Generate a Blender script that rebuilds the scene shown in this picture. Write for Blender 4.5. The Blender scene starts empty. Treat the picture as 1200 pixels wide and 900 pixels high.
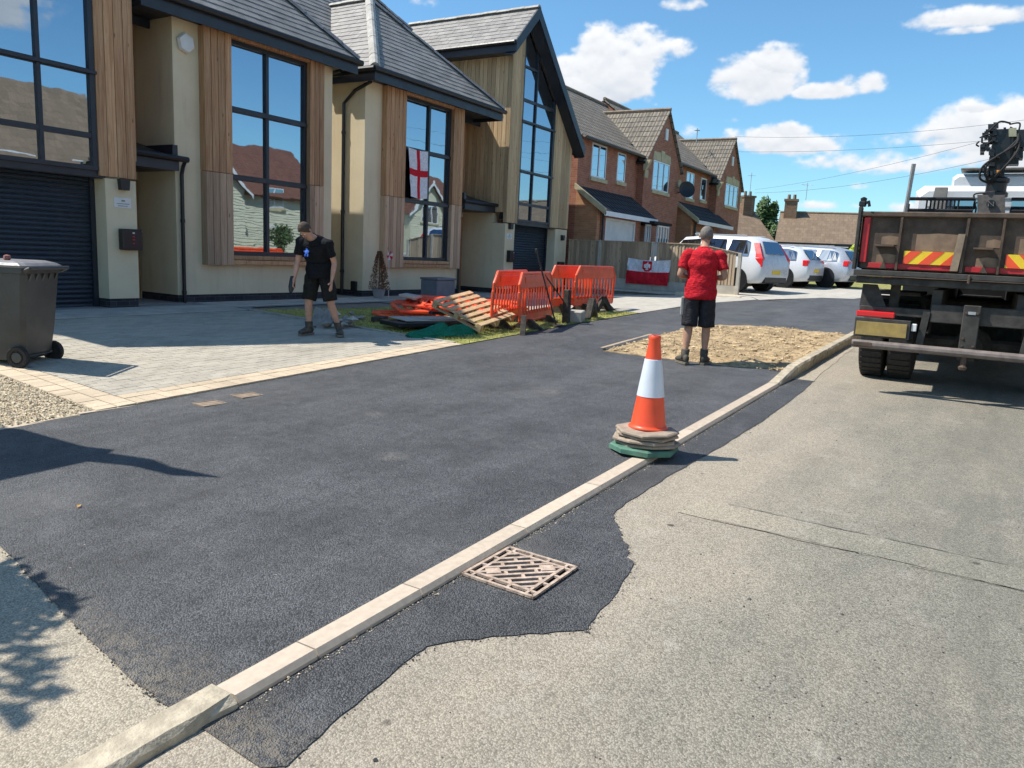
import bpy, bmesh, math, random
from math import sin, cos, pi, radians, sqrt, atan2, tan
from mathutils import Vector, Matrix, noise
random.seed(7)
SC = bpy.context.scene
COL = SC.collection
# ------------------------------------------------------------------ camera
# world: X runs along the street (away from the viewer), Y towards the new houses, Z up
cd = bpy.data.cameras.new('camera'); cam = bpy.data.objects.new('camera', cd); COL.objects.link(cam)
cd.sensor_width = 36; cd.lens = 27.0; cd.clip_start = 0.05; cd.clip_end = 6000
PI_, RO_, YA_ = radians(9.6), radians(2.8), radians(31.0)
cp, sp, cr, sr = cos(PI_), sin(PI_), cos(RO_), sin(RO_)
_M = Matrix(((cr, -sr, 0), (sr, cr, 0), (0, 0, 1))) @ Matrix(((1, 0, 0), (0, -sp, -cp), (0, cp, -sp)))
def _w(v): return Vector((v[0]*sin(YA_) + v[1]*cos(YA_), -v[0]*cos(YA_) + v[1]*sin(YA_), v[2]))
_r, _d, _f = _w(_M[0]), _w(_M[1]), _w(_M[2])
mw = Matrix((_r, -_d, -_f)).transposed().to_4x4(); mw.translation = Vector((0, 0, 1.6))
cam.matrix_world = mw
SC.camera = cam
SC.render.resolution_x, SC.render.resolution_y = 1024, 768
# ------------------------------------------------------------------ light
SUN_AZ, SUN_EL = radians(117), radians(54)
SC.view_settings.view_transform = 'Standard'; SC.view_settings.look = 'None'
SC.view_settings.exposure = 0.30; SC.view_settings.gamma = 1
sl = bpy.data.lights.new('sun', 'SUN'); sl.energy = 5.0; sl.angle = radians(0.53); sl.color = (1.0, 0.945, 0.86)
so = bpy.data.objects.new('sun', sl); COL.objects.link(so)
sdir = Vector((cos(SUN_AZ)*cos(SUN_EL), sin(SUN_AZ)*cos(SUN_EL), sin(SUN_EL)))
so.rotation_euler = sdir.to_track_quat('Z', 'Y').to_euler(); so.location = (0, 30, 40)

def cloud_image(W=4096, H=2048):
    """cloud cover (R) and cloud brightness (G) over the whole sphere, drawn by noise around a list of cloud centres"""
    import numpy as np
    cl = [((.883,.415,.216),.080,.040,1.1), ((.870,.447,.200),.060,.030,1.05), ((.893,.385,.226),.040,.022,1), ((.86,.46,.222),.045,.026,1), ((.872,.455,.178),.06,.022,1), ((.892,.418,.17),.04,.018,.95),
          ((.936,.272,.214),.050,.026,1.1), ((.942,.243,.230),.034,.020,1.0), ((.933,.292,.200),.03,.014,.9),
          ((.966,.162,.199),.050,.010,.75), ((.968,.142,.206),.022,.014,.9), ((.964,.185,.196),.03,.006,.6),
          ((.962,.066,.264),.080,.013,.66), ((.954,.11,.279),.05,.010,.6), ((.963,.03,.262),.05,.012,.6), ((.966,.052,.252),.03,.006,.55),
          ((.958,.245,.146),.060,.018,.78), ((.970,.197,.142),.055,.014,.75), ((.93,.33,.156),.022,.018,.85), ((.962,.222,.156),.03,.010,.7),
          ((.987,.098,.124),.075,.022,1.05), ((.989,.065,.138),.06,.028,1.05), ((.99,-.0,.143),.09,.033,1), ((.989,-.06,.135),.10,.035,1), ((.99,.03,.125),.10,.016,1),
          ((.984,.029,.176),.020,.005,.8), ((.987,.131,.097),.024,.008,.72), ((.981,.179,.074),.08,.008,.62), ((.991,.09,.073),.09,.009,.72), ((.985,.13,.083),.03,.005,.6),
          ((.896,.336,.291),.03,.010,.5), ((.754,.593,.283),.03,.010,.5), ((.905,.365,.185),.018,.006,.5), ((.95,.29,.17),.02,.006,.5)]
    rr = random.Random(5)
    for i in range(60):
        a = radians(rr.uniform(55, 340)); e = radians(rr.uniform(6, 60)); k = rr.uniform(.5, 1.3); x, y = cos(a), sin(a)
        cl.append(((x*cos(e), y*cos(e), sin(e)), .09*k, .03*k, rr.uniform(.7, 1.05)))
    tab = np.random.RandomState(3).rand(64, 64, 64).astype(np.float32)
    def vn(p):
        i = np.floor(p).astype(np.int32); f = (p-i).astype(np.float32); f = f*f*(3-2*f); r = 0
        for dx in (0, 1):
            wx = f[:, 0] if dx else 1-f[:, 0]
            for dy in (0, 1):
                wy = f[:, 1] if dy else 1-f[:, 1]
                for dz in (0, 1):
                    wz = f[:, 2] if dz else 1-f[:, 2]
                    r = r + wx*wy*wz*tab[(i[:, 0]+dx) & 63, (i[:, 1]+dy) & 63, (i[:, 2]+dz) & 63]
        return r
    u = (np.arange(W)+.5)/W; v = (np.arange(H)+.5)/H; az = -(u-.5)*2*pi; el = (v-.5)*pi
    R = np.zeros((H, W), np.float32); Gc = np.zeros((H, W), np.float32); best = np.full((H, W), -9, np.float32)
    hg = np.zeros((H, W), np.float32)
    for c, rx, ry, s in cl:
        c = np.array(c); c = c/np.linalg.norm(c); ca = np.arctan2(c[1], c[0]); ce = np.arcsin(c[2])
        ys = np.where(np.abs(el-ce) < ry*3.2)[0]; d = (az-ca+pi) % (2*pi)-pi; xs = np.where(np.abs(d) < rx*2.6/np.cos(ce))[0]
        if len(ys) == 0 or len(xs) == 0: continue
        dy = (el[ys]-ce)[:, None]/ry; dx = (d[xs]*np.cos(ce))[None, :]/rx
        dy = np.where(dy < 0, dy*1.25, dy); val = (s-.55*(dx*dx+dy*dy)).astype(np.float32)
        sub = best[np.ix_(ys, xs)]; m = val > sub; best[np.ix_(ys, xs)] = np.maximum(sub, val)
        hs = hg[np.ix_(ys, xs)]; hg[np.ix_(ys, xs)] = np.where(m, dy+0*dx, hs)
    jj, ii = np.where(best > -1.3)
    a, e = az[ii], el[jj]; p = np.stack([np.cos(a)*np.cos(e), np.sin(a)*np.cos(e), np.sin(e)*1.6], 1).astype(np.float32)+7.3
    n = 0; amp = .5; fr = 14.0; nl = 0
    for o in range(7):
        q = vn(p*fr); n = n+amp*(q-.5); amp *= .56; fr *= 2.07
        if o == 2: nl = n.copy()
    dens = best[jj, ii]+n*2.9
    cov = np.clip((dens-.28)/.50, 0, 1); cov = cov*cov*(3-2*cov)
    # brightness: lit tops, greyer bases, with the noise relief lighting the billows
    p2 = p.copy(); p2[:, 2] += .012; q = 0; amp = .5; fr = 14.0
    for o in range(5): q = q+amp*(vn(p2*fr)-.5); amp *= .56; fr *= 2.07
    br = np.clip(.62+.30*hg[jj, ii]*.6+(n-q)*1.6-.25*np.clip(dens-.9, 0, 1), 0, 1)
    R[jj, ii] = cov; Gc[jj, ii] = br
    px = np.zeros((H, W, 4), np.float32); px[..., 0] = R; px[..., 1] = Gc; px[..., 3] = 1
    im = bpy.data.images.new('cloud_cover', W, H); im.colorspace_settings.name = 'Non-Color'; im.pixels.foreach_set(px.ravel()); im.pack(); return im
def build_world():
    w = bpy.data.worlds.new('World'); SC.world = w; w.use_nodes = True
    nt = w.node_tree; N = nt.nodes; L = nt.links; N.clear()
    out = N.new('ShaderNodeOutputWorld'); bg = N.new('ShaderNodeBackground'); bg.inputs[1].default_value = 0.10
    sky = N.new('ShaderNodeTexSky'); sky.sky_type = 'NISHITA'; sky.sun_disc = False
    sky.sun_elevation = SUN_EL; sky.sun_rotation = atan2(cos(SUN_AZ), sin(SUN_AZ))
    sky.air_density = 1.0; sky.dust_density = 0.3; sky.ozone_density = 1.8; sky.altitude = 50
    tint = N.new('ShaderNodeMix'); tint.data_type = 'RGBA'; tint.blend_type = 'MULTIPLY'; tint.inputs[0].default_value = 1
    L.new(sky.outputs[0], tint.inputs[6]); tint.inputs[7].default_value = (.86, 1.27, 1.42, 1)
    env = N.new('ShaderNodeTexEnvironment'); env.image = cloud_image(); env.projection = 'EQUIRECTANGULAR'; env.interpolation = 'Linear'
    sp_ = N.new('ShaderNodeSeparateColor'); L.new(env.outputs[0], sp_.inputs[0])
    cc = N.new('ShaderNodeMix'); cc.data_type = 'RGBA'; L.new(sp_.outputs[1], cc.inputs[0])
    cc.inputs[6].default_value = (4.9, 5.4, 6.2, 1); cc.inputs[7].default_value = (8.6, 8.7, 8.8, 1)
    mx = N.new('ShaderNodeMix'); mx.data_type = 'RGBA'; L.new(sp_.outputs[0], mx.inputs[0]); L.new(tint.outputs[2], mx.inputs[6]); L.new(cc.outputs[2], mx.inputs[7])
    L.new(mx.outputs[2], bg.inputs[0]); L.new(bg.outputs[0], out.inputs[0])
    w.cycles.sampling_method = 'MANUAL'; w.cycles.sample_map_resolution = 512
build_world()
SC.cycles.use_adaptive_sampling = True; SC.cycles.adaptive_threshold = 0.02; SC.cycles.time_limit = 600
SC.cycles.max_bounces = 6; SC.cycles.diffuse_bounces = 3; SC.cycles.glossy_bounces = 3; SC.cycles.transmission_bounces = 2; SC.cycles.use_denoising = True
SC.cycles.caustics_reflective = False; SC.cycles.caustics_refractive = False

# ------------------------------------------------------------------ ground height
def G(u, v):
    uu = min(max(u, -30.0), 70.0); a = .031*uu
    if v <= 6.3: return a
    t = min((v-6.3)/5.0, 1.0); b = .42 if u < 23.25 else a
    return a*(1-t) + b*t
# ------------------------------------------------------------------ tagging
def tag(o, label=None, cat=None, group=None, kind=None):
    if label: o['label'] = label
    if cat: o['category'] = cat
    if group: o['group'] = group
    if kind: o['kind'] = kind
    return o
def thing(name, label, cat, loc=(0, 0, 0), rz=0, group=None):
    o = bpy.data.objects.new(name, None); COL.objects.link(o); o.location = loc; o.rotation_euler = (0, 0, rz)
    o.empty_display_size = .2
    return tag(o, label, cat, group)
def copy_tree(o, parent=None):
    c = o.copy(); COL.objects.link(c)
    if parent: c.parent = parent
    for ch in o.children: copy_tree(ch, c)
    return c
# ------------------------------------------------------------------ mesh builder
class MB:
    def __init__(s): s.v = []; s.f = []; s.t = []; s.m = []; s.uv = None; s.mi = 0; s.T = None
    def add(s, vs, fs, tone=0.0):
        b = len(s.v)
        if s.T is not None: vs = [s.T @ Vector(p) for p in vs]
        s.v += [tuple(p) for p in vs]
        for f in fs: s.f.append(tuple(b+i for i in f)); s.t.append(tone); s.m.append(s.mi)
        return s
    def box(s, x0, x1, y0, y1, z0, z1, tone=0.0, bev=0.0):
        if x0 > x1: x0, x1 = x1, x0
        if y0 > y1: y0, y1 = y1, y0
        if z0 > z1: z0, z1 = z1, z0
        if bev > 0:
            bm = bmesh.new(); bmesh.ops.create_cube(bm, size=1)
            for q in bm.verts: q.co = Vector(((x0+x1)/2+q.co.x*(x1-x0), (y0+y1)/2+q.co.y*(y1-y0), (z0+z1)/2+q.co.z*(z1-z0)))
            bmesh.ops.bevel(bm, geom=bm.edges[:], offset=bev, segments=1, affect='EDGES')
            bm.verts.index_update()
            s.add([q.co for q in bm.verts], [[q.index for q in f.verts] for f in bm.faces], tone); bm.free(); return s
        v = [(x0,y0,z0),(x1,y0,z0),(x1,y1,z0),(x0,y1,z0),(x0,y0,z1),(x1,y0,z1),(x1,y1,z1),(x0,y1,z1)]
        return s.add(v, [(0,3,2,1),(4,5,6,7),(0,1,5,4),(1,2,6,5),(2,3,7,6),(3,0,4,7)], tone)
    def prism(s, pts, d, tone=0.0):   # polygon (3d, planar) extruded by vector d
        n = len(pts); d = Vector(d); a = [Vector(p) for p in pts]; b = [p+d for p in a]
        nm = Vector((0,0,0))
        for i in range(n): nm += a[i].cross(a[(i+1) % n])
        f = [tuple(range(n)), tuple(range(2*n-1, n-1, -1))] + [((i+1) % n, i, n+i, n+(i+1) % n) for i in range(n)]
        if nm.dot(d) > 0: f = [tuple(reversed(q)) for q in f]
        return s.add(a+b, f, tone)
    def tube(s, p, r, seg=8, caps=True, tone=0.0):
        p = [Vector(q) for q in p]; n = len(p)
        if isinstance(r, (int, float)): r = [r]*n
        vs = []; prev = None
        for i in range(n):
            t = (p[min(i+1, n-1)]-p[max(i-1, 0)]).normalized()
            if prev is None: prev = t.orthogonal().normalized()
            a = (prev - t*prev.dot(t)).normalized(); prev = a; b = t.cross(a)
            for k in range(seg):
                th = 2*pi*k/seg; vs.append(p[i]+(a*cos(th)+b*sin(th))*r[i])
        fs = [(i*seg+k, i*seg+(k+1) % seg, (i+1)*seg+(k+1) % seg, (i+1)*seg+k) for i in range(n-1) for k in range(seg)]
        if caps: fs += [tuple(reversed(range(seg))), tuple(range((n-1)*seg, n*seg))]
        return s.add(vs, fs, tone)
    def loft(s, rings, caps=True, tone=0.0):  # rings: list of equal-length point lists
        k = len(rings[0]); vs = [q for r in rings for q in r]
        fs = [(i*k+j, i*k+(j+1) % k, (i+1)*k+(j+1) % k, (i+1)*k+j) for i in range(len(rings)-1) for j in range(k)]
        if caps: fs += [tuple(reversed(range(k))), tuple(range((len(rings)-1)*k, len(rings)*k))]
        return s.add(vs, fs, tone)
    def lathe(s, c, prof, seg=16, ax=None, tone=0.0, caps=True):
        c = Vector(c); ax = Vector(ax or (0,0,1)).normalized(); a = ax.orthogonal().normalized(); b = ax.cross(a)
        return s.loft([[c+ax*z+(a*cos(2*pi*k/seg)+b*sin(2*pi*k/seg))*r for k in range(seg)] for r, z in prof], caps, tone)
    def mesh(s, name, mats, smooth=False):
        me = bpy.data.meshes.new(name); me.from_pydata(s.v, [], s.f)
        mats = mats if isinstance(mats, (list, tuple)) else [mats]
        for m in mats: me.materials.append(m)
        if len(mats) > 1: me.polygons.foreach_set('material_index', s.m)
        if any(s.t):
            at = me.attributes.new('tone', 'FLOAT', 'FACE'); at.data.foreach_set('value', s.t)
        if s.uv: 
            l = me.uv_layers.new(name='UVMap'); k = 0
            for fi, f in enumerate(s.f):
                for j in range(len(f)): l.data[k].uv = s.uv[fi][j]; k += 1
        if smooth: me.polygons.foreach_set('use_smooth', [True]*len(me.polygons))
        me.validate(); return me
    def build(s, name, mats, parent=None, smooth=False, **k):
        o = bpy.data.objects.new(name, s.mesh(name, mats, smooth)); COL.objects.link(o)
        if parent: o.parent = parent
        tag(o, k.get('label'), k.get('cat'), k.get('group'), k.get('kind'))
        if smooth and k.get('angle', 40):
            pass
        return o
# ------------------------------------------------------------------ materials
class NT:
    def __init__(s, name):
        s.m = bpy.data.materials.new(name); s.m.use_nodes = True; s.nt = s.m.node_tree; s.N = s.nt.nodes; s.L = s.nt.links
        s.N.clear(); s.out = s.N.new('ShaderNodeOutputMaterial'); s.b = s.N.new('ShaderNodeBsdfPrincipled'); s.L.new(s.b.outputs[0], s.out.inputs[0])
    def node(s, t, **k):
        n = s.N.new(t)
        for a, b in k.items(): setattr(n, a, b)
        return n
    def inp(s, n, i, x):
        if x is None: return
        if hasattr(x, 'is_linked') or isinstance(x, bpy.types.NodeSocket): s.L.new(x, n.inputs[i])
        else: n.inputs[i].default_value = x
    def math(s, op, a, b=None, c=None, clamp=False):
        n = s.node('ShaderNodeMath', operation=op, use_clamp=clamp)
        for i, x in enumerate((a, b, c)): s.inp(n, i, x)
        return n.outputs[0]
    def mix(s, f, a, b, bt='MIX'):
        n = s.node('ShaderNodeMix', data_type='RGBA', blend_type=bt); n.clamp_result = False
        s.inp(n, 0, f)
        for i, x in ((6, a), (7, b)):
            if isinstance(x, (tuple, list)): x = (*x, 1) if len(x) == 3 else x
            s.inp(n, i, x)
        return n.outputs[2]
    def noise(s, vec, scale, detail=4, rough=.55, dist=0):
        n = s.node('ShaderNodeTexNoise'); s.inp(n, 0, vec); n.inputs['Scale'].default_value = scale
        n.inputs['Detail'].default_value = detail; n.inputs['Roughness'].default_value = rough; n.inputs['Distortion'].default_value = dist
        return n.outputs[0]
    def vor(s, vec, scale, feat='F1', rnd=1.0):
        n = s.node('ShaderNodeTexVoronoi', feature=feat); s.inp(n, 0, vec); n.inputs['Scale'].default_value = scale
        if 'Randomness' in n.inputs: n.inputs['Randomness'].default_value = rnd
        return n
    def ramp(s, x, lo, hi, a=0.0, b=1.0, smooth=True):
        n = s.node('ShaderNodeMapRange'); n.interpolation_type = 'SMOOTHSTEP' if smooth else 'LINEAR'
        s.inp(n, 0, x); n.inputs[1].default_value = lo; n.inputs[2].default_value = hi; n.inputs[3].default_value = a; n.inputs[4].default_value = b
        return n.outputs[0]
    def scale(s, vec, sc):
        n = s.node('ShaderNodeMapping'); s.inp(n, 0, vec); n.inputs['Scale'].default_value = sc; return n.outputs[0]
    def sep(s, vec):
        n = s.node('ShaderNodeSeparateXYZ'); s.inp(n, 0, vec); return n.outputs
    def pos(s): return s.node('ShaderNodeNewGeometry').outputs['Position']
    def obj(s): return s.node('ShaderNodeTexCoord').outputs['Object']
    def uvc(s): return s.node('ShaderNodeUVMap').outputs[0]
    def tone(s): return s.node('ShaderNodeAttribute', attribute_name='tone').outputs['Fac']
    def bump(s, h, dist, strength=1.0, nrm=None):
        n = s.node('ShaderNodeBump'); n.inputs['Strength'].default_value = strength; n.inputs['Distance'].default_value = dist
        s.inp(n, 'Height', h); 
        if nrm is not None: s.L.new(nrm, n.inputs['Normal'])
        return n.outputs[0]
    def fin(s, col=None, rough=None, nrm=None, metal=None, spec=None):
        s.inp(s.b, 'Base Color', (*col, 1) if isinstance(col, tuple) and len(col) == 3 else col)
        s.inp(s.b, 'Roughness', rough); s.inp(s.b, 'Metallic', metal); s.inp(s.b, 'Specular IOR Level', spec)
        if nrm is not None: s.L.new(nrm, s.b.inputs['Normal'])
        return s.m
    def tint(s, col, amt=1.0):   # multiply by 1+tone
        f = s.math('ADD', s.math('MULTIPLY', s.tone(), amt), 1.0)
        n = s.node('ShaderNodeVectorMath', operation='SCALE'); s.inp(n, 0, col); s.inp(n, 3, f); return n.outputs[0]

def simple(name, col, rough=.6, var=.12, sc=6, bump=0, bsc=60, metal=0.0, spec=.5, dirt=0, dirtcol=(.12,.10,.08)):
    t = NT(name); o = t.pos()
    a = tuple(c*(1-var) for c in col); b = tuple(min(1, c*(1+var)) for c in col)
    c = t.mix(t.ramp(t.noise(o, sc, 5), .3, .7), a, b)
    if dirt: c = t.mix(t.math('MULTIPLY', t.ramp(t.noise(o, sc*.7, 8, .7), .45, .7), dirt), c, dirtcol)
    c = t.tint(c)
    r = t.ramp(t.noise(o, sc*2.3, 3), .3, .7, rough*.88, min(1, rough*1.12))
    n = t.bump(t.noise(o, bsc, 4), bump) if bump else None
    return t.fin(c, r, n, metal, spec)

def m_asphalt(name, k=1.0, dusty=.25):
    t = NT(name); p = t.pos()
    v = t.vor(p, 135); v2 = t.vor(p, 260)
    g = t.sep(v.outputs['Color'])[0]; g2 = t.sep(v2.outputs['Color'])[0]
    c = t.mix(t.ramp(g, 0, 1, smooth=False), (.042*k, .0425*k, .0435*k), (.172*k, .174*k, .177*k))
    c = t.mix(t.math('MULTIPLY', g2, .35), c, (.11*k, .11*k, .112*k))
    gap = t.ramp(v.outputs['Distance'], .45, .75, 1, .35)
    n = t.node('ShaderNodeVectorMath', operation='SCALE'); t.inp(n, 0, c); t.inp(n, 3, gap); c = n.outputs[0]
    big = t.noise(p, .7, 6, .6); mid = t.noise(p, 3.1, 6, .65)
    c = t.mix(t.math('MULTIPLY', t.ramp(big, .48, .72), dusty), c, (.20, .19, .175))
    c = t.mix(t.math('MULTIPLY', t.ramp(mid, .55, .75), dusty*.7), c, (.17, .17, .17))
    patch = t.math('ADD', t.math('MULTIPLY', t.ramp(t.noise(p, 1.6, 5, .6), .3, .7), .34), t.math('MULTIPLY', t.ramp(t.noise(t.scale(p, (.35, 3.2, 1)), 1.0, 4), .3, .7), .22))
    patch = t.math('ADD', t.math('ADD', patch, t.math('MULTIPLY', t.ramp(t.noise(p, 9, 4, .6), .35, .65), .18)), .62)
    sc_ = t.node('ShaderNodeVectorMath', operation='SCALE'); t.inp(sc_, 0, c); t.inp(sc_, 3, patch); c = sc_.outputs[0]
    xx = t.sep(p)[0]; ed = t.ramp(t.math('ADD', xx, t.math('MULTIPLY', t.noise(p, 6, 6, .7), .5)), 1.72, 2.05, 1, 0)
    c = t.mix(t.math('MULTIPLY', t.math('MULTIPLY', ed, .4), t.ramp(t.noise(p, 22, 5, .7), .35, .6)), c, (.34, .28, .20))
    sp3 = t.vor(p, 1.15); spd = t.math('MULTIPLY', t.ramp(t.math('ADD', sp3.outputs['Distance'], t.math('MULTIPLY', t.noise(p, 14, 4), .12)), .10, .24, 1, 0), t.ramp(t.sep(sp3.outputs['Color'])[0], .72, .76))
    c = t.mix(t.math('MULTIPLY', t.math('MULTIPLY', spd, .40), t.ramp(t.noise(p, 40, 4), .35, .6)), c, (.30, .27, .23))
    chips = t.ramp(t.sep(t.vor(p, 34).outputs['Color'])[1], .988, .995)
    c = t.mix(t.math('MULTIPLY', chips, t.ramp(t.vor(p, 34).outputs['Distance'], .10, .22, .75, 0)), c, (.5, .46, .38))
    h = t.math('ADD', t.math('MULTIPLY', t.ramp(v.outputs['Distance'], .1, .7, 1, 0), 1.0), t.math('MULTIPLY', t.noise(p, 420, 3), .35))
    h = t.math('ADD', h, t.math('MULTIPLY', t.noise(p, 30, 3), .6))
    nr = t.bump(h, .0045, 1.0)
    return t.fin(c, t.ramp(g, 0, 1, .55, .85), nr, 0.0, .4)

def m_oldroad(name, k=1.0):
    t = NT(name); p = t.pos(); xyz = t.sep(p)
    v = t.vor(p, 140); g = t.sep(v.outputs['Color']); v2 = t.vor(p, 320); g2 = t.sep(v2.outputs['Color'])
    warm = t.mix(t.ramp(g[0], 0, 1, smooth=False), (.265, .222, .168), (.52, .45, .35))
    cool = t.mix(t.ramp(g[0], 0, 1, smooth=False), (.125, .118, .095), (.32, .30, .245))
    f = t.math('ADD', t.ramp(xyz[1], 1.75, .1, 0, .95), t.math('MULTIPLY', t.math('SUBTRACT', t.noise(t.scale(p, (.5, 1.3, 1)), 1.5, 7, .65), .5), 2.0), clamp=True)
    c = t.mix(f, warm, cool)
    c = t.mix(t.math('MULTIPLY', g2[1], .3), c, (.30, .28, .235))
    # dust pale edge, darker stains, wheel track
    st = t.ramp(t.noise(p, 1.7, 8, .7), .52, .78); c = t.mix(t.math('MULTIPLY', st, .45), c, (.15, .135, .11))
    wh = t.ramp(t.noise(p, 5, 7, .7), .56, .8); c = t.mix(t.math('MULTIPLY', wh, .4), c, (.56, .52, .45))
    tr = t.math('MULTIPLY', t.ramp(t.math('ABSOLUTE', t.math('ADD', xyz[1], .15)), .05, .42, 1, 0), t.ramp(t.noise(t.scale(p, (.6, 4, 1)), 2, 6), .3, .65)); c = t.mix(t.math('MULTIPLY', tr, .38), c, (.15, .145, .12))
    lt_ = t.ramp(t.noise(p, 2.2, 8, .75), .55, .75); c = t.mix(t.math('MULTIPLY', lt_, .35), c, (.52, .49, .42))
    sp = t.vor(p, 2.6); spm = t.math('MULTIPLY', t.ramp(sp.outputs['Distance'], .03, .075, 1, 0), t.ramp(t.sep(sp.outputs['Color'])[0], .55, .6))
    c = t.mix(t.math('MULTIPLY', spm, .75), c, (.05, .045, .04))
    sp = t.vor(p, 9); spm = t.math('MULTIPLY', t.ramp(sp.outputs['Distance'], .04, .10, 1, 0), t.ramp(t.sep(sp.outputs['Color'])[0], .72, .75))
    c = t.mix(t.math('MULTIPLY', spm, .6), c, (.08, .07, .055))
    gap = t.ramp(v.outputs['Distance'], .5, .8, 1, .7)
    n = t.node('ShaderNodeVectorMath', operation='SCALE'); t.inp(n, 0, c); t.inp(n, 3, gap); c = n.outputs[0]
    h = t.math('ADD', t.ramp(v.outputs['Distance'], .1, .7, 1, 0), t.math('MULTIPLY', t.noise(p, 300, 3), .4))
    h = t.math('ADD', h, t.math('MULTIPLY', t.noise(p, 9, 4), 1.2))
    if k != 1.0: c = t.mix(1.0, c, (k, k, k*.98), 'MULTIPLY')
    return t.fin(c, .88, t.bump(h, .0022, .8), 0.0, .2)

def m_render():
    t = NT('cream_render'); p = t.pos()
    c = t.mix(t.ramp(t.noise(p, 1.3, 6, .6), .3, .7), (.72, .61, .415), (.78, .68, .475))
    c = t.mix(t.math('MULTIPLY', t.ramp(t.noise(t.scale(p, (3, 3, .3)), 2, 7, .7), .5, .8), .38), c, (.42, .36, .26))
    return t.fin(c, .9, t.bump(t.noise(p, 160, 4, .7), .0022), 0.0, .2)

def m_wood(name, a, b, c3, grain=1.0, wscale=(26, 26, 1.1)):
    t = NT(name); o = t.pos()
    # grain runs along Z in world: stretch
    v = t.scale(o, wscale); off = t.math('MULTIPLY', t.tone(), 40.0)
    comb = t.node('ShaderNodeCombineXYZ'); t.inp(comb, 0, off); t.inp(comb, 1, off); t.inp(comb, 2, off)
    ad = t.node('ShaderNodeVectorMath', operation='ADD'); t.inp(ad, 0, v); t.inp(ad, 1, comb.outputs[0]); vv = ad.outputs[0]
    n1 = t.noise(vv, 1.0, 6, .6, .6); n2 = t.noise(vv, 3.2, 4, .6)
    c = t.mix(t.ramp(n1, .3, .7), a, b)
    c = t.mix(t.math('MULTIPLY', t.ramp(n2, .5, .75), .55), c, c3)
    k = t.vor(t.scale(o, (9, 9, 2.6)), 1.0); km = t.math('MULTIPLY', t.ramp(k.outputs['Distance'], .06, .14, 1, 0), t.ramp(t.sep(k.outputs['Color'])[0], .5, .55))
    c = t.mix(t.math('MULTIPLY', km, .8), c, tuple(x*.25 for x in a))
    c = t.tint(c, 1.0)
    return t.fin(c, .72, t.bump(t.math('ADD', n1, n2), .0025*grain), 0.0, .3)

def m_brick(name, c1, c2, mortar, sc=1.0, uv=False, off=(0,0,0)):
    t = NT(name); p = t.uvc() if uv else t.pos()
    if not uv:
        x = t.sep(p); cb = t.node('ShaderNodeCombineXYZ'); t.inp(cb, 0, t.math('ADD', x[0], x[1])); t.inp(cb, 1, x[2]); vec = cb.outputs[0]
    else: vec = p
    bt = t.node('ShaderNodeTexBrick'); t.inp(bt, 0, vec)
    bt.inputs['Scale'].default_value = 1.0; bt.inputs['Brick Width'].default_value = .225*sc; bt.inputs['Row Height'].default_value = .075*sc
    bt.inputs['Mortar Size'].default_value = .006*sc; bt.inputs['Mortar Smooth'].default_value = .3; bt.inputs['Bias'].default_value = -.1
    bt.inputs[1].default_value = (*c1, 1); bt.inputs[2].default_value = (*c2, 1); bt.inputs[3].default_value = (*mortar, 1)
    c = t.mix(t.math('MULTIPLY', t.ramp(t.noise(t.pos(), 2.2, 7, .7), .4, .75), .4), bt.outputs[0], tuple(x*.55 for x in c1))
    return t.fin(c, .85, t.bump(t.math('SUBTRACT', 1.0, bt.outputs[1]), .006), 0.0, .25)

def m_slate(name, col=(.25, .235, .215), var=.2):
    t = NT(name); p = t.pos()
    c = t.mix(t.ramp(t.noise(p, 3, 6, .7), .3, .7), tuple(x*(1-var) for x in col), tuple(x*(1+var) for x in col))
    c = t.mix(t.math('MULTIPLY', t.ramp(t.noise(p, 22, 5, .7), .55, .8), .3), c, tuple(x*1.6 for x in col))
    c = t.tint(c, 1.0)
    return t.fin(c, .62, t.bump(t.noise(p, 40, 5), .003), 0.0, .5)

def m_tiles(name, a, b, w=.3, h=.32, ribs=.5):
    t = NT(name); vec = t.uvc()
    bt = t.node('ShaderNodeTexBrick'); t.inp(bt, 0, vec); bt.offset = 0.0
    bt.inputs['Scale'].default_value = 1.0; bt.inputs['Brick Width'].default_value = w; bt.inputs['Row Height'].default_value = h
    bt.inputs['Mortar Size'].default_value = .04 if ribs > .2 else .008; bt.inputs['Mortar Smooth'].default_value = .6
    if ribs < .2: bt.offset = .5
    bt.inputs[1].default_value = (*a, 1); bt.inputs[2].default_value = (*b, 1); bt.inputs[3].default_value = (*[x*(.22 if ribs > .2 else .45) for x in a], 1)
    c = t.mix(t.math('MULTIPLY', t.ramp(t.noise(t.pos(), 1.5, 7, .7), .4, .75), .4), bt.outputs[0], tuple(x*.55 for x in a))
    x = t.sep(vec); wv = t.math('SINE', t.math('MULTIPLY', x[0], 2*pi/w))
    hh = t.math('ADD', t.math('MULTIPLY', wv, ribs), t.math('MULTIPLY', t.math('FRACT', t.math('MULTIPLY', x[1], 1/h)), -1.0))
    return t.fin(c, .8, t.bump(hh, .05), 0.0, .3)

def m_glass(name, tint=(.42, .50, .58), base=(.012, .016, .022)):
    t = NT(name); p = t.pos()
    gl = t.node('ShaderNodeBsdfGlossy'); gl.inputs[0].default_value = (*tint, 1); gl.inputs[1].default_value = .015
    nr = t.bump(t.noise(t.scale(p, (1.3, 1, 2.2)), 1.1, 2, .4), .0012); t.L.new(nr, gl.inputs['Normal'])
    t.fin(base, .3)
    mx = t.node('ShaderNodeMixShader'); t.inp(mx, 0, .82); t.L.new(t.b.outputs[0], mx.inputs[1]); t.L.new(gl.outputs[0], mx.inputs[2]); t.L.new(mx.outputs[0], t.out.inputs[0])
    return t.m

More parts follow.
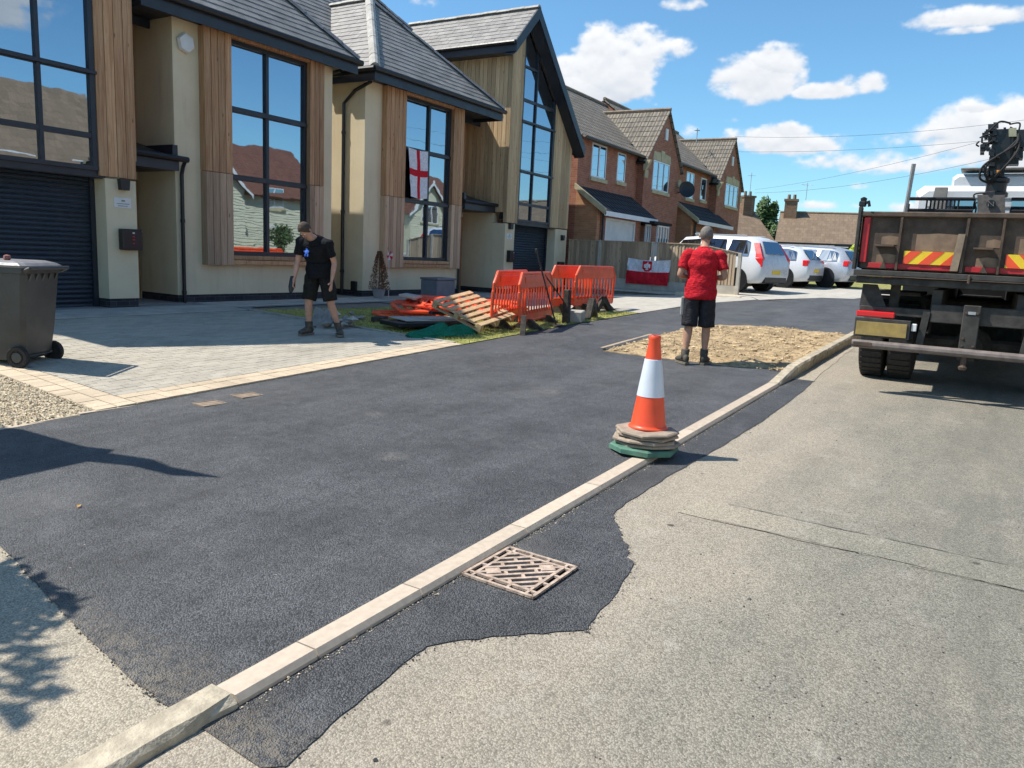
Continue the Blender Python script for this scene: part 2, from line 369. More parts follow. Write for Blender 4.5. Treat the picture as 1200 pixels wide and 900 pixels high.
def m_paving(name, a, b):
    t = NT(name); p = t.pos()
    c = t.mix(t.ramp(t.noise(p, 60, 4, .7), .3, .7), a, b); c = t.mix(t.math('MULTIPLY', t.ramp(t.noise(p, 1.1, 5), .45, .7), .35), c, tuple(x*.6 for x in a))
    c = t.tint(c, 1.0)
    return t.fin(c, .85, t.bump(t.noise(p, 150, 4, .7), .002), 0.0, .3)

MA = {}
MA['asphalt'] = m_asphalt('fresh_asphalt', 1.12, .22)
MA['asphalt2'] = m_asphalt('patch_asphalt', .95, .45)
MA['asphalt_gut'] = m_asphalt('gutter_asphalt', 1.25, .7)
MA['oldroad'] = m_oldroad('worn_road')
MA['trench'] = m_oldroad('trench_reinstatement', 1.10)
MA['_t'] = simple('trench_reinstatement', (.37, .33, .26), .88, .22, 14, .003, 180, spec=.3, dirt=.35, dirtcol=(.2,.185,.155))
MA['crack'] = simple('sealed_crack', (.20, .185, .15), .8, .3, 30, .002, 150)
MA['oldpave'] = m_oldroad('old_footway', 1.12)
MA['_p'] = simple('old_footway', (.42, .35, .26), .9, .10, 30, .0015, 160, spec=.2, dirt=.3, dirtcol=(.33,.28,.21))
MA['kerb'] = simple('kerb_concrete', (.53, .435, .335), .85, .08, 25, .001, 200, spec=.3, dirt=.25, dirtcol=(.38,.31,.23))
MA['oldkerb'] = simple('old_kerb_concrete', (.47, .405, .30), .9, .2, 14, .006, 60, spec=.2, dirt=.4, dirtcol=(.25,.21,.16))
MA['concrete'] = simple('concrete', (.46, .43, .37), .9, .12, 4, .002, 120, spec=.25, dirt=.2, dirtcol=(.3,.27,.22))
MA['concrete_dk'] = simple('grey_concrete', (.27, .26, .24), .9, .15, 6, .002, 90, spec=.25)
MA['render'] = m_render()
MA['plinth'] = m_brick('blue_brick', (.035, .037, .045), (.06, .06, .07), (.10, .10, .10))
MA['wood'] = m_wood('larch_warm', (.43, .22, .108), (.62, .385, .215), (.22, .105, .05))
MA['wood_grey'] = m_wood('larch_weathered', (.45, .29, .185), (.60, .43, .29), (.25, .165, .115))
MA['wood_pale'] = m_wood('larch_pale', (.47, .325, .175), (.64, .48, .29), (.30, .18, .09))
MA['fence'] = m_wood('fence_wood', (.38, .285, .19), (.52, .40, .28), (.24, .17, .115))
MA['pallet'] = m_wood('pallet_wood', (.58, .38, .20), (.72, .50, .28), (.40, .24, .12), wscale=(9, 9, 9))
MA['dark'] = simple('anthracite_trim', (.022, .027, .038), .42, .12, 3, spec=.5)
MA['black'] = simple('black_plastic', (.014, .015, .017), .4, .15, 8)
MA['shutter'] = simple('shutter_slat', (.026, .034, .048), .38, .1, 3, spec=.5)
MA['slate'] = m_slate('slate')
MA['ridge'] = simple('ridge_tile', (.20, .20, .205), .75, .2, 8, .003, 40)
MA['ridge_pale'] = simple('pale_hip_tile', (.42, .40, .36), .8, .15, 8, .003, 40)
MA['brick'] = m_brick('red_brick', (.37, .135, .08), (.46, .20, .125), (.36, .29, .23))
MA['brick_sunlit'] = m_brick('sunlit_brick', (.50, .225, .11), (.58, .30, .15), (.45, .36, .27))  # brighter copy of the red brick, sunlight in its colour, for the lean-to side
MA['brick_b'] = m_brick('brown_brick', (.20, .12, .075), (.27, .17, .105), (.27, .23, .18))
MA['tiles'] = m_tiles('concrete_roof_tiles', (.27, .235, .185), (.19, .165, .135))
MA['tiles_dk'] = m_tiles('grey_roof_tiles', (.060, .062, .068), (.045, .046, .05))
MA['tiles_br'] = m_tiles('brown_roof_tiles', (.245, .175, .115), (.185, .132, .088), .30, .42, .05)
MA['tiles_red'] = m_tiles('red_roof_tiles', (.19, .08, .05), (.15, .065, .042), .25, .3, .05)
MA['glass'] = m_glass('mirror_glass')
MA['glass_pale'] = m_glass('house_glass', (.50, .58, .66), (.05, .06, .07))
MA['upvc'] = simple('white_upvc', (.78, .79, .80), .35, .04, 3)
MA['stone'] = simple('pale_stone', (.50, .43, .27), .85, .12, 6, .002, 60)
MA['whitepaint'] = simple('white_paint', (.74, .74, .72), .5, .06, 3)
MA['boardwhite'] = simple('white_weatherboard', (.70, .72, .70), .6, .05, 3)
MA['grass'] = simple('grass_soil', (.27, .26, .085), .9, .35, 9, .006, 60, spec=.2)
MA['blade'] = simple('grass_blade', (.44, .43, .13), .6, .3, 4, spec=.3)
MA['orange'] = simple('orange_plastic', (.88, .10, .03), .42, .10, 5, spec=.5, dirt=.28, dirtcol=(.50,.16,.09))
MA['rubber'] = simple('recycled_rubber', (.055, .048, .04), .85, .3, 12, .004, 60, spec=.3, dirt=.4, dirtcol=(.18,.15,.11))
MA['cover'] = simple('rusty_cover', (.27, .20, .14), .85, .25, 20, .004, 70, dirt=.3)
MA['iron'] = simple('dusty_iron', (.50, .385, .30), .8, .25, 25, .002, 150, spec=.25, dirt=.6, dirtcol=(.24,.15,.095))
MA['pit_shade'] = simple('gully_dark', (.006, .004, .003), .95, .2, 8, spec=.0)
MA['steel_rust'] = simple('weathered_steel', (.095, .065, .046), .7, .28, 7, .002, 60, spec=.35, dirt=.6, dirtcol=(.055,.045,.04))
MA['steel_dk'] = simple('dirty_chassis', (.055, .052, .048), .75, .3, 8, .002, 60, spec=.3, dirt=.4, dirtcol=(.11,.095,.075))
MA['redpaint'] = simple('red_truck_paint', (.50, .022, .028), .45, .15, 10, spec=.45, dirt=.25, dirtcol=(.3,.08,.05))
MA['yellow'] = simple('yellow_reflective', (.86, .58, .03), .45, .07, 6)
MA['redrefl'] = simple('red_reflective', (.85, .09, .03), .45, .07, 6)
MA['tyre'] = simple('tyre_rubber', (.022, .021, .02), .8, .2, 15, .002, 40)
MA['white'] = simple('white_car_paint', (.66, .68, .70), .28, .005, 1, spec=.6)
MA['silver'] = simple('silver_car_paint', (.50, .53, .57), .3, .03, 2, metal=.4)
MA['carglass'] = m_glass('car_glass', (.35, .42, .48), (.01, .012, .014))
MA['redlamp'] = simple('red_tail_lamp', (.70, .02, .025), .2, .05, 3, spec=.6)
MA['skin'] = simple('skin', (.52, .29, .20), .55, .1, 14, .0008, 120)
MA['skin2'] = simple('tanned_skin', (.47, .25, .165), .55, .1, 14, .0008, 120)
def m_cloth(name, col, sc=7):
    t = NT(name); p = t.pos()
    n1 = t.noise(t.scale(p, (1, 1, .7)), sc, 3, .5, 1.2)
    c = t.mix(t.ramp(t.noise(p, 25, 5), .3, .7), tuple(x*.85 for x in col), tuple(x*1.12 for x in col))
    return t.fin(c, .88, t.bump(t.math('ADD', n1, t.math('MULTIPLY', t.noise(t.scale(p, (1, 1, 2.2)), sc*2.6, 3, .5, 1.5), .5)), .035), 0.0, .2)
MA['redcloth'] = m_cloth('red_cotton', (.58, .018, .03))
MA['blackcloth'] = m_cloth('black_cotton', (.012, .013, .016))
MA['shortsk'] = m_cloth('dark_shorts', (.035, .033, .038))
MA['shortsb'] = m_cloth('black_shorts', (.020, .021, .020))
MA['boot'] = simple('dusty_boot', (.075, .065, .05), .8, .35, 18, .002, 60, dirt=.5, dirtcol=(.2,.17,.13))
MA['sole'] = simple('boot_sole', (.17, .15, .12), .85, .2, 14)
MA['hairg'] = simple('grey_hair', (.17, .15, .13), .8, .3, 60, .003, 200)
MA['hairb'] = simple('brown_hair', (.07, .045, .03), .8, .3, 60, .003, 200)
MA['eye'] = simple('eye_white', (.7, .68, .65), .3, .02, 3)
MA['blue'] = simple('blue_print', (.05, .18, .72), .7, .1, 20)
MA['green'] = m_cloth('green_tarpaulin', (.012, .17, .095), 4)
MA['greenrub'] = simple('green_rubber', (.085, .20, .14), .75, .2, 10, .002, 60, dirt=.3, dirtcol=(.2,.22,.17))
MA['slab'] = simple('dusty_rubber_base', (.36, .29, .225), .9, .16, 14, .004, 70, spec=.2, dirt=.35, dirtcol=(.22,.17,.13))
MA['coneo'] = simple('cone_orange', (.86, .085, .025), .42, .07, 8, spec=.5, dirt=.12, dirtcol=(.4,.12,.08))
MA['conew'] = simple('cone_reflective', (.66, .70, .76), .38, .06, 5, spec=.5)
MA['bin'] = simple('bin_plastic', (.045, .048, .048), .42, .15, 4, .0005, 60, spec=.5, dirt=.18, dirtcol=(.14,.13,.11))
MA['binlid'] = simple('bin_lid', (.20, .195, .20), .5, .2, 8, dirt=.3, dirtcol=(.35,.33,.31))
MA['flagw'] = m_cloth('flag_white', (.74, .75, .80), 3)
MA['flagr'] = m_cloth('flag_red', (.62, .02, .035), 3)
MA['potgrey'] = simple('grey_pot', (.30, .30, .30), .7, .1, 5)
MA['boxgrey'] = simple('grey_storage', (.155, .175, .20), .6, .1, 5)
MA['deadleaf'] = simple('dead_foliage', (.19, .085, .04), .85, .35, 20)
MA['leaf'] = simple('tree_leaf', (.065, .115, .030), .6, .35, 3)
MA['leafgold'] = simple('golden_leaf', (.36, .44, .04), .6, .25, 5)
MA['bark'] = simple('bark', (.12, .09, .06), .9, .2, 10)
MA['pebble'] = simple('pebble', (.64, .54, .38), .8, .25, 30, spec=.3)
MA['dirt'] = simple('sandy_soil', (.42, .31, .18), .95, .35, 5, .02, 22, spec=.15, dirt=.6, dirtcol=(.19,.125,.07))
MA['clod'] = simple('soil_stone', (.50, .385, .24), .95, .35, 9, spec=.15)
MA['block'] = m_paving('grey_block', (.40, .36, .29), (.49, .445, .36))
MA['blockb'] = m_paving('buff_block', (.56, .44, .30), (.66, .54, .39))
MA['joint'] = simple('joint_sand', (.22, .19, .15), .95, .2, 30)
MA['oak'] = m_wood('oak_door', (.36, .19, .08), (.42, .23, .10), (.26, .13, .05))
MA['wire'] = simple('cable', (.10, .10, .11), .7)
MA['galv'] = simple('galvanised', (.42, .43, .43), .5, .12, 12, metal=.5)
MA['amber'] = simple('amber_lens', (.9, .35, .03), .3)
MA['leafdry'] = simple('dry_leaf', (.62, .34, .08), .7)
# ================================================================== GROUND
def rock(m, c, s, r, tone=0, flat=.6):
    vs = [Vector((1,0,0)),Vector((-1,0,0)),Vector((0,1,0)),Vector((0,-1,0)),Vector((0,0,1)),Vector((0,0,-1))]
    R_ = Matrix.Rotation(r.uniform(0, 6.3), 3, 'Z') @ Matrix.Rotation(r.uniform(-.4, .4), 3, 'X')
    vs = [R_ @ Vector((q.x*s*r.uniform(.7,1.3), q.y*s*r.uniform(.6,1.2), q.z*s*flat*r.uniform(.7,1.2))) + Vector(c) for q in vs]
    m.add(vs, [(0,2,4),(2,1,4),(1,3,4),(3,0,4),(2,0,5),(1,2,5),(3,1,5),(0,3,5)], tone)
def sheet(name, pts, mat, dz=0.0, step=1.0, zf=G, thick=0.0, parent=None, disp=None, **k):
    bm = bmesh.new(); vs = [bm.verts.new((x, y, 0)) for x, y in pts]; bm.faces.new(vs)
    xs = [p[0] for p in pts]; ys = [p[1] for p in pts]
    if step:
        for ax, lo, hi in ((0, min(xs), max(xs)), (1, min(ys), max(ys))):
            q = math.ceil(lo/step)*step
            while q < hi:
                co = [0, 0, 0]; co[ax] = q; no = [0, 0, 0]; no[ax] = 1
                bmesh.ops.bisect_plane(bm, geom=bm.verts[:]+bm.edges[:]+bm.faces[:], plane_co=co, plane_no=no, dist=1e-5); q += step
    bmesh.ops.triangulate(bm, faces=bm.faces[:])
    for f in bm.faces:
        f.normal_update()
        if f.normal.z < 0: f.normal_flip()
    for q in bm.verts: q.co.z = zf(q.co.x, q.co.y) + dz + (disp(q.co.x, q.co.y) if disp else 0)
    if thick:
        e = [e for e in bm.edges if e.is_boundary]
        r = bmesh.ops.extrude_edge_only(bm, edges=e)
        for q in r['geom']:
            if isinstance(q, bmesh.types.BMVert): q.co.z -= thick
        bmesh.ops.recalc_face_normals(bm, faces=bm.faces[:])
    me = bpy.data.meshes.new(name); bm.to_mesh(me); bm.free(); me.materials.append(mat)
    o = bpy.data.objects.new(name, me); COL.objects.link(o)
    if parent: o.parent = parent
    return tag(o, k.get('label'), k.get('cat'), k.get('group'), k.get('kind', None if parent else 'structure'))
def jag(pts, amp, n=6, seed=1):
    r = random.Random(seed); out = []
    for i in range(len(pts)-1):
        a, b = Vector(pts[i]), Vector(pts[i+1])
        for k in range(n):
            p = a.lerp(b, k/n); out.append((p.x+r.uniform(-amp, amp) if (k or i) else p.x, p.y+r.uniform(-amp, amp) if (k or i) else p.y))
    out.append(tuple(pts[-1])); return out
sheet('ground', [(-300,-300),(300,-300),(600,0),(600,400),(-300,400)], simple('far_ground', (.16,.17,.07), .95, .3, .4), -.16, 20)
def KF(u): return 2.035-.0195*min(max(u, -8), 15)
def KB(u): return KF(u)+.122
KV0, KV1 = 1.83, 1.97      # kerb road face / back
# carriageway (old surface) : whole street, and the bend beyond
sheet('road', [(-30,-6.5),(48,-6.5),(48,1.74),(15,1.74),(-8,2.19),(-30,2.19)], MA['oldroad'], -.035, 4)
# dark new surfacing round the gully and along the kerb
edge = jag([(1.447,1.70),(1.497,1.643),(1.775,1.68),(2.125,1.708),(2.292,1.715)], .005, 5, 3)[:-1] + jag([(2.292,1.715),(2.458,1.58),(2.613,1.428),(2.769,1.253),(2.80,1.245),(2.971,1.264),(3.258,1.295),(3.5,1.336),(3.58,1.40),(3.713,1.445),(3.76,1.50),(3.889,1.571),(4.0,1.66),(4.109,1.722),(4.419,1.732)], .009, 4, 5)[:-1] + jag([(4.419,1.732),(4.973,1.712),(6.14,1.635),(7.18,1.59),(8.8,1.58),(9.7,1.60)], .007, 8, 4)
sheet('gutter_surfacing', edge + [(9.7,KF(9.7)+.005),(1.61,KF(1.61)+.005),(1.47,KF(1.47)+.004)], MA['asphalt2'], -.030, .5)
sheet('gutter_dust', jag([(9.7,1.60),(12,1.66),(14.0,1.66)], .02, 8, 5)+[(14.0,KF(14)+.005),(9.7,KF(9.7)+.005)], MA['oldpave'], -.030, 1)
# new footway
fw = [(1.452,KB(1.45)),(1.48,2.4),(1.60,3.05),(1.80,3.98),(1.95,5.1),(2.1,6.26),(8,6.26),(12.4,6.28),(15.6,6.2),(19,6.05),(21.9,5.3)]
sheet('footway', jag(fw[:6], .005, 8, 8)+fw[6:]+[(21.9,5.0),(24.5,4.1),(25,3.3),(24,2.2),(14.9,KB(14.9)),(8,KB(8))], MA['asphalt'], 0.0, 1)
sheet('side_road', [(14.9,1.98),(24,2.2),(25.0,3.3),(30,2),(30,-6.5),(24,-6.5),(24,1.6),(15.05,1.75)], MA['asphalt'], -.022, 2)
sheet('old_footway', [(-12,KB(-8)),(-8,KB(-8)),(2.2,KB(2.2)),(2.5,3.05),(2.6,3.98),(2.6,5.1),(2.6,6.26),(-12,6.26)], MA['oldpave'], -.004, 1)
sheet('sub_base', [(-12,6.2),(23.2,6.2),(23.2,14),(-12,14)], MA['joint'], -.012, .5)
sheet('far_pavement', [(21.9,5.3),(24.5,4.1),(25,3.3),(30,2),(31,3.5),(30.5,7),(24.1,7.4),(23.4,6.0)], MA['concrete'], -.004, 1)
sheet('far_verge', [(25.5,3.3),(30,2.0),(48,-1),(48,12),(31,8),(30.5,3.5)], MA['grass'], -.02, 2)
sheet('opposite_pavement', [(-30,-6.6),(-30,-9),(48,-9),(48,-6.6)], MA['concrete'], .05, 4, thick=.12)
# trench reinstatement across the old road with its two sealed joints
def strip(name, a, b, w, mat, dz, seed=1, amp=.012, n=14):
    a, b = Vector(a), Vector(b); d = (b-a).normalized(); nn = Vector((-d.y, d.x)); r = random.Random(seed)
    L_ = []; R_ = []
    for i in range(n+1):
        p = a.lerp(b, i/n); ww = w*(r.uniform(.7, 1.3)); q = nn*r.uniform(-amp, amp)
        L_.append(tuple(p+nn*ww/2+q)); R_.append(tuple(p-nn*ww/2+q))
    return sheet(name, L_+R_[::-1], mat, dz, 0)
sheet('trench_reinstatement', jag([(4.38,1.42),(4.35,-.35),(4.3,-3),(4.25,-6)], .015, 10, 3)+jag([(4.62,-6),(4.64,-3),(4.655,-.35),(4.70,1.36)], .015, 10, 4), MA['trench'], -.031, 1)
strip('road_crack', (4.70,1.20), (4.655,-1.2), .010, MA['crack'], -.027, 5, .006, 40)
strip('road_crack', (4.38,1.20), (4.36,.30), .005, MA['crack'], -.027, 6, .006, 30)
strip('road_crack', (4.35,.14), (4.33,-1.4), .006, MA['crack'], -.027, 7, .006, 30)

def crumbs(name, lab, line, n, spread, mat, dz, seed, smin=.003, smax=.008):
    r = random.Random(seed); m = MB()
    for i in range(n):
        k = r.randrange(len(line)-1); a, b = line[k], line[k+1]; t = r.random(); q = r.gauss(0, spread)
        x, y = a[0]+(b[0]-a[0])*t+q*.6, a[1]+(b[1]-a[1])*t+q; sz = r.uniform(smin, smax)*(1 if r.random() < .93 else 1.9)
        rock(m, (x, y, G(x, y)+dz+sz*.2), sz, r, r.uniform(-.5, .3))
    m.build(name, mat, None, kind='stuff', label=lab, cat='crumbs')
MA['crumb'] = simple('tarmac_crumb', (.075,.073,.07), .9, .35, 30)
crumbs('tarmac_crumbs', 'dark crumbs of tarmac along the ragged edge of the new surfacing', edge, 700, .016, MA['crumb'], -.033, 41, .002, .005)
crumbs('tarmac_crumbs', 'dark crumbs of tarmac along the seam with the old footway', fw[:6], 500, .02, MA['crumb'], -.002, 42, .002, .005)
crumbs('road_grit', 'pale grit along the foot of the kerb', [(1.6,2.0),(4,1.95),(9,1.85),(14,1.76)], 1500, .02, simple('grit', (.50,.42,.31), .9, .3, 30), -.028, 43, .002, .005)
crumbs('road_grit', 'loose dark specks scattered over the old road', [(1.5,1.2),(3,-.3),(6,1.0),(9,-.2),(5,.3),(2.5,.5),(4.5,1.3)], 500, .30, MA['crumb'], -.035, 44, .002, .006)
# ---- kerb: dressed kerbstones along the new footway, old rough ones at the near end
kerb = thing('kerb', 'run of concrete kerb stones between new footway and road', 'kerb', (0, 0, 0))
def kerbstone(u0, u1, h0, h1, mat, lab=None, dv=0.0, gap=.004, rough=0.0, seed=0):
    m = MB(); r = random.Random(seed); n = 8 if rough else 1
    rings = []
    for i in range(n+1):
        u = u0+gap + (u1-u0-2*gap)*i/n; h = h0+(h1-h0)*i/n; g = G(u, 1.9); v0, v1 = KF(u), KB(u)+dv
        j = lambda: r.uniform(-rough, rough)
        rings.append([(u, v0+j(), g-.16), (u, v0+j(), g+h-.022), (u, v0+.018+j(), g+h+j()*.4), (u, v1-.006, g+h+j()*.4), (u, v1, g+h-.006), (u, v1, g-.16)])
    m.loft(rings, tone=r.uniform(-.10, .10))
    return m.build('kerb_stone', mat, kerb, label=lab)
us = [1.61, 1.98, 2.61]; 
while us[-1] < 9.0: us.append(us[-1]+.915)
for i in range(len(us)-1): kerbstone(us[i], us[i+1], .006, .006, MA['kerb'], seed=i)
kerbstone(us[-1], us[-1]+.915, .006, .10, MA['oldkerb'], 'sloping drop kerb stone', rough=.004, seed=40); u = us[-1]+.915
k = 50
while u < 14.7: kerbstone(u, min(u+.915, 14.9), .10, .10, MA['oldkerb'], rough=.006, seed=k); u += .915; k += 1
u = 1.61; k = 70
while u > -6: kerbstone(u-.915, u, .012 if u > 1.3 else .02, .012, MA['oldkerb'], 'rough old kerb stone' if u > 1.3 else None, rough=.010, seed=k, gap=.006, dv=.012); u -= .915; k += 1

# ---- gully grating (diagonal slots inside a square frame)
gx, gy, gs = 3.09, 1.757, .207
gg = G(gx, gy)-.030
gul = thing('gully_grating', 'square iron drain grating set in the dark surfacing beside the kerb', 'drain grating', (gx, gy, gg+.016), radians(-1.5)); gul.rotation_euler = (0, -math.atan(.031), radians(-2.5))
def bar2(m, a, b, w, z0=-.012, z1=0.0):
    z0 = max(z0, -.012)
    a, b = Vector((*a, 0)), Vector((*b, 0)); d = (b-a).normalized(); n = Vector((-d.y, d.x, 0))*w/2
    m.prism([a+n+Vector((0,0,z0)), a-n+Vector((0,0,z0)), b-n+Vector((0,0,z0)), b+n+Vector((0,0,z0))], (0, 0, z1-z0))
m = MB(); o_, i_ = gs, gs-.018
for a, b in (((-o_,-o_+.008),(o_,-o_+.008)), ((o_-.008,-o_),(o_-.008,o_)), ((o_,o_-.008),(-o_,o_-.008)), ((-o_+.008,o_),(-o_+.008,-o_))): bar2(m, a, b, .016)
m.build('frame', MA['iron'], gul)
m = MB(); q = gs-.052
for a, b in (((-q,-q),(q,-q)), ((q,-q),(q,q)), ((q,q),(-q,q)), ((-q,q),(-q,-q))): bar2(m, a, b, .016, -.022, .001)
for s in (-1, 1):
    for t_ in (-q, -q*.33, q*.33, q):
        bar2(m, (t_, s*q), (t_, s*o_), .014, -.022, -.001); bar2(m, (s*q, t_), (s*o_, t_), .014, -.022, -.0015)
# diagonal bars: they run from the near left to the far right corner in the picture
for k in range(-4, 5):
    c = k*.033*1.41; L2 = q*1.41 - abs(c)
    if L2 < .02: continue
    ca, sa = cos(radians(45)), sin(radians(45))
    # axis along (1,-1)/sqrt2 , offset along (1,1)/sqrt2
    a = (c*sa - L2*ca, c*sa + L2*ca); b = (c*sa + L2*ca, c*sa - L2*ca)
    bar2(m, a, b, .018, -.022, .002)
for k in range(-4, 4):
    c0 = k*.033*1.41; c1 = c0+.033*1.41; e = 0.0
    for t_ in ((e,) if k % 2 == 0 else (-.075, .075)) if abs(k+.5) < 3.4 else ():
        ca = sin(radians(45)); bar2(m, (c0*ca - t_*ca, c0*ca + t_*ca), (c1*ca - t_*ca, c1*ca + t_*ca), .016, -.022, .0015)
for s in (-1, 1):   # hinge pads at the two side corners
    c = s*.135; ca = sin(radians(45)); m.T = Matrix.Translation((c*ca, -c*ca, 0)) @ Matrix.Rotation(radians(45), 4, 'Z')
    m.box(-.03, .03, -.035, .035, -.02, .003); m.T = None
m.build('grate', MA['iron'], gul)
m = MB(); m.box(-gs+.002, gs-.002, -gs+.002, gs-.002, -.03, -.0125); m.build('pit_shade_plate', MA['pit_shade'], gul)  # thin black plate standing in for the shade inside the drain

# two small rusty stop-tap covers near the back of the footway
for (cx, cy, lab) in ((4.42,5.83,'rusty small cover in the footway, nearer the gravel'), (4.86,5.86,'rusty small cover in the footway, further along the paving')):
    z = G(cx, cy); b_ = thing('access_cover', lab, 'access cover', (cx, cy, z), radians(-4), 'rusty covers at the back of the footway')
    m = MB(); 
    for a, c in (((-.12,.12),(-.10,-.085)), ((-.12,.12),(.085,.10)), ((-.12,-.105),(-.085,.085)), ((.105,.12),(-.085,.085))): m.box(a[0], a[1], c[0], c[1], -.01, .006)
    m.build('frame', MA['cover'], b_); MB().box(-.10,.10,-.08,.08,-.01,.0035,bev=.003).build('lid', MA['cover'], b_)
m = MB(); m.T = Matrix.Translation((1.86+.0,3.75,G(1.9,3.8)+.006)) @ Matrix.Rotation(.6,4,'Z')
m.add([(-.022,0,0),(0,-.010,.004),(.026,0,.002),(0,.011,.007)], [(0,1,2),(0,2,3)], 0); m.T=None
lf = m.build('dry_leaf', MA['leafdry'], None, label='small yellow dry leaf on the fresh asphalt', cat='leaf')
lf.location = (.45,.45,.014)

# ---- soil verge with stones
def bumpz(u, v): return .035*noise.noise(Vector((u*1.7, v*1.7, 3))) + .022*noise.noise(Vector((u*6, v*6, 1))) + .010*noise.noise(Vector((u*17, v*17, 1)))
vp_ = jag([(10.05,1.97),(9.85,3.0),(9.95,4.45),(11.5,4.5),(13.5,4.56),(14.4,3.9),(14.78,2.6),(14.8,1.88),(12,1.93),(10.05,1.97)][:-1], .06, 5, 12)
def vedge(u, v): return max(0.0, min(1.0, (u-9.95)/.35, (4.5-v)/.3, (14.75-u)/.3))
sheet('soil_verge', vp_, MA['dirt'], .008, .12, thick=.05, disp=lambda u, v: max(-.004, (bumpz(u, v)+.048)*vedge(u, v)))
strip('timber_edging', (9.9,4.5), (11.9,4.55), .05, MA['fence'], .05, 5, .003, 4)
m = MB(); r = random.Random(4)
for i in range(5200):
    u, v = r.uniform(9.9, 14.7), r.uniform(2.02, 4.5)
    if u > 13.5 and v > 4.5-(u-13.5)*1.2: continue
    s = r.uniform(.006, .017) if r.random() < .94 else r.uniform(.02, .042)
    if noise.noise(Vector((u*1.3, v*1.3, 9))) < -.25 and r.random() < .6: continue
    rock(m, (u, v, G(u, v)+.008+max(-.004,(bumpz(u, v)+.048)*vedge(u, v))+s*.25), s, r, r.uniform(-.45, .25))
m.build('soil_stones', MA['clod'], None, kind='stuff', label='loose stones and clods over the sandy soil verge', cat='stones')

# ---- block-paved driveway of the near house
drv = sheet('driveway', [(3.98,6.28),(9.05,6.28),(9.02,8.4),(9.05,10.9),(7.4,10.9),(4.2,10.9),(3.95,9.5)], MA['joint'], .002, .5)
gravel_poly = [(-3,6.30),(3.62,6.30),(3.66,7.2),(3.70,8.6),(3.75,11),(-3,11)]
sheet('gravel_bed', gravel_poly, simple('gravel_base', (.50,.42,.30), .9, .3, 30, .01, 40), -.004, .5)
m = MB(); r = random.Random(6)
for i in range(19000):
    u, v = r.uniform(1.2, 3.68), r.uniform(6.33, 9.3)
    if v/u < 1.55: continue
    rock(m, (u, v, G(u, v)+r.uniform(0, .012)), r.uniform(.006, .015), r, r.uniform(-.35, .25), .7)
m.build('gravel', MA['pebble'], None, kind='stuff', label='buff gravel filling the bed beside the wheeled bin', cat='gravel')
def inpoly(p, poly):
    c = False; n = len(poly)
    for i in range(n):
        a, b = poly[i], poly[(i+1) % n]
        if (a[1] > p[1]) != (b[1] > p[1]) and p[0] < (b[0]-a[0])*(p[1]-a[1])/(b[1]-a[1])+a[0]: c = not c
    return c
CAMP = Vector((0, 0, 1.6))
def blocks(parent, cells, mat, name, limit, h=.012, gap=.0035, seed=1, zf=G, nm2=None):
    r = random.Random(seed); cells = sorted(cells, key=lambda c: (Vector((c[0][0], c[0][1], 0)).length))
    rest = MB()
    for i, c in enumerate(cells):
        cx = sum(p[0] for p in c)/len(c); cy = sum(p[1] for p in c)/len(c); dz = r.uniform(-.0018, .0018); q = []
        for p in c:
            d = Vector((cx-p[0], cy-p[1])); l = d.length; d *= min(gap*1.4/l, .4); q.append((p[0]+d.x, p[1]+d.y))
        m = MB() if i < limit else rest
        top = [(x, y, zf(x, y)+h+dz) for x, y in q]; n = len(top)
        bot = [(x+(x-cx)*.02, y+(y-cy)*.02, zf(x, y)+h+dz-.018) for x, y in q]
        m.add(top+bot, [tuple(range(n))]+[((j+1) % n, j, n+j, n+(j+1) % n) for j in range(n)], r.uniform(-.10, .08))
        if i < limit: m.build(name, mat, parent)
    if rest.v: rest.build(nm2 or name+'s', mat, parent, kind='stuff')
# grey field: courses parallel with the street
cells = []; fld = [(4.02,6.62),(9.0,6.62),(8.97,8.4),(9.0,10.85),(4.25,10.85),(4.02,9.4)]
bv = 6.62; row = 0
while bv < 10.8:
    bu = 4.0 - (.05 if row % 2 else .15)
    while bu < 9.0:
        a, b = max(bu, 4.02), min(bu+.2, 8.98)
        if b-a > .03 and inpoly(((a+b)/2, bv+.05), fld): cells.append([(a, bv), (b, bv), (b, bv+.1), (a, bv+.1)])
        bu += .2
    bv += .1; row += 1
blocks(drv, cells, MA['block'], 'paving_block', 260, seed=3)
cells = []
bu = 4.02
while bu < 9.0:     # two buff courses along the footway
    cells.append([(bu, 6.285), (bu+.1, 6.285), (bu+.1, 6.485), (bu, 6.485)]); bu += .1
bu = 4.02
while bu < 8.9: cells.append([(bu, 6.49), (bu+.2, 6.49), (bu+.2, 6.615), (bu, 6.615)]); bu += .2
blocks(drv, cells, MA['blockb'], 'buff_block', 75, seed=4)
edg = sheet('drive_edging', [(3.64,6.28),(4.015,6.28),(4.0,9.4),(3.78,9.4)], MA['joint'], .001, .5)
cells = []; bv = 6.285
while bv < 9.3:
    sft = (bv-6.3)*.03
    cells.append([(3.64+sft, bv), (3.83+sft*.8, bv), (3.83+sft*.8, bv+.1), (3.64+sft, bv+.1)]); cells.append([(3.835+sft*.8, bv), (4.012, bv), (4.012, bv+.1), (3.835+sft*.8, bv+.1)]); bv += .1
blocks(edg, cells, MA['blockb'], 'edging_block', 64, seed=5)
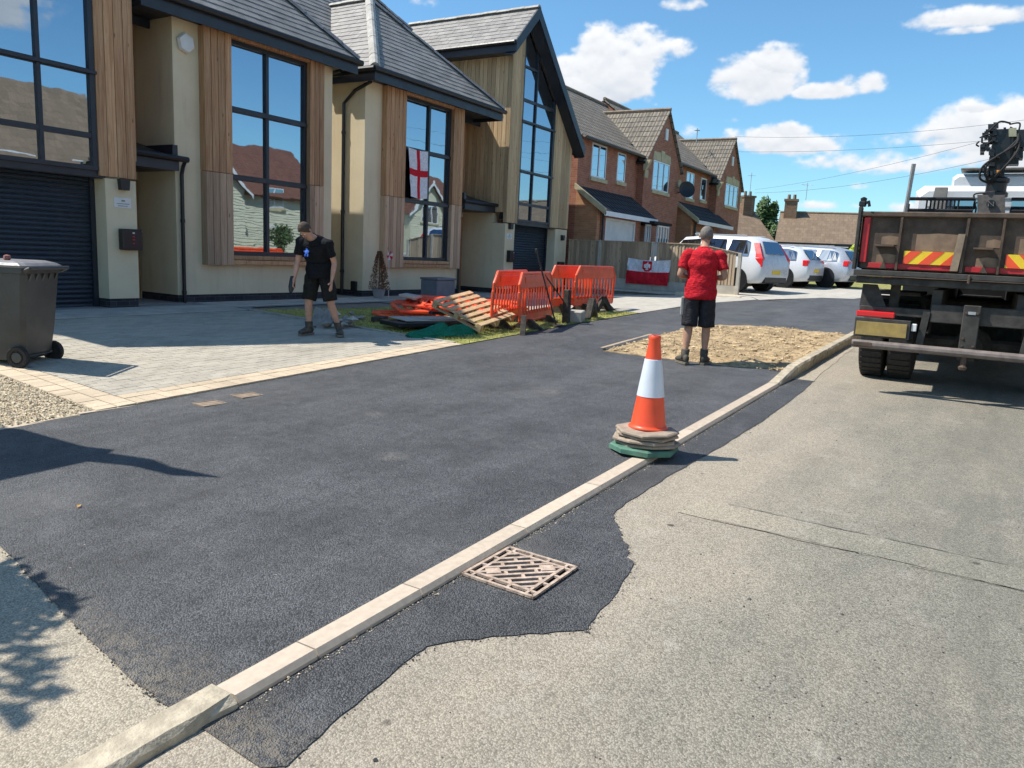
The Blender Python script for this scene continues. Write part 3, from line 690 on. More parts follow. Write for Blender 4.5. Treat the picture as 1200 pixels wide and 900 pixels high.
# thin pale edging along the back of the footway
m = MB(); u = -2.0
while u < 3.6:
    g = G(u, 6.3); m.box(u+.003, u+.912, 6.265, 6.315, g-.1, g+.012); u += .915
m.build('edging_strip', MA['kerb'], None, kind='structure')
m = MB(); pts = [(8.75,6.3),(9.0,6.42),(9.04,8.4),(9.08,9.8),(9.1,10.9)]
ed = []
for a, b in zip(pts[1:], pts[2:]):
    m.prism([(a[0],a[1],G(*a)-.08),(a[0]+.05,a[1],G(*a)-.08),(b[0]+.05,b[1],G(*b)-.08),(b[0],b[1],G(*b)-.08)], (0,0,.105))
m.build('lawn_edging', MA['concrete'], None, kind='structure')
# slab path along the house, apron before the garage
sheet('house_path', [(2,10.9),(9.1,10.9),(9.5,11.25),(12.9,11.25),(12.9,10.4),(19.3,10.4),(19.3,13.7),(9.1,13.7),(2,13.7)], MA['concrete_dk'], .004, .5)
pth = bpy.data.objects['house_path']
cells = []
def slabs(u0, u1, v0, v1, s, t_):
    a = u0
    while a < u1-.05:
        b = v0
        while b < v1-.05: cells.append([(a, b), (min(a+s, u1), b), (min(a+s, u1), min(b+t_, v1)), (a, min(b+t_, v1))]); b += t_
        a += s
slabs(4.3, 9.1, 10.92, 11.9, .9, .5); slabs(9.12, 13.6, 11.45, 12.4, .6, .6); slabs(13.6, 19.2, 11.3, 12.5, .6, .6)
blocks(pth, cells, MA['concrete'], 'paving_slab', 300, h=.016, gap=.006, seed=8)
# lawn
lawn_poly = [(9.12,6.6),(9.0,6.3),(12.4,6.31),(15.6,6.25),(15.5,6.9),(14.4,7.75),(13.8,8.45),(12.4,10.1),(10.6,10.5),(9.14,10.85)]
sheet('lawn', lawn_poly, MA['grass'], .004, .5)
m = MB(); r = random.Random(9)
for i in range(46000):
    u, v = r.uniform(9, 15.6), r.uniform(6.3, 10.9)
    if not inpoly((u, v), lawn_poly): continue
    z = G(u, v); h = r.uniform(.02, .05); a = r.uniform(0, 6.3); w = .0035; lx, ly = r.uniform(-.02, .02), r.uniform(-.02, .02)
    m.add([(u-cos(a)*w, v-sin(a)*w, z), (u+cos(a)*w, v+sin(a)*w, z), (u+lx, v+ly, z+h)], [(0, 1, 2)], r.uniform(-.3, .45) + .25*noise.noise(Vector((u*1.5, v*1.5, 0))))
m.build('lawn_grass', MA['blade'], None, kind='stuff', label='mown patchy lawn between the two driveways', cat='grass')
sheet('garage_forecourt', [(13.8,8.45),(14.4,7.75),(15.5,6.9),(15.6,6.25),(19,6.1),(21.9,5.35),(23.15,5.9),(23.15,12.4),(19.3,12.4),(19.3,10.4),(12.95,10.4)], MA['concrete'], 0, .5)
# ================================================================== NEW HOUSES
def newell(p):
    n = Vector((0,0,0))
    for i in range(len(p)): n += Vector(p[i]).cross(Vector(p[(i+1) % len(p)]))
    return n.normalized()
def clip(poly, f):   # keep f(p) >= 0
    out = []; n = len(poly)
    for i in range(n):
        a, b = poly[i], poly[(i+1) % n]; fa, fb = f(a), f(b)
        if fa >= 0: out.append(a)
        if (fa >= 0) != (fb >= 0): t = fa/(fa-fb); out.append(a+(b-a)*t)
    return out
def roof_plane(parent, poly, mat, name='roof_slope', thick=.05, uvmat=True, label=None):
    """one roof slope: a slab with metric UVs (x along the eaves, y up the slope)"""
    p = [Vector(q) for q in poly]; n = newell(p)
    if n.z < 0: p.reverse(); n = -n
    ex = Vector((-n.y, n.x, 0)).normalized(); ey = n.cross(ex)
    if ey.z < 0: ey = -ey
    m = MB(); m.prism(p, -n*thick); m.uv = []
    for f in m.f: m.uv.append([(Vector(m.v[i]).dot(ex), Vector(m.v[i]).dot(ey)) for i in f])
    return m.build(name, mat, parent, label=label)
def slates(parent, poly, mat, name='slate', course=.19, w=.30, limit=60, seed=1, lift=.012, tone0=0.0, keepall=True):
    p = [Vector(q) for q in poly]; n = newell(p)
    if n.z < 0: p.reverse(); n = -n
    ex = Vector((-n.y, n.x, 0)).normalized(); ey = n.cross(ex)
    if ey.z < 0: ey = -ey
    o = p[0]; ys = [(q-o).dot(ey) for q in p]; xs = [(q-o).dot(ex) for q in p]
    y = min(ys); row = 0; cells = []
    while y < max(ys):
        x = min(xs) - (w/2 if row % 2 else 0)
        band = clip(clip(p, lambda q: (q-o).dot(ey)-y), lambda q: y+course-(q-o).dot(ey))
        if len(band) >= 3:
            while x < max(xs):
                c = clip(clip(band, lambda q: (q-o).dot(ex)-x-.003), lambda q: x+w-.003-(q-o).dot(ex))
                if len(c) >= 3: cells.append((c, y))
                x += w
        y += course; row += 1
    r = random.Random(seed); cells.sort(key=lambda c: (c[0][0]-CAMP).length); rest = MB()
    for i, (c, y0) in enumerate(cells):
        m = MB() if i < limit else rest; jit = r.uniform(0, .004)
        top = [q + n*(lift*(1-((q-o).dot(ey)-y0)/course)+.003+jit) for q in c]; k = len(c)
        m.add(top+[q-n*.004 for q in c], [tuple(range(k))]+[((j+1) % k, j, k+j, k+(j+1) % k) for j in range(k)], r.uniform(-.13, .13)+tone0)
        if i < limit: m.build(name, mat, parent)
    if rest.v: rest.build(name+'_courses', mat, parent, kind='stuff')
def planks(parent, mk, cuts, mat, name='plank', seed=1):
    """mk(a,b) -> MB call args; cuts: list of (a,b)"""
    r = random.Random(seed)
    for a, b in cuts:
        m = MB(); mk(m, a+.002, b-.002, r.uniform(-.30, .20)); m.build(name, mat, parent)
def divide(a, b, w):
    n = max(1, round((b-a)/w)); return [(a+(b-a)*i/n, a+(b-a)*(i+1)/n) for i in range(n)]

CEN = 13.265
def new_house(idx, label):
    far = idx == 1; sg = 1 if far else -1
    U = lambda a: CEN + sg*a
    h = thing('new_house', label, 'house', (0, 0, 0))
    rend, dark, glass = MA['render'], MA['dark'], MA['glass']
    b0, b1 = .565, (4.485 if far else 4.415); g0 = 6.065 if far else 5.465; g1 = g0+3.87
    vb = 12.58 if far else 12.5; vg = 12.1 if far else 12.05
    def bx(m, a0, a1, v0, v1, z0, z1, t=0.0, bev=0.0): m.box(U(a0), U(a1), v0, v1, z0, z1, t, bev)
    # ---- bay walls (front wall has the window opening cut out)
    wa, wb = (1.865, 3.82) if far else (1.355, 3.30)      # glazed width
    wz0, wz1 = 1.33, 5.27
    wood0, wood1 = (1.14, 4.29) if far else (.95, 3.90)
    m = MB()
    bx(m, b0, wa-.02, vb, vb+.3, .57, 5.42); bx(m, wb+.02, b1, vb, vb+.3, .57, 5.42)
    bx(m, wa-.02, wb+.02, vb, vb+.3, .57, wz0-.06); bx(m, wa-.02, wb+.02, vb, vb+.3, wz1+.04, 5.42)
    bx(m, b0, b0+.3, vb+.3, 20, .57, 5.42); bx(m, b1-.3, b1, vb+.3, 13.62, .57, 5.42)
    m.build('bay_wall', rend, h)
    m = MB(); bx(m, b0+.012, b1-.012, vb+.012, vb+.29, .10, .57); bx(m, b0+.012, b0+.29, vb+.29, 20, .1, .57); bx(m, b1-.29, b1-.012, vb+.29, 13.6, .1, .57)
    m.build('brick_plinth', MA['plinth'], h)
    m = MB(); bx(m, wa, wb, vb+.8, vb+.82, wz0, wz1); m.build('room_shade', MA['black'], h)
    # ---- timber surround, proud of the render: jambs in two lifts, head and sill boards
    pr = .16; zs = 2.83
    for (a0, a1, edge) in ((wood0, wa, -1), (wb, wood1, 1)):
        for (z0, z1, mt, pz) in ((1.13, zs-.008, MA['wood_grey'], pr+.004), (zs, 5.33, MA['wood'], pr)):
            planks(h, lambda m, a, b, t: bx(m, a+.003, b-.003, vb-pz, vb+.02, z0, z1, t, .004), divide(a0, a1, .145), mt, seed=int(a0*100)+int(z0*10)+idx)
    planks(h, lambda m, a, b, t: bx(m, wa+.003, wb-.003, vb-pr+.01, vb+.02, a+.002, b-.002, t, .004), [(1.14, 1.23), (1.235, 1.32)], MA['wood'], seed=idx+70)
    m = MB(); bx(m, wa, wb, vb-pr+.01, vb+.02, 5.265, 5.335, .1); m.build('plank', MA['wood'], h)
    # ---- big window: frame + six panes
    fz = [(1.33, 2.74, 0), (2.84, 3.98, 1), (4.08, 5.26, 2)]; win = bpy.data.objects.new('window', None); COL.objects.link(win); win.parent = h
    mid = (wa+wb)/2 + (.06 if not far else .06); f0, f1 = vb-.06, vb+.04
    m = MB()
    bx(m, wa, wa+.07, f0, f1, 1.32, 5.265); bx(m, wb-.07, wb, f0, f1, 1.32, 5.265); bx(m, wa+.07, mid-.035, f0, f1, 1.32, 1.40); bx(m, mid+.035, wb-.07, f0, f1, 1.32, 1.40)
    bx(m, mid-.035, mid+.035, f0-.004, f1, 1.324, 5.26); 
    for z in (2.79, 4.03): bx(m, wa+.01, wb-.01, f0-.03, f0-.005, z-.045, z+.02); bx(m, wa+.07, wb-.07, f0-.002, f1-.002, z-.05, z+.05)
    bx(m, wa+.07, mid-.035, f0, f1, 5.19, 5.265); bx(m, mid+.035, wb-.07, f0, f1, 5.19, 5.265)
    bx(m, wa-.01, wb+.01, f0-.05, f0, 1.30, 1.335)
    m.build('frame', dark, win)
    for i, (z0, z1) in enumerate(((1.38, 2.76), (2.82, 4.0), (4.06, 5.22))):
        for a, b in ((wa+.05, mid-.02), (mid+.02, wb-.05)):
            m = MB(); bx(m, a, b, vb-.012, vb-.002, z0, z1); m.build('pane', glass, win)
    # ---- entrance recess
    ve = 13.62
    m = MB(); bx(m, b1-.3, g0, ve, ve+.2, .10, 3.0); bx(m, b1-.3, g0, ve, ve+.02, 3.0, 5.4) if False else None
    m.build('entrance_wall', rend, h)
    planks(h, lambda m, a, b, t: bx(m, a+.003, b-.003, ve-.03, ve+.1, 3.02, 5.5, t, .004), divide(b1-.28, g0-.02, .14), MA['wood'], seed=idx+5)
    m = MB(); bx(m, g0-1.02, g0-.06, ve-.05, ve-.002, .42, 2.62); d_ = m.build('front_door', MA['oak'], h)
    m = MB(); bx(m, g0-.95, g0-.93, ve-.12, ve-.05, 1.2, 1.7); bx(m, g0-.8, g0-.66, ve-.06, ve-.045, 1.2, 2.4); m.build('door_glass', dark, d_)
    m = MB(); bx(m, b1-.28, g0-.02, ve-1.2, ve-.01, .30, .435); m.build('door_step', MA['concrete_dk'], h)
    # canopy over the entrance with its gutter
    cv = vb-.12; ca0, ca1 = b1+.004, g0-.004
    m = MB(); bx(m, ca0, ca1, cv, ve-.03, 2.76, 2.97); m.prism([(U(ca0),cv+.02,2.972),(U(ca1),cv+.02,2.972),(U(ca1),ve-.03,3.25),(U(ca0),ve-.03,3.25)], (0,0,.03))
    bx(m, ca0, ca0+.10, cv+.03, ve-.03, 2.975, 3.20)
    m.build('canopy', dark, h)
    ga0 = b1-.14 if not far else b1-.10
    m = MB(); m.tube([(U(ga0), cv-.05, 2.965), (U(ca1), cv-.05, 2.975)], .052, 8); m.tube([(U(b1-.09), cv-.05, 2.95), (U(b1-.09), cv+.02, 2.85), (U(b1-.09), vb-.055, 2.72), (U(b1-.09), vb-.055, .42)], .034, 8)
    for z in (.62, 1.9): m.tube([(U(b1-.09), vb-.055, z-.03), (U(b1-.09), vb-.055, z+.03)], .042, 8)
    m.build('canopy_downpipe', MA['black'], h)
    # party-side downpipe
    dp = (U(b0-.045), vb+.62 if far else vb+1.2)
    m = MB(); m.tube([(U(b0-.02)-.02*sg, vb-.2, 5.28), (dp[0], dp[1]-.35, 5.12), (dp[0], dp[1], 4.85), (dp[0], dp[1], .45), (dp[0], dp[1]-.08, .36)], .04, 8)
    for z in (1.0, 2.4, 4.2): m.tube([(dp[0], dp[1], z-.03), (dp[0], dp[1], z+.03)], .05, 8)
    m.build('downpipe', MA['black'], h)
    # ---- bay roof: hipped, with its ridge running back to the main roof
    ze = 5.56; ea0, ea1 = (.335, 5.72) if far else (.165, 5.25); ev = 12.1
    ap = (2.68, 14.4, 7.86); bk = (2.68, 15.76, 7.86)
    P = lambda a, v, z: (U(a), v, z)
    left = [P(ea0, ev, ze), P(ap[0], ap[1], ap[2]), P(bk[0], bk[1], bk[2]), P(ea0, 13.46, ze)]
    front = [P(ea0, ev, ze), P(ea1, ev, ze), P(*ap)]
    right = [P(ea1, ev, ze), P(*ap), P(*bk), P(ea1, 13.9, ze)]
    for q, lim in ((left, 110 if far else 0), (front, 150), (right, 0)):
        roof_plane(h, q, MA['slate']); slates(h, q, MA['slate'], limit=lim, seed=idx*7+len(q), tone0=.12 if (far and q is left) else 0.0)  # side slope of the far bay toned lighter for the sun on it
    # main roof, ridge parallel with the street; H1 and H2 slopes stop short of the party gap
    mz = lambda v: ze + (v-13.46)
    rt = 9.35; rv = 13.46+(rt-ze)
    mn = [P(ea0, 13.46, ze), P(g1+.3, 13.46, ze), P(g1+.3-2.2, rv, rt), P(ea0+(1.1 if far else 1.6), rv, rt)]
    if far: mn = [P(ea0, 13.46, ze), P(9.6, 13.46, ze), P(5.42, rv, rt), P(ea0, rv, rt)]
    roof_plane(h, mn, MA['slate']); slates(h, mn, MA['slate'], limit=90, seed=idx+31)
    roof_plane(h, [(mn[3][0], rv, rt), (mn[2][0], rv, rt), (mn[1][0], rv+4, ze), (mn[0][0], rv+4, ze)], MA['slate'])
    m = MB(); bx(m, ea0+.3, g1-.1, 14.2, 20.9, .1, 5.5); m.build('house_core', rend, h)
    def ridge(a, b, mat, r=.075, seg=.45):
        a, b = Vector(a), Vector(b); L_ = (b-a).length; n = max(1, int(L_/seg)); m = MB(); d = (b-a).normalized(); s = d.cross(Vector((0,0,1))).normalized(); up = s.cross(d)
        for i in range(n):
            p, q = a+(b-a)*(i/n), a+(b-a)*((i+1)/n)-d*.006; e = .008*(i % 2)
            m.loft([[p+s*(-.12)+up*(-.045+e), p+s*(-.06)+up*(.02+e), p+up*(.045+e), p+s*.06+up*(.02+e), p+s*.12+up*(-.045+e), p+up*(-.05)], [q+s*(-.12)+up*(-.045+e), q+s*(-.06)+up*(.02+e), q+up*(.045+e), q+s*.06+up*(.02+e), q+s*.12+up*(-.045+e), q+up*(-.05)]], tone=random.uniform(-.15,.15))
        m.build('ridge_tiles', mat, h)
    ridge(P(ea0, ev, ze+.03), P(ap[0], ap[1], ap[2]+.03), MA['ridge_pale'] if far else MA['ridge'])
    ridge(P(ea1, ev, ze+.03), P(ap[0], ap[1], ap[2]+.03), MA['ridge']); ridge(P(ap[0], ap[1], ap[2]+.03), P(bk[0], bk[1], bk[2]+.03), MA['ridge_pale'])
    ridge((mn[1][0], mn[1][1], mn[1][2]+.03), (mn[2][0], mn[2][1], mn[2][2]+.03), MA['ridge']); ridge((mn[3][0], rv, rt+.03), (mn[2][0], rv, rt+.03), MA['ridge'])
    # fascia, soffit, gutter round the bay
    m = MB(); bx(m, ea0+.02, ea1-.02, ev+.02, ev+.05, 5.26, 5.53); bx(m, ea0+.02, ea0+.05, ev+.05, 13.9, 5.26, 5.53); bx(m, ea0+.05, ea1-.02, ev+.05, vb+.1, 5.345, 5.37)
    bx(m, ea0+.05, b0+.1, vb+.1, 13.9, 5.345, 5.37); bx(m, b1-.2, ea1-.02, vb+.1, 13.3, 5.345, 5.37); bx(m, ea1-.05, ea1-.02, ev+.05, 13.3, 5.26, 5.53)
    m.build('fascia', dark, h)
    m = MB(); m.tube([P(ea0-.05, ev-.035, 5.50), P(ea1+.03, ev-.035, 5.50)], .058, 8); m.tube([P(ea0-.05, ev-.035, 5.50), P(ea0-.05, 13.5, 5.50)], .058, 8); m.build('gutter', MA['black'], h)
    # ---- garage wing with its steep asymmetric gable
    rz, ra = 8.52, g0+.72; vf = 11.75; ia, oa = g0-.43, g0+4.07; iz, oz = rz-(ra-ia), rz-(oa-ra)
    gz = lambda a: rz-.30-abs(a-ra)          # underside of the roof
    gd = vg+.35                              # plane of the roller door
    ga, gb = g0+.64, g0+2.62                 # glazing
    dz = 2.50
    m = MB()                                  # piers beside the door
    bx(m, g0, g0+.52, vg, gd+.1, .57, dz-.03); bx(m, g0, g0+.25, gd+.1, 16, .57, 2.78); m.build('garage_pier', rend, h)
    m = MB(); bx(m, g0+3.07, g1, vg, gd+.1, .57, dz-.03); bx(m, g1-.25, g1, gd+.1, 16, .57, 2.78); m.build('garage_pier', rend, h)
    m = MB(); bx(m, g0+.012, g0+.508, vg+.012, gd+.09, .1, .57); bx(m, g0+3.082, g1-.012, vg+.012, gd+.09, .1, .57); bx(m, g0+.012, g0+.24, gd+.09, 16, .1, .57); m.build('brick_plinth', MA['plinth'], h)
    dr = bpy.data.objects.new('garage_door', None); COL.objects.link(dr); dr.parent = h
    z = .40
    while z < dz-.03:
        m = MB(); a0, a1 = g0+.52, g0+3.07; zz = min(z+.075, dz-.02)
        m.loft([[ (U(a), gd, z+.002), (U(a), gd-.012, z+.018), (U(a), gd-.018, (z+zz)/2), (U(a), gd-.012, zz-.018), (U(a), gd, zz-.002), (U(a), gd+.02, zz-.002), (U(a), gd+.02, z+.002)] for a in (a0, a1)])
        m.build('slat', MA['shutter'], dr); z += .075
    m = MB(); bx(m, g0+.521, g0+.60, gd-.06, gd-.02, .4, dz-.02); bx(m, g0+2.99, g0+3.069, gd-.06, gd-.02, .4, dz-.02); m.build('guide_rail', dark, dr)
    m = MB(); bx(m, g0+.52, g0+3.07, vg+.06, gd+.12, dz-.04, dz+.10); bx(m, g0+.50, g0+3.10, vg+.02, vg+.06, dz-.03, dz+.07); m.build('garage_lintel', dark, h)
    # gable backing wall (dark) + vertical boards
    def slope_board(m, a, b, t, z0, v0, v1):
        pts = [(U(a), v0, z0), (U(b), v0, z0), (U(b), v0, gz(b))] + ([(U(ra), v0, gz(ra))] if (a < ra < b) else []) + [(U(a), v0, gz(a))]
        m.prism(pts, (0, v1-v0, 0), t)
    mt = MA['wood_pale'] if far else MA['wood_grey']
    planks(h, lambda m, a, b, t: slope_board(m, a+.003, b-.003, t, dz, vg-.02, vg+.10), divide(g0-.002, ga-.02, .145), MA['wood_pale'] if far else MA['wood'], seed=idx+11)
    planks(h, lambda m, a, b, t: slope_board(m, a+.003, b-.003, t, dz, vg-.02, vg+.10), divide(gb+.02, g1, .13), MA['wood_pale'], seed=idx+12)
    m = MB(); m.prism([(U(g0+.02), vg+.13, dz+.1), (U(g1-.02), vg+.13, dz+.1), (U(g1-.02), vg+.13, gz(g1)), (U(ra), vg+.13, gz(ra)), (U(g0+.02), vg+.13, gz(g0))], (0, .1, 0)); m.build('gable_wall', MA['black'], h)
    # inner side wall boards
    zt = gz(g0)+.02
    planks(h, lambda m, a, b, t: m.box(U(g0-.02), U(g0+.10), a+.003, b-.003, 2.785, zt, t, .004), divide(vg-.02, 16.2, .14), MA['wood_pale'] if far else MA['wood'], seed=idx+13)
    if not far:
        pass
    # gable glazing
    gw = bpy.data.objects.new('gable_window', None); COL.objects.link(gw); gw.parent = h
    mid = g0+1.45
    lights = []; zr = [dz+.08, 3.09, 4.03, 5.45, 6.05]
    def gp(m, a, b, z0, z1, v0, v1):   # pane polygon clipped by the roof slope
        poly = [Vector((a, 0, z0)), Vector((b, 0, z0)), Vector((b, 0, z1)), Vector((a, 0, z1))]
        poly = clip(poly, lambda q: rz-.36-(q.x-ra)-q.z); poly = clip(poly, lambda q: rz-.36-(ra-q.x)-q.z)
        if len(poly) >= 3: m.prism([(U(q.x), v0, q.z) for q in poly], (0, v1-v0, 0)); return True
        return False
    for i in range(4):
        for a, b in ((ga+.04, mid-.025), (mid+.025, gb-.04)):
            m = MB(); gp(m, a, b, zr[i]+.04, zr[i+1]-.03, vg+.045, vg+.055)
            if m.v: m.build('pane', glass, gw)
    m = MB(); gp(m, ga+.04, mid-.025, 6.10, 6.93, vg+.045, vg+.055); m.build('pane', glass, gw, label='tilted open top light'); 
    m = MB(); gp(m, mid+.025, gb-.04, 6.10, 9, vg+.045, vg+.055); m.build('pane', glass, gw)
    m = MB(); gp(m, ga+.04, mid-.025, 7.02, 9, vg+.045, vg+.055); m.build('pane', glass, gw)
    m = MB()
    gp(m, ga-.02, ga+.06, dz+.07, 9, vg-.005, vg+.09); gp(m, gb-.06, gb+.02, dz+.07, 9, vg-.005, vg+.09); gp(m, mid-.03, mid+.03, dz+.09, 9, vg+.0, vg+.088)
    for z in zr[1:]: gp(m, ga+.06, gb-.06, z-.04, z+.04, vg+.003, vg+.086); 
    for z in (4.03, 5.45, 6.05)[:2]: gp(m, ga-.03, gb+.03, z-.03, z+.015, vg-.05, vg-.008)
    gp(m, ga+.06, mid-.03, 6.94, 7.0, vg+.003, vg+.086)
    bx(m, ga-.02, gb+.02, vg-.02, vg+.09, dz+.07, dz+.135)
    m.build('frame', dark, gw)
    # roof slopes
    bb = 13.46+(iz-ze); rb = 13.46+(rz-ze)
    inner = [P(ia, vf, iz), P(ra, vf, rz), P(ra, rb, rz), P(ia, bb, iz)]; outer = [P(ra, vf, rz), P(oa, vf, oz), P(oa, 16, oz), P(ra, rb+.6, rz)]
    roof_plane(h, inner, MA['slate'], thick=.08); roof_plane(h, outer, MA['slate'], thick=.08)
    slates(h, inner, MA['slate'], limit=60 if far else 0, seed=idx+41, tone0=.05); slates(h, outer, MA['slate'], limit=0, seed=idx+42)
    ridge(P(ra, vf-.01, rz+.03), P(ra, rb, rz+.03), MA['ridge_pale'])
    # bargeboards and inner eaves fascia
    def barge(a0, z0, a1, z1, t=.26, v0=vf-.03, v1=vf+.02):
        m.prism([P(a0, v0, z0), P(a1, v0, z1), P(a1, v0, z1-t), P(a0, v0, z0-t)], (0, v1-v0, 0))
    m = MB(); barge(ia-.02, iz, ra, rz+.02, .33); barge(ra, rz+.02, oa+.02, oz, .33)
    m.prism([P(ia-.02, vf+.02, iz-.33), P(ra, vf+.02, rz-.31), P(oa+.02, vf+.02, oz-.33), P(oa+.02, vf+.02, oz-.35), P(ra, vf+.02, rz-.35), P(ia-.02, vf+.02, iz-.36)], (0, .33, 0))
    bx(m, ia-.02, ia+.01, vf+.02, bb, iz-.29, iz-.04); bx(m, ia+.01, g0-.02, vf+.35, bb, iz-.28, iz-.26)
    bx(m, oa-.01, oa+.02, vf+.02, 16, oz-.25, oz-.02)
    m.build('bargeboard', dark, h)
    m = MB(); m.tube([P(ia-.07, vf+.0, iz-.06), P(ia-.07, bb, iz-.06)], .055, 8); m.tube([P(oa+.07, vf+.0, oz-.06), P(oa+.07, 16, oz-.06)], .055, 8); m.build('gutter', MA['black'], h)
    # entrance eaves between bay and garage
    m = MB(); bx(m, b1+.01, g0-.03, 13.1, 13.14, 5.2, 5.5); bx(m, b1+.01, g0-.03, 13.14, 13.6, 5.36, 5.38); m.tube([P(b1+.02, 13.05, 5.5), P(g0-.04, 13.05, 5.5)], .055, 8); m.build('entrance_fascia', dark, h)
    # fittings on the inner pier
    u0 = U(g0+.235)
    lt = MB(); lt.prism([(u0-.07, vg, 2.31), (u0+.07, vg, 2.31), (u0+.085, vg, 2.48), (u0-.085, vg, 2.48)][::1], (0, -.09, 0)); lt.build('wall_light', MA['black'], h)
    m = MB(); m.box(u0-.155, u0+.135, vg-.012, vg-.001, 2.03, 2.19); sg_ = m.build('name_plate', MA['whitepaint'], h)
    m = MB(); m.box(u0-.03, u0+.03, vg-.016, vg-.012, 2.13, 2.155); m.box(u0-.11, u0+.10, vg-.016, vg-.012, 2.09, 2.10); m.box(u0-.09, u0+.07, vg-.016, vg-.012, 2.055, 2.065); m.build('lettering', MA['concrete_dk'], sg_)
    m = MB(); m.box(u0-.12+.02, u0+.24, vg-.13, vg-.001, 1.36, 1.70, 0, .012); m.box(u0-.115+.02, u0+.235, vg-.14, vg-.125, 1.62, 1.655); pb = m.build('post_box', MA['black'], h)
    m = MB(); 
    for z in (1.46, 1.52, 1.57): m.box(u0+.065, u0+.10, vg-.134, vg-.1305, z, z+.02)
    m.build('red_mark', MA['redpaint'], pb); MB().box(u0+.06, u0+.095, vg-.146, vg-.1405, 1.625, 1.65).build('badge', MA['whitepaint'], pb)
    if far:
        u1 = U(g0+3.07+.45)
        lt = MB(); lt.prism([(u1-.06, vg, 2.12), (u1+.06, vg, 2.12), (u1+.075, vg, 2.29), (u1-.075, vg, 2.29)], (0, -.09, 0)); lt.build('wall_light', MA['black'], h)
        m = MB(); m.box(u1-.22, u1-.06, vg-.10, vg-.001, 1.12, 1.42, 0, .01); m.build('meter_box', MA['black'], h); m = MB(); m.box(u1+.0, u1+.14, vg-.10, vg-.001, 1.14, 1.42, 0, .01); m.build('meter_box', MA['black'], h)
        m = MB(); m.box(U(b0-.07), U(b0-.001), vb+.16, vb+.32, .56, .78, 0, .008); m.build('socket_box', MA['black'], h)
    else:
        m = MB(); cx, cz = 9.09, 4.96
        for rr, v0, v1, mt_ in ((.19, vb-.07, vb-.001, None),):
            ang = [90, 30, -30, -90, -150, 150]
            m.loft([[Vector((cx+cos(radians(a+12))*k, v, cz+sin(radians(a+12))*k*1.05)) for a in ang] for k, v in ((.15, vb-.001), (.175, vb-.03), (.15, vb-.085), (.10, vb-.095))])
        m.build('alarm_box', MA['whitepaint'], h)
    return h
H1 = new_house(0, 'nearer cream rendered house with timber framed bay, dark garage shutter at the left edge')
H2 = new_house(1, 'further cream rendered house with timber clad pointed gable and flag in its bay window')
# flag of red cross on white hung in the far bay window
def cloth_flag(name, label, org, ex, ez, nx, nz, regions, amp, mats, seed, normal, sk=None):
    """cloth grid; regions(i,j)->material index"""
    m = MB(); org, ex, ez, nrm = Vector(org), Vector(ex), Vector(ez), Vector(normal)
    pts = []
    for j in range(nz+1):
        for i in range(nx+1):
            s, t = i/nx, j/nz; q = org+ex*s+ez*t
            w = amp*(noise.noise(Vector((s*4+seed, t*2.2, seed)))+.4*noise.noise(Vector((s*11, t*5+seed, 1))))
            if sk: q = q + sk(s, t)
            pts.append(q+nrm*w)
    b = nrm*-.004
    for j in range(nz):
        for i in range(nx):
            m.mi = regions((i+.5)/nx, (j+.5)/nz); k = j*(nx+1)+i
            m.add([pts[k], pts[k+1], pts[k+nx+2], pts[k+nx+1]], [(0,1,2,3)])
    o = m.build(name, mats, None, smooth=True, label=label, cat='flag'); return o
def st_george(s, t): return 1 if abs(s-.5) < .085 or abs(t-.47) < .068 else 0
cloth_flag('cross_flag', 'white flag with red cross hanging behind the far bay window', (15.21, 12.42, 4.05), (.80, 0, 0), (.05, 0, -1.16), 40, 44, st_george, .02, [MA['flagw'], MA['flagr']], 2.3, (0, -1, 0),
           sk=lambda s, t: Vector((.03*(1-s)*t*3-.02*t*s*3, 0, -.03*sin(s*3))))
# ================================================================== BRICK HOUSES
def window(parent, plane, c0, c1, z0, z1, fixed, outn, lights=2, frame=None, glass=None, sill=True, fw=.055, open_=None, name='window'):
    """plane 'v': wall at v=fixed, c along u ; plane 'u': wall at u=fixed, c along v. outn = +-1 direction the wall faces"""
    frame = frame or MA['upvc']; glass = glass or MA['glass_pale']
    w = bpy.data.objects.new(name, None); COL.objects.link(w); w.parent = parent
    def bx(m, a, b, d0, d1, y0, y1):
        lo, hi = sorted((fixed+outn*d0, fixed+outn*d1))
        if plane == 'v': m.box(a, b, lo, hi, y0, y1)
        else: m.box(lo, hi, a, b, y0, y1)
    m = MB(); bx(m, c0, c0+fw, -.04, .03, z0, z1); bx(m, c1-fw, c1, -.04, .03, z0, z1); bx(m, c0+fw, c1-fw, -.04, .03, z0, z0+fw); bx(m, c0+fw, c1-fw, -.04, .03, z1-fw, z1)
    for i in range(1, lights):
        x = c0+(c1-c0)*i/lights; bx(m, x-fw*.7, x+fw*.7, -.038, .034, z0+fw*.9, z1-fw*.9)
    m.build('frame', frame, w)
    for i in range(lights):
        a = c0+(c1-c0)*i/lights+fw*.5; b = c0+(c1-c0)*(i+1)/lights-fw*.5
        m = MB(); bx(m, a, b, .004, .012, z0+fw*.5, z1-fw*.5); m.build('pane', glass, w)
    if sill:
        m = MB(); bx(m, c0-.08, c1+.08, .0, .09, z0-.14, z0-.01); m.build('sill', MA['stone'], w)
    return w
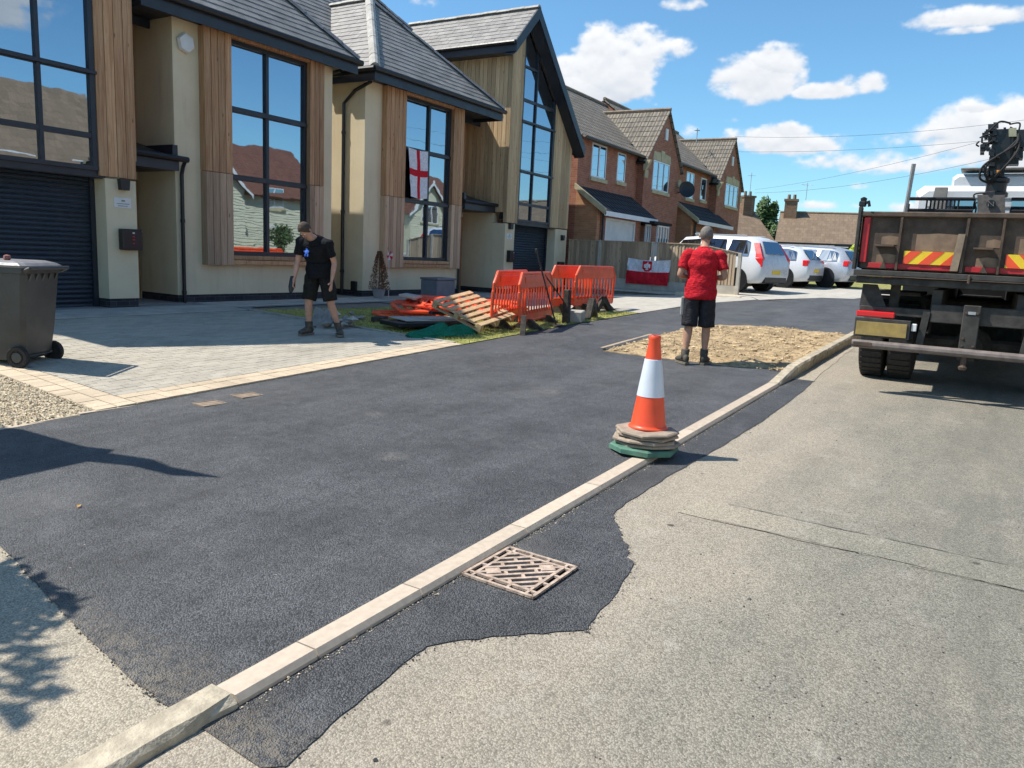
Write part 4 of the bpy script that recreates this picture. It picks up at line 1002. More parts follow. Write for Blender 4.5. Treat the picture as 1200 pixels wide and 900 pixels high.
def gable_roof(parent, plane, a0, a1, r, ez, rz, b0, b1, mat, ov=.15, thick=.1):
    """ridge along the other axis from b0 to b1, at coordinate r; eaves at a0,a1"""
    P = (lambda a, b, z: (a, b, z)) if plane == 'v' else (lambda a, b, z: (b, a, z))
    roof_plane(parent, [P(a0, b0, ez), P(a0, b1, ez), P(r, b1, rz), P(r, b0, rz)], mat, thick=thick)
    roof_plane(parent, [P(a1, b0, ez), P(a1, b1, ez), P(r, b1, rz), P(r, b0, rz)], mat, thick=thick)
    m = MB(); m.tube([P(r, b0, rz+.0), P(r, b1, rz+.0)], .09, 6); m.build('ridge_tiles', MA['tiles_ridge'], parent)
MA['tiles_ridge'] = simple('ridge_tile_buff', (.24, .18, .13), .85, .2, 6)
def brick_house(label, u0, u1, gl, gr, w1, w2, wg, ap, base, lean, dish=False, mv=12.3, ez=5.7, gbz=5.55):
    """street facade: main wall at v=13 from u0..gl, gable bay at v=12 from gl..gr"""
    h = thing('brick_house', label, 'house', (0, 0, 0), 0, 'red brick houses beyond the fence')
    br = MA['brick']; gv = 12.0
    m = MB(); m.box(u0, gl, mv, mv+7, base-.3, ez); m.build('wall', br, h)
    m = MB(); m.prism([(gl, gv, base-.3), (gr, gv, base-.3), (gr, gv, gbz), (ap, gv, gbz+(gr-gl)/2*1.02), (gl, gv, gbz)], (0, 8, 0)); m.build('gable_bay', br, h)
    # roofs
    rz = ez+2.75
    m = MB(); m.prism([(u0, mv, ez), (u0, mv+7, ez), (u0, mv+3.5, rz-.12)], (.25, 0, 0)); m.build('gable_end', br, h)
    roof_plane(h, [(u0-.05, mv-.25, ez-.1), (gl+.1, mv-.25, ez-.1), (gl+.1, mv+3.5, rz), (u0-.05, mv+3.5, rz)], MA['tiles'])
    kk = 2.85/3.75; roof_plane(h, [(gl+.11, mv+.5, ez-.1+.75*kk), (gr, mv+.5, ez-.1+.75*kk), (gr, mv+3.5, rz), (gl+.11, mv+3.5, rz)], MA['tiles'])
    roof_plane(h, [(u0-.05, mv+7.2, ez-.1), (gr, mv+7.2, ez-.1), (gr, mv+3.5, rz), (u0-.05, mv+3.5, rz)], MA['tiles'])
    az = gbz+(gr-gl)/2*1.02+.06; o = .16
    roof_plane(h, [(gl-o, gv-.12, gbz-o), (ap, gv-.12, az), (ap, mv+3.0, az), (gl-o, mv+.3, gbz-o)], MA['tiles'])
    roof_plane(h, [(gr+o, gv-.12, gbz-o), (ap, gv-.12, az), (ap, mv+3.0, az), (gr+o, mv+3, gbz-o)], MA['tiles'])
    m = MB(); m.tube([(ap, gv-.13, az+.02), (ap, mv+3, az+.02)], .08, 6); m.tube([(u0-.05, mv+3.5, rz+.02), (gr, mv+3.5, rz+.02)], .08, 6); m.build('ridge_tiles', MA['tiles_ridge'], h)
    m = MB(); m.tube([(u0-.02, mv-.3, ez-.13), (gl-.05, mv-.3, ez-.13)], .06, 6); m.tube([(gl-.2, gv-.1, gbz-.2), (gl-.2, mv, gbz-.2)], .06, 6); m.build('gutter', MA['black'], h)
    m = MB()
    for x, s in ((gl, -1), (gr, 1)):      # stone kneelers and corbels
        m.box(x-.05 if s < 0 else x-.28, x+.28 if s < 0 else x+.05, gv-.06, gv-.001, gbz-.75, gbz-.45)
        m.build('kneeler', MA['stone'], h); m = MB()
    m.prism([(gl-.02, gv-.10, gbz-.5), (gl-.02, gv-.02, gbz-.5), (gl-.02, gv-.02, gbz-.1), (gl-.02, gv-.32, gbz-.1)], (-.18, 0, 0)); m.build('corbel', MA['stone'], h)
    m = MB(); m.box(ap-.14, ap+.14, gv-.05, gv-.001, gbz+.95, gbz+1.4); m.build('gable_vent', MA['whitepaint'], h)
    window(h, 'v', w1[0], w1[1], w1[2], w1[3], mv, -1, 2); window(h, 'v', w2[0], w2[1], w2[2], w2[3], mv, -1, 1)
    window(h, 'v', wg[0], wg[1], wg[2], wg[3], gv, -1, 3)
    m = MB(); c = (wg[0]+wg[1])/2; m.prism([(wg[0]-.1, gv-.03, wg[3]+.02), (c-.15, gv-.03, wg[3]+.02), (c-.1, gv-.03, wg[3]+.36), (wg[0]-.02, gv-.03, wg[3]+.33)], (0, .028, 0))
    m.prism([(c+.15, gv-.03, wg[3]+.02), (wg[1]+.1, gv-.03, wg[3]+.02), (wg[1]+.02, gv-.03, wg[3]+.33), (c+.1, gv-.03, wg[3]+.36)], (0, .028, 0))
    m.prism([(c-.14, gv-.05, wg[3]+.01), (c+.14, gv-.05, wg[3]+.01), (c+.2, gv-.05, wg[3]+.44), (c-.2, gv-.05, wg[3]+.44)], (0, .048, 0)); m.build('stone_lintel', MA['stone'], h)
    # lean-to garage and porch
    l0, l1 = lean; lv = mv-.85; tz, bz = ez-1.7, ez-2.42
    m = MB(); m.prism([(l0, mv, base-.3), (l0, lv, base-.3), (l0, lv, bz-.02), (l0, mv, tz-.06)], (.22, 0, 0)); m.build('lean_to_side', MA['brick_sunlit'], h)
    m = MB(); m.box(l0+.22, l0+.75, lv, lv+.2, base-.3, bz-.05); m.box(l0+3.3, l0+3.9, lv, lv+.2, base-.3, bz-.05); m.box(l0+.75, l0+3.3, lv+.01, lv+.2, 2.95, bz-.05); m.build('lean_to_front', br, h)
    m = MB(); m.box(l0+.75, l0+3.3, lv+.05, lv+.1, base-.3, 2.95); dd = m.build('garage_door', MA['whitepaint'], h)
    m = MB(); m.box(l0+.70, l0+.78, lv-.01, lv+.06, base, 3.0); m.box(l0+3.27, l0+3.35, lv-.01, lv+.06, base, 3.0); m.box(l0+.78, l0+3.27, lv-.01, lv+.06, 2.92, 3.0); m.build('door_frame', MA['upvc'], dd)
    roof_plane(h, [(l0-.12, lv-.3, bz-.12), (l1, lv-.3, bz-.12), (l1, mv+.02, tz+.02), (l0-.12, mv+.02, tz+.02)], MA['tiles_dk'])
    m = MB(); m.prism([(l0-.16, lv-.34, bz-.25), (l0-.16, mv, tz-.12), (l0-.16, mv, tz+.06), (l0-.16, lv-.34, bz-.05)], (.13, 0, 0)); m.build('verge_tiles', MA['stone'], h)
    m = MB(); m.box(l0-.1, l1-.02, lv-.34, lv-.3, bz-.28, bz-.12); m.build('fascia', MA['upvc'], h)
    # flat-roofed porch with white glazing beneath the gable
    p0, p1 = l0+3.9, l1+.9
    m = MB(); m.box(p0, p1+.1, lv-.55, gv, 2.98, 3.08); m.build('porch_roof', MA['tiles_dk'], h)
    window(h, 'v', p0+.05, p1-1.3, 1.1, 2.96, lv-.2, -1, 2, sill=False, name='porch_window'); window(h, 'v', p1-1.2, p1, 1.1, 2.96, lv-.45, -1, 4, sill=False, name='porch_window')
    m = MB(); m.tube([(l0+.35, lv-.07, bz-.2), (l0+.35, lv-.07, base)], .04, 6); m.build('downpipe', MA['black'], h)
    if dish:
        m = MB(); c = Vector((gr-.25, gv-.42, 4.70)); ax = Vector((-.75, -.62, .22)).normalized()
        m.lathe(c, [(.02, -.0), (.2, .02), (.34, .075), (.36, .10), (.34, .085), (.2, .035), (.02, .012)], 20, ax); m.tube([c, c+Vector((.1, .2, -.05)), (gr-.15, gv, 4.6)], .025, 6); m.build('satellite_dish', MA['black'], h)
    return h
HA = brick_house('nearer red brick house with double gable window, half hidden by the timber clad gable', 24.1, 33.4, 29.3, 33.4, (25.1, 26.3, 4.42, 5.58), (27.3, 28.05, 4.5, 5.54), (30.15, 32.0, 4.45, 5.62), 31.35, .8, (24.1, 28.9), True, 12.3, 5.72, 5.58)
HB = brick_house('further red brick house at the end of the row', 33.42, 43.5, 38.95, 43.3, (35.3, 36.4, 4.57, 5.75), (37.45, 38.3, 4.65, 5.7), (40.3, 42.6, 4.62, 5.72), 41.1, 1.0, (34.1, 39.6), False, 12.38, 6.02, 5.72)
for hh, (x, y, z) in ((HA, (29.5, 16.8, 9.5)), (HB, (35.5, 16.5, 9.5))):
    pass
m = MB(); m.box(27.2, 28.2, 16.3, 16.9, 9.2, 10.1) if False else None
def aerial(name, label, x, y, z, s=1.0, rz=0.0):
    m = MB(); m.tube([(x, y, z), (x, y, z+1.6*s)], .022, 5)
    c, sn = cos(rz), sin(rz)
    m.tube([(x-.5*s*c, y-.5*s*sn, z+1.35*s), (x+.55*s*c, y+.55*s*sn, z+1.45*s)], .015, 5)
    for k in range(7): 
        t = -.5+k*.16; L_ = .16+.02*k; px, py, pz = x+t*s*c, y+t*s*sn, z+1.35*s+.1*(t+.5)*s
        m.tube([(px+sn*L_*s, py-c*L_*s, pz), (px-sn*L_*s, py+c*L_*s, pz)], .010, 4)
    return m.build(name, MA['galv'], None, label=label, cat='aerial')
aerial('tv_aerial', 'rooftop aerial on the further brick house, against the cloud', 39.9, 13.6, 7.55, .55, .4)
# ---- larger roof behind the first brick house
m = MB(); 
# ================================================================== FENCE
FN = thing('boundary_fence', 'close boarded timber fence between concrete posts beside the far garage', 'fence', (0, 0, 0))
FU = 23.22; r = random.Random(3)
v = 12.0; posts = [10.85, 9.02, 7.45, 6.28]
def ftop(v): return 2.17 if v > 7.5 else 2.17-(7.5-v)*.19
while v > 6.3:
    w = .098
    if not any(abs(v-w/2-p) < .09 for p in posts):
        m = MB(); a = r.uniform(-.006, .006); m.add([(FU-.012+a, v, .985), (FU-.030+a, v-w, .985), (FU+.0+a, v-w, .985), (FU+.0+a, v, .985), (FU-.012+a, v, ftop(v)-.02), (FU-.030+a, v-w, ftop(v-w)-.02), (FU+a, v-w, ftop(v-w)-.02), (FU+a, v, ftop(v)-.02)], [(0,3,2,1),(4,5,6,7),(0,1,5,4),(1,2,6,5),(2,3,7,6),(3,0,4,7)], r.uniform(-.28, .2))
        m.build('board', MA['fence'], FN)
    v -= w+.002
m = MB(); m.box(FU-.05, FU+.03, 7.5, 12.0, 2.152, 2.18); m.prism([(FU-.05, 7.5, 2.155), (FU-.05, 6.3, 1.93), (FU-.05, 6.3, 1.955), (FU-.05, 7.5, 2.18)], (.08, 0, 0)); m.build('capping', MA['fence'], FN)
for p in posts: MB().box(FU-.06, FU+.05, p-.05, p+.05, .3, ftop(p)+.015, 0, .008).build('post', MA['concrete'], FN)
edges_ = [12.0]+posts
for a, b in zip(edges_, edges_[1:]): MB().box(FU-.025, FU+.025, b+.05, a-(.05 if a < 12 else 0), .64, .98).build('gravel_board', MA['concrete'], FN)
# low retaining wall and slab ledge below the fence
RW = thing('retaining_wall', 'low dark retaining wall with pale coping under the boundary fence', 'wall', (0, 0, 0))
for a, b in ((11.9, 10.6), (10.59, 9.25), (9.24, 7.9)): MB().box(22.6, 23.14, b, a, .25, .60-(11-a)*.004, 0, .01).build('wall_block', MA['concrete_dk'], RW)
MB().box(22.52, 23.17, 7.85, 11.95, .605, .66, 0, .01).build('coping', MA['concrete'], RW)
MB().box(21.9, 22.6, 7.9, 11.9, .36, .455, 0, .01).build('ledge_slab', MA['concrete'], RW)
MB().box(22.2, 23.9, 5.9, 7.84, .50, .72, 0, .02).build('end_slab', simple('pale_slab', (.56,.48,.36), .9, .1, 5), RW)
# red and white flag with crowned eagle shield on the fence
def pol(s, t):
    if t > .48:
        return 1
    # shield with pale eagle
    x, y = (s-.48)/.105, (t-.245)/.215
    if abs(x) < 1 and abs(y) < 1 and (y < .55 or abs(x) < 1-(y-.55)*1.1):
        bd = abs(x) < .72 and abs(y) < .8
        body = abs(x) < .2 and -.55 < y < .55
        wing = .2 <= abs(x) < .68 and -.55+abs(x)*.3 < y < .45-abs(x)*.25 and not (.36 < abs(x) < .42 and y > .1)
        head = abs(x-.06) < .14 and -.72 < y < -.5
        tail = abs(x) < .34 and .5 < y < .72
        if bd and (body or wing or head or tail): return 0
        return 1
    return 0
cloth_flag('eagle_flag', 'white over red flag with eagle shield tied to the boundary fence', (FU-.10, 9.80, 1.66), (0, -1.42, .01), (0, 0, -.80), 84, 60, pol, .07, [MA['flagw'], MA['flagr']], 5.1, (-1, 0, 0),
           sk=lambda s, t: Vector((0, .04*t, -.05*sin(s*pi)*(1-t)-.02*s)))

# ================================================================== BUNGALOWS at the end of the street
def bungalow(label, D, y0, y1, base, eave, ridge, mats, chim, yaw, depth=7, wins=()):
    h = thing('bungalow', label, 'bungalow', D, yaw, 'brown roofed bungalows at the end of the street')
    # local: x to the viewer's right (along eaves), y away
    m = MB(); m.box(y0, y1, 0, depth, base-1, eave); m.build('wall', mats[0], h)
    m = MB(); m.prism([(y0+.0, 0, eave), (y0, depth, eave), (y0, depth/2, ridge-.1)], (.25, 0, 0)); m.prism([(y1-.25, 0, eave), (y1-.25, depth, eave), (y1-.25, depth/2, ridge-.1)], (.25, 0, 0)); m.build('gable_end', mats[0], h)
    P = [(y0-.2, -.35, eave-.15), (y1+.2, -.35, eave-.15), (y1+.2, depth/2, ridge), (y0-.2, depth/2, ridge)]
    roof_plane(h, P, mats[1]); roof_plane(h, [(y0-.2, depth+.35, eave-.15), (y1+.2, depth+.35, eave-.15), P[2], P[3]], mats[1])
    m = MB(); m.tube([(y0-.2, depth/2, ridge+.02), (y1+.2, depth/2, ridge+.02)], .1, 6); m.build('ridge_tiles', MA['tiles_ridge'], h)
    m = MB(); m.box(y0-.1, y1+.1, -.40, -.34, eave-.28, eave-.1); m.build('gutter', MA['black'], h)
    cx = chim; m = MB(); m.box(cx-.45, cx+.45, depth/2-.9, depth/2-.1, ridge-2, ridge+.95); m.box(cx-.52, cx+.52, depth/2-.97, depth/2-.03, ridge+.8, ridge+.95); ch = m.build('chimney', MA['brick_b'], h)
    m = MB()
    for k in (-.2, .2): m.lathe((cx+k, depth/2-.5, ridge+.95), [(.13, 0), (.11, .35), (.08, .35)], 8)
    m.build('chimney_pot', MA['tiles_ridge'], ch)
    for (a, b, z0, z1, n) in wins: window(h, 'v', a, b, z0, z1, 0, -1, n)
    return h
yw = atan2(-.98, .18)
BG1 = bungalow('long brown roofed bungalow facing down the street behind the white cars', (58.4, 13.2, 0), 0, 21, 1.75, 3.5, 5.75, (MA['brick_b'], MA['tiles_br']), .55, yw, 8, ((2.2, 4.3, 2.15, 3.25, 3), (5.9, 6.9, 2.35, 3.2, 1), (8.4, 9.9, 2.1, 3.2, 2)))
BG2 = bungalow('bungalow partly behind the last brick house, its gable end in shade', (57.8, 16.1, 0), -9, 3.0, 1.8, 3.4, 6.0, (MA['brick_b'], MA['tiles_br']), 2.4, yw+.55, 8, ())
BG3 = bungalow('bungalow roof glimpsed just above the truck tailgate', (66, -1, 0), 0, 16, 1.9, 4.0, 6.9, (MA['brick_b'], MA['tiles_br']), 8, yw-.3, 8, ())
aerial('tv_aerial', 'small aerial on the nearer bungalow chimney', 62.6, 12.4, 6.7, .8, 1.2)
aerial('tv_aerial', 'small aerial on the shaded gable bungalow', 61.6, 16.4, 6.9, 1.1, .2)
m = MB()
OF = thing('garden_fence', 'orange brown timber garden fence beside the far cars', 'fence', (0,0,0))
for i in range(16):
    a = 4.15-i*.16; MB().box(41, 41.03, a-.155, a, 1.2, 2.75, random.uniform(-.1,.1)).build('board', simple('orange_fence', (.50,.27,.10), .8, .15, 5) if i == 0 else bpy.data.materials['orange_fence'], OF)
# ================================================================== TREES
def crown(m, c, rx, ry, rz, n, s, seed, clumps=9, hollow=.5):
    r = random.Random(seed); c = Vector(c); cl = []
    for k in range(clumps):
        d = Vector((r.gauss(0, 1), r.gauss(0, 1), r.gauss(0, 1))).normalized()*r.uniform(.35, .8)
        cl.append((Vector((c.x+d.x*rx, c.y+d.y*ry, c.z+d.z*rz)), r.uniform(.28, .5), r.uniform(-.3, .3)))
    for i in range(n):
        q, cr_, tn = r.choice(cl); d = Vector((r.gauss(0, 1), r.gauss(0, 1), r.gauss(0, 1))).normalized()*(r.random()**.4)
        p = q+Vector((d.x*rx*cr_, d.y*ry*cr_, d.z*rz*cr_)); a = Vector((r.gauss(0, 1), r.gauss(0, 1), r.gauss(0, .6))).normalized(); b = a.orthogonal().normalized(); ss = s*r.uniform(.6, 1.3)
        m.add([p-a*ss, p+b*ss*.45, p+a*ss, p-b*ss*.45], [(0,1,2,3)], tn+r.uniform(-.2, .2))
def tree(name, label, base, h, rad, n, s, seed, leaf='leaf', group=None, trunk=.22):
    t = thing(name, label, 'tree', base, 0, group); r = random.Random(seed)
    m = MB(); m.tube([(0,0,-.2), (.05,0,h*.25), (-.05,.06,h*.5), (0,0,h*.8)], [trunk, trunk*.75, trunk*.5, trunk*.2], 8)
    for k in range(7):
        a = r.uniform(0, 6.3); z = h*r.uniform(.25, .6); L_ = rad*r.uniform(.6, .95)
        m.tube([(0,0,z), (cos(a)*L_*.5, sin(a)*L_*.5, z+L_*.35), (cos(a)*L_, sin(a)*L_, z+L_*.6)], [trunk*.4, trunk*.25, trunk*.08], 6)
    m.build('trunk', MA['bark'], t)
    m = MB(); crown(m, (0, 0, h*.62), rad, rad, h*.42, n, s, seed, 12); m.build('crown', MA[leaf], t)
    return t
tree('broadleaf_tree', 'green tree between the two far bungalows', (83, 20.1, 2), 6.2, 1.35, 4200, .26, 3)
tree('broadleaf_tree', 'dark tree seen low beside the bungalow gable', (80, 18.6, 2), 4.0, 1.1, 2000, .22, 5)
gc = thing('golden_conifer', 'bright yellow green conifer in front of the long bungalow', 'conifer', (45.2, 6.15, 1.38))
m = MB(); m.tube([(0,0,-.1), (0,0,1.4)], [.06, .02], 6); m.build('trunk', MA['bark'], gc)
m = MB(); crown(m, (0,0,.85), .68, .68, .95, 2600, .09, 8, 12); m.build('foliage', MA['leafgold'], gc)

# ================================================================== OPPOSITE HOUSES (seen in the windows)
def opp_house(label, u0, u1, v0, walls, roof, eave, ridge, gables, siding=True):
    h = thing('opposite_house', label, 'house', (0, 0, 0), 0, 'houses on the other side of the road')
    b = G((u0+u1)/2, 0)
    m = MB(); m.box(u0, u1, v0-8, v0, b-.3, eave); m.build('wall', walls[0], h)
    roof_plane(h, [(u0-.3, v0+.4, eave-.2), (u1+.3, v0+.4, eave-.2), (u1+.3, v0-4, ridge), (u0-.3, v0-4, ridge)], roof, thick=.15)
    roof_plane(h, [(u0-.3, v0-8.4, eave-.2), (u1+.3, v0-8.4, eave-.2), (u1+.3, v0-4, ridge), (u0-.3, v0-4, ridge)], roof, thick=.15)
    for (g0, g1, vz) in gables:
        c = (g0+g1)/2; gz_ = eave+(g1-g0)/2*.95
        m = MB(); m.prism([(g0, v0+vz, b-.3), (g1, v0+vz, b-.3), (g1, v0+vz, eave), (c, v0+vz, gz_), (g0, v0+vz, eave)], (0, -3.5, 0)); m.build('gable_bay', walls[1], h)
        roof_plane(h, [(g0-.3, v0+vz+.3, eave-.28), (c, v0+vz+.3, gz_+.05), (c, v0-4, gz_+.05), (g0-.3, v0-4, eave-.28)], roof); roof_plane(h, [(g1+.3, v0+vz+.3, eave-.28), (c, v0+vz+.3, gz_+.05), (c, v0-4, gz_+.05), (g1+.3, v0-4, eave-.28)], roof)
        m = MB(); t = .28
        m.prism([(g0-.32, v0+vz+.32, eave-.3), (c, v0+vz+.32, gz_+.05), (c, v0+vz+.32, gz_-.2), (g0-.32, v0+vz+.32, eave-.3-.22)], (0, .04, 0)); m.prism([(g1+.32, v0+vz+.32, eave-.3), (c, v0+vz+.32, gz_+.05), (c, v0+vz+.32, gz_-.2), (g1+.32, v0+vz+.32, eave-.52)], (0, .04, 0)); m.build('bargeboard', MA['whitepaint'], h)
        window(h, 'v', c-1.0, c+1.0, 3.6, 4.8, v0+vz, 1, 3); window(h, 'v', c-1.1, c+1.1, 1.2, 2.6, v0+vz, 1, 3)
        z = b; m = MB()
        while z < eave: m.prism([(g0, v0+vz+.003, z), (g0, v0+vz+.032, z), (g0, v0+vz+.003, z+.15)], (c-1.15-g0, 0, 0)); m.prism([(c+1.15, v0+vz+.003, z), (c+1.15, v0+vz+.032, z), (c+1.15, v0+vz+.003, z+.15)], (g1-c-1.15, 0, 0)); z += .15
        m.build('weatherboards', walls[1], h, kind='stuff')
    x = u0+1.2
    while x < u1-2:
        if not any(g0-1.7 < x < g1+.3 for g0, g1, _ in gables):
            window(h, 'v', x, x+1.4, 3.6, 4.8, v0, 1, 2); window(h, 'v', x, x+1.4, 1.2, 2.6, v0, 1, 2)
        x += 3
    z = b; m = MB()
    while z < eave: m.prism([(u0, v0+.003, z), (u0, v0+.032, z), (u0, v0+.003, z+.15)], (u1-u0, 0, 0)); z += .15
    m.build('weatherboards', walls[0], h, kind='stuff')
    return h
cream = simple('cream_weatherboard', (.62,.58,.42), .7, .06, 3)
opp_house('white boarded house across the road with brown roof', -8, 6.5, -11, (MA['boardwhite'], MA['boardwhite']), MA['tiles_br'], 5.2, 8.6, [(0, 4.4, 1.2)])
opp_house('white boarded house across the road between two drives, dark brown roof', 9.6, 22.5, -11, (MA['boardwhite'], MA['boardwhite']), MA['tiles_br'], 4.6, 8.4, [(10.6, 15.0, 1.3)])
opp_house('cream boarded house across the road with red roof', 24.5, 37, -11.5, (cream, cream), MA['tiles_red'], 4.4, 7.6, [(25.2, 29.4, 1)])
opp_house('red roofed house across the road further along', 39.5, 54, -11.5, (MA['boardwhite'], cream), MA['tiles_red'], 4.4, 7.6, [(44, 48.5, 1)])
opp_house('white boarded house across the road behind the viewer', -24, -11, -11, (MA['boardwhite'], cream), MA['tiles_red'], 5.3, 8.5, [(-17, -13, 1.1)])
# planter and bushes by the opposite house
tree('garden_shrub', 'rounded shrub before the dark roofed white boarded house across the road', (16.5, -8.8, .5), 1.6, .9, 1500, .09, 21)
tree('garden_shrub', 'shrub beside the cream boarded house across the road', (30.5, -8.9, .9), 1.8, 1.0, 1500, .09, 22)
# ================================================================== CARS
def car(label, loc, rz, paint, st, glass_x, seed=0, tall=False):
    c = thing('parked_car', label, 'car', loc, rz, 'cars parked at the end of the street')
    def ring(x, zb, zl, hb, zt, ht):
        return [(x,-hb*.93,zb),(x,-hb,zb+.12),(x,-hb,(zb+zl)/2),(x,-hb*.985,zl),(x,-(ht*.97+.0),zt-.07),(x,-ht*.82,zt),(x,0,zt+.02),(x,ht*.82,zt),(x,ht*.97,zt-.07),(x,hb*.985,zl),(x,hb,(zb+zl)/2),(x,hb,zb+.12),(x,hb*.93,zb)]
    m = MB(); m.loft([[Vector(p) for p in ring(*s)] for s in st]); body = m.build('body', paint, c, smooth=True)
    for p in body.data.polygons: pass
    def sec(x):   # interpolate
        for a, b in zip(st, st[1:]):
            if a[0] <= x <= b[0]:
                t = (x-a[0])/(b[0]-a[0]); return [a[i]+(b[i]-a[i])*t for i in range(6)]
        return list(st[-1])
    for (x0, x1, lo, hi) in glass_x:
        for s in (-1, 1):
            m = MB(); n = 4; pts = []
            for k in range(n+1):
                x = x0+(x1-x0)*k/n; q = sec(x); zl, hb, zt, ht = q[2], q[3], q[4], q[5]
                lo_ = zl+.03; h_ = zt-.10; ts = (h_-lo_)/(zt-.07-zl)
                pts.append(((x, s*(hb*.985+.006), lo_), (x+(.06 if k == 0 else -.06 if k == n else 0)*1, s*(ht*.97*ts+hb*.985*(1-ts)+.008), h_)))
            for a, b in zip(pts, pts[1:]):
                f = [a[0], b[0], b[1], a[1]]
                m.prism(f, (0, s*.004, 0))
            m.build('side_window', MA['carglass'], c)
    # rear and front screens sit on the slopes between stations
    def screen(i, j, name, f0=.12, f1=.92, sgn=-1):
        a, b = st[i], st[j]
        m = MB(); qa = [a[k]+(b[k]-a[k])*f0 for k in range(6)]; qb = [a[k]+(b[k]-a[k])*f1 for k in range(6)]
        za, zb2 = qa[4], qb[4]
        m.prism([(qa[0]+sgn*.02, -qa[5]*.78, za+.012), (qa[0]+sgn*.02, qa[5]*.78, za+.012), (qb[0]+sgn*.02, qb[5]*.74, zb2+.012), (qb[0]+sgn*.02, -qb[5]*.74, zb2+.012)], (sgn*.01, 0, .012)); m.build(name, MA['carglass'], c)
    screen(1, 2, 'rear_window', .08, .9, -1); screen(len(st)-4, len(st)-3, 'windscreen', .06, .95, 1)
    for s in (-1, 1):
        a, b = st[1], st[2]; m = MB()
        if tall:
            m.loft([[Vector((a[0]-.03+dx, s*(a[3]*.97+.01-dy), z)) for dx, dy in ((0,.20),(-.02,-.01),(.22,-.015),(.22,.1))] for z, in ((.80,),(1.05,))] + [[Vector((a[0]-.03+(b[0]-a[0])*t+dx, s*(a[3]*.97+(b[5]*.97-a[3]*.97)*t*1.0+.015-dy), 1.05+(b[4]-.08-1.05)*t)) for dx, dy in ((0,.12),(-.02,-.012),(.17,-.017),(.17,.08))] for t in (.3, .65, 1)])
        else:
            m.box(a[0]-.03, a[0]+.16, s*(a[3]*.72), s*(a[3]+.012), .80, 1.0, 0, .02)
        m.build('tail_lamp', MA['redlamp'], c)
        m = MB(); e = st[-1]; m.box(e[0]-.22, e[0]+.01, s*e[3]*.6, s*(e[3]+.01), .62, .76, 0, .02); m.build('headlight', MA['upvc'], c)
    m = MB(); m.box(st[0][0]-.012, st[0][0]+.06, -.27, .27, .58, .70); m.build('number_plate', MA['yellow'], c)
    m = MB(); m.tube([(-1.5, .58, st[3][4]+.05), (.4, .56, st[4][4]+.04)], .018, 5); m.tube([(-1.5, -.58, st[3][4]+.05), (.4, -.56, st[4][4]+.04)], .018, 5); m.build('roof_rails', MA['galv'], c)
    for x in (st[0][0]+.85, st[-1][0]-.85):
        for s in (-1, 1):
            w = MB(); w.lathe((x, s*.62, .33), [(.0, 0), (.2, .02), (.33, 0), (.34, .03), (.34, .19), (.32, .215), (.22, .215)], 20, (0, s, 0)); ww = w.build('wheel', MA['tyre'], c, smooth=False)
            w = MB(); w.lathe((x, s*.825, .33), [(.215, 0), (.20, -.03), (.06, -.02), (.05, .01), (.0, .01)], 14, (0, s, 0)); w.build('rim', MA['galv'], ww)
    m = MB()
    for s in (-1, 1):
        m = MB()
        for x in (st[0][0]+.85, st[-1][0]-.85): m.lathe((x, s*(st[3][3]-.10), .37), [(.0, 0), (.375, 0), (.375, .106), (.0, .106)], 24, (0, s, 0))
        m.box(st[0][0]+1.2, st[-1][0]-1.2, s*(st[3][3]-.1), s*(st[3][3]+.012), .24, .40); m.build('arch_trim', MA['black'], c)
        m = MB()
        for x in (-.98, .02, 1.05): m.box(x-.006, x+.006, s*(st[3][3]-.02), s*(st[3][3]+.004), .42, st[3][2]-.02)
        for x in (-.75, .22): m.box(x-.08, x+.08, s*(st[3][3]-.02), s*(st[3][3]+.018), .84, .87)
        m.build('door_seam', MA['concrete_dk'], c)
    m = MB(); m.box(st[0][0]-.015, st[0][0]+.3, -.70, .70, .30, .50, 0, .03); m.build('bumper_trim', MA['black'], c)
    return c
SUV = [(-2.30,.45,.95,.80,.98,.78),(-2.22,.32,1.06,.885,1.14,.80),(-1.95,.28,1.08,.90,1.60,.66),(-1.6,.27,1.08,.905,1.70,.68),(-.2,.25,1.05,.91,1.73,.70),(.75,.25,1.03,.905,1.66,.68),(1.30,.25,1.02,.90,1.10,.80),(2.0,.27,.93,.87,.97,.74),(2.30,.36,.72,.78,.76,.66)]
EST = [(-2.25,.42,.85,.80,.88,.76),(-2.18,.28,.93,.86,.99,.78),(-1.80,.24,.95,.875,1.38,.62),(-1.4,.23,.95,.88,1.47,.63),(-.2,.22,.93,.885,1.50,.65),(.55,.22,.92,.88,1.44,.63),(1.20,.22,.90,.87,.98,.78),(1.95,.24,.80,.84,.86,.70),(2.25,.32,.62,.74,.66,.62)]
g1_ = ((-1.78,-1.02,0,0),(-.95,-.05,0,0),(.0,1.0,0,0))
CA = radians(75)
car('white tall car with a full height red tail lamp beyond the fence end', (25.4-.35+cos(CA)*2.2, 5.35+.35+sin(CA)*2.2, .78), CA, MA['white'], SUV, g1_, tall=True)
car('middle white estate car parked behind the tall white one', (29.3+.3, 5.1+2.3, .88), radians(82), MA['white'], EST, g1_)
car('silver hatchback parked furthest right of the cars', (31.2+.3, 4.25+1.9, .93), radians(74), MA['silver'], EST, g1_)

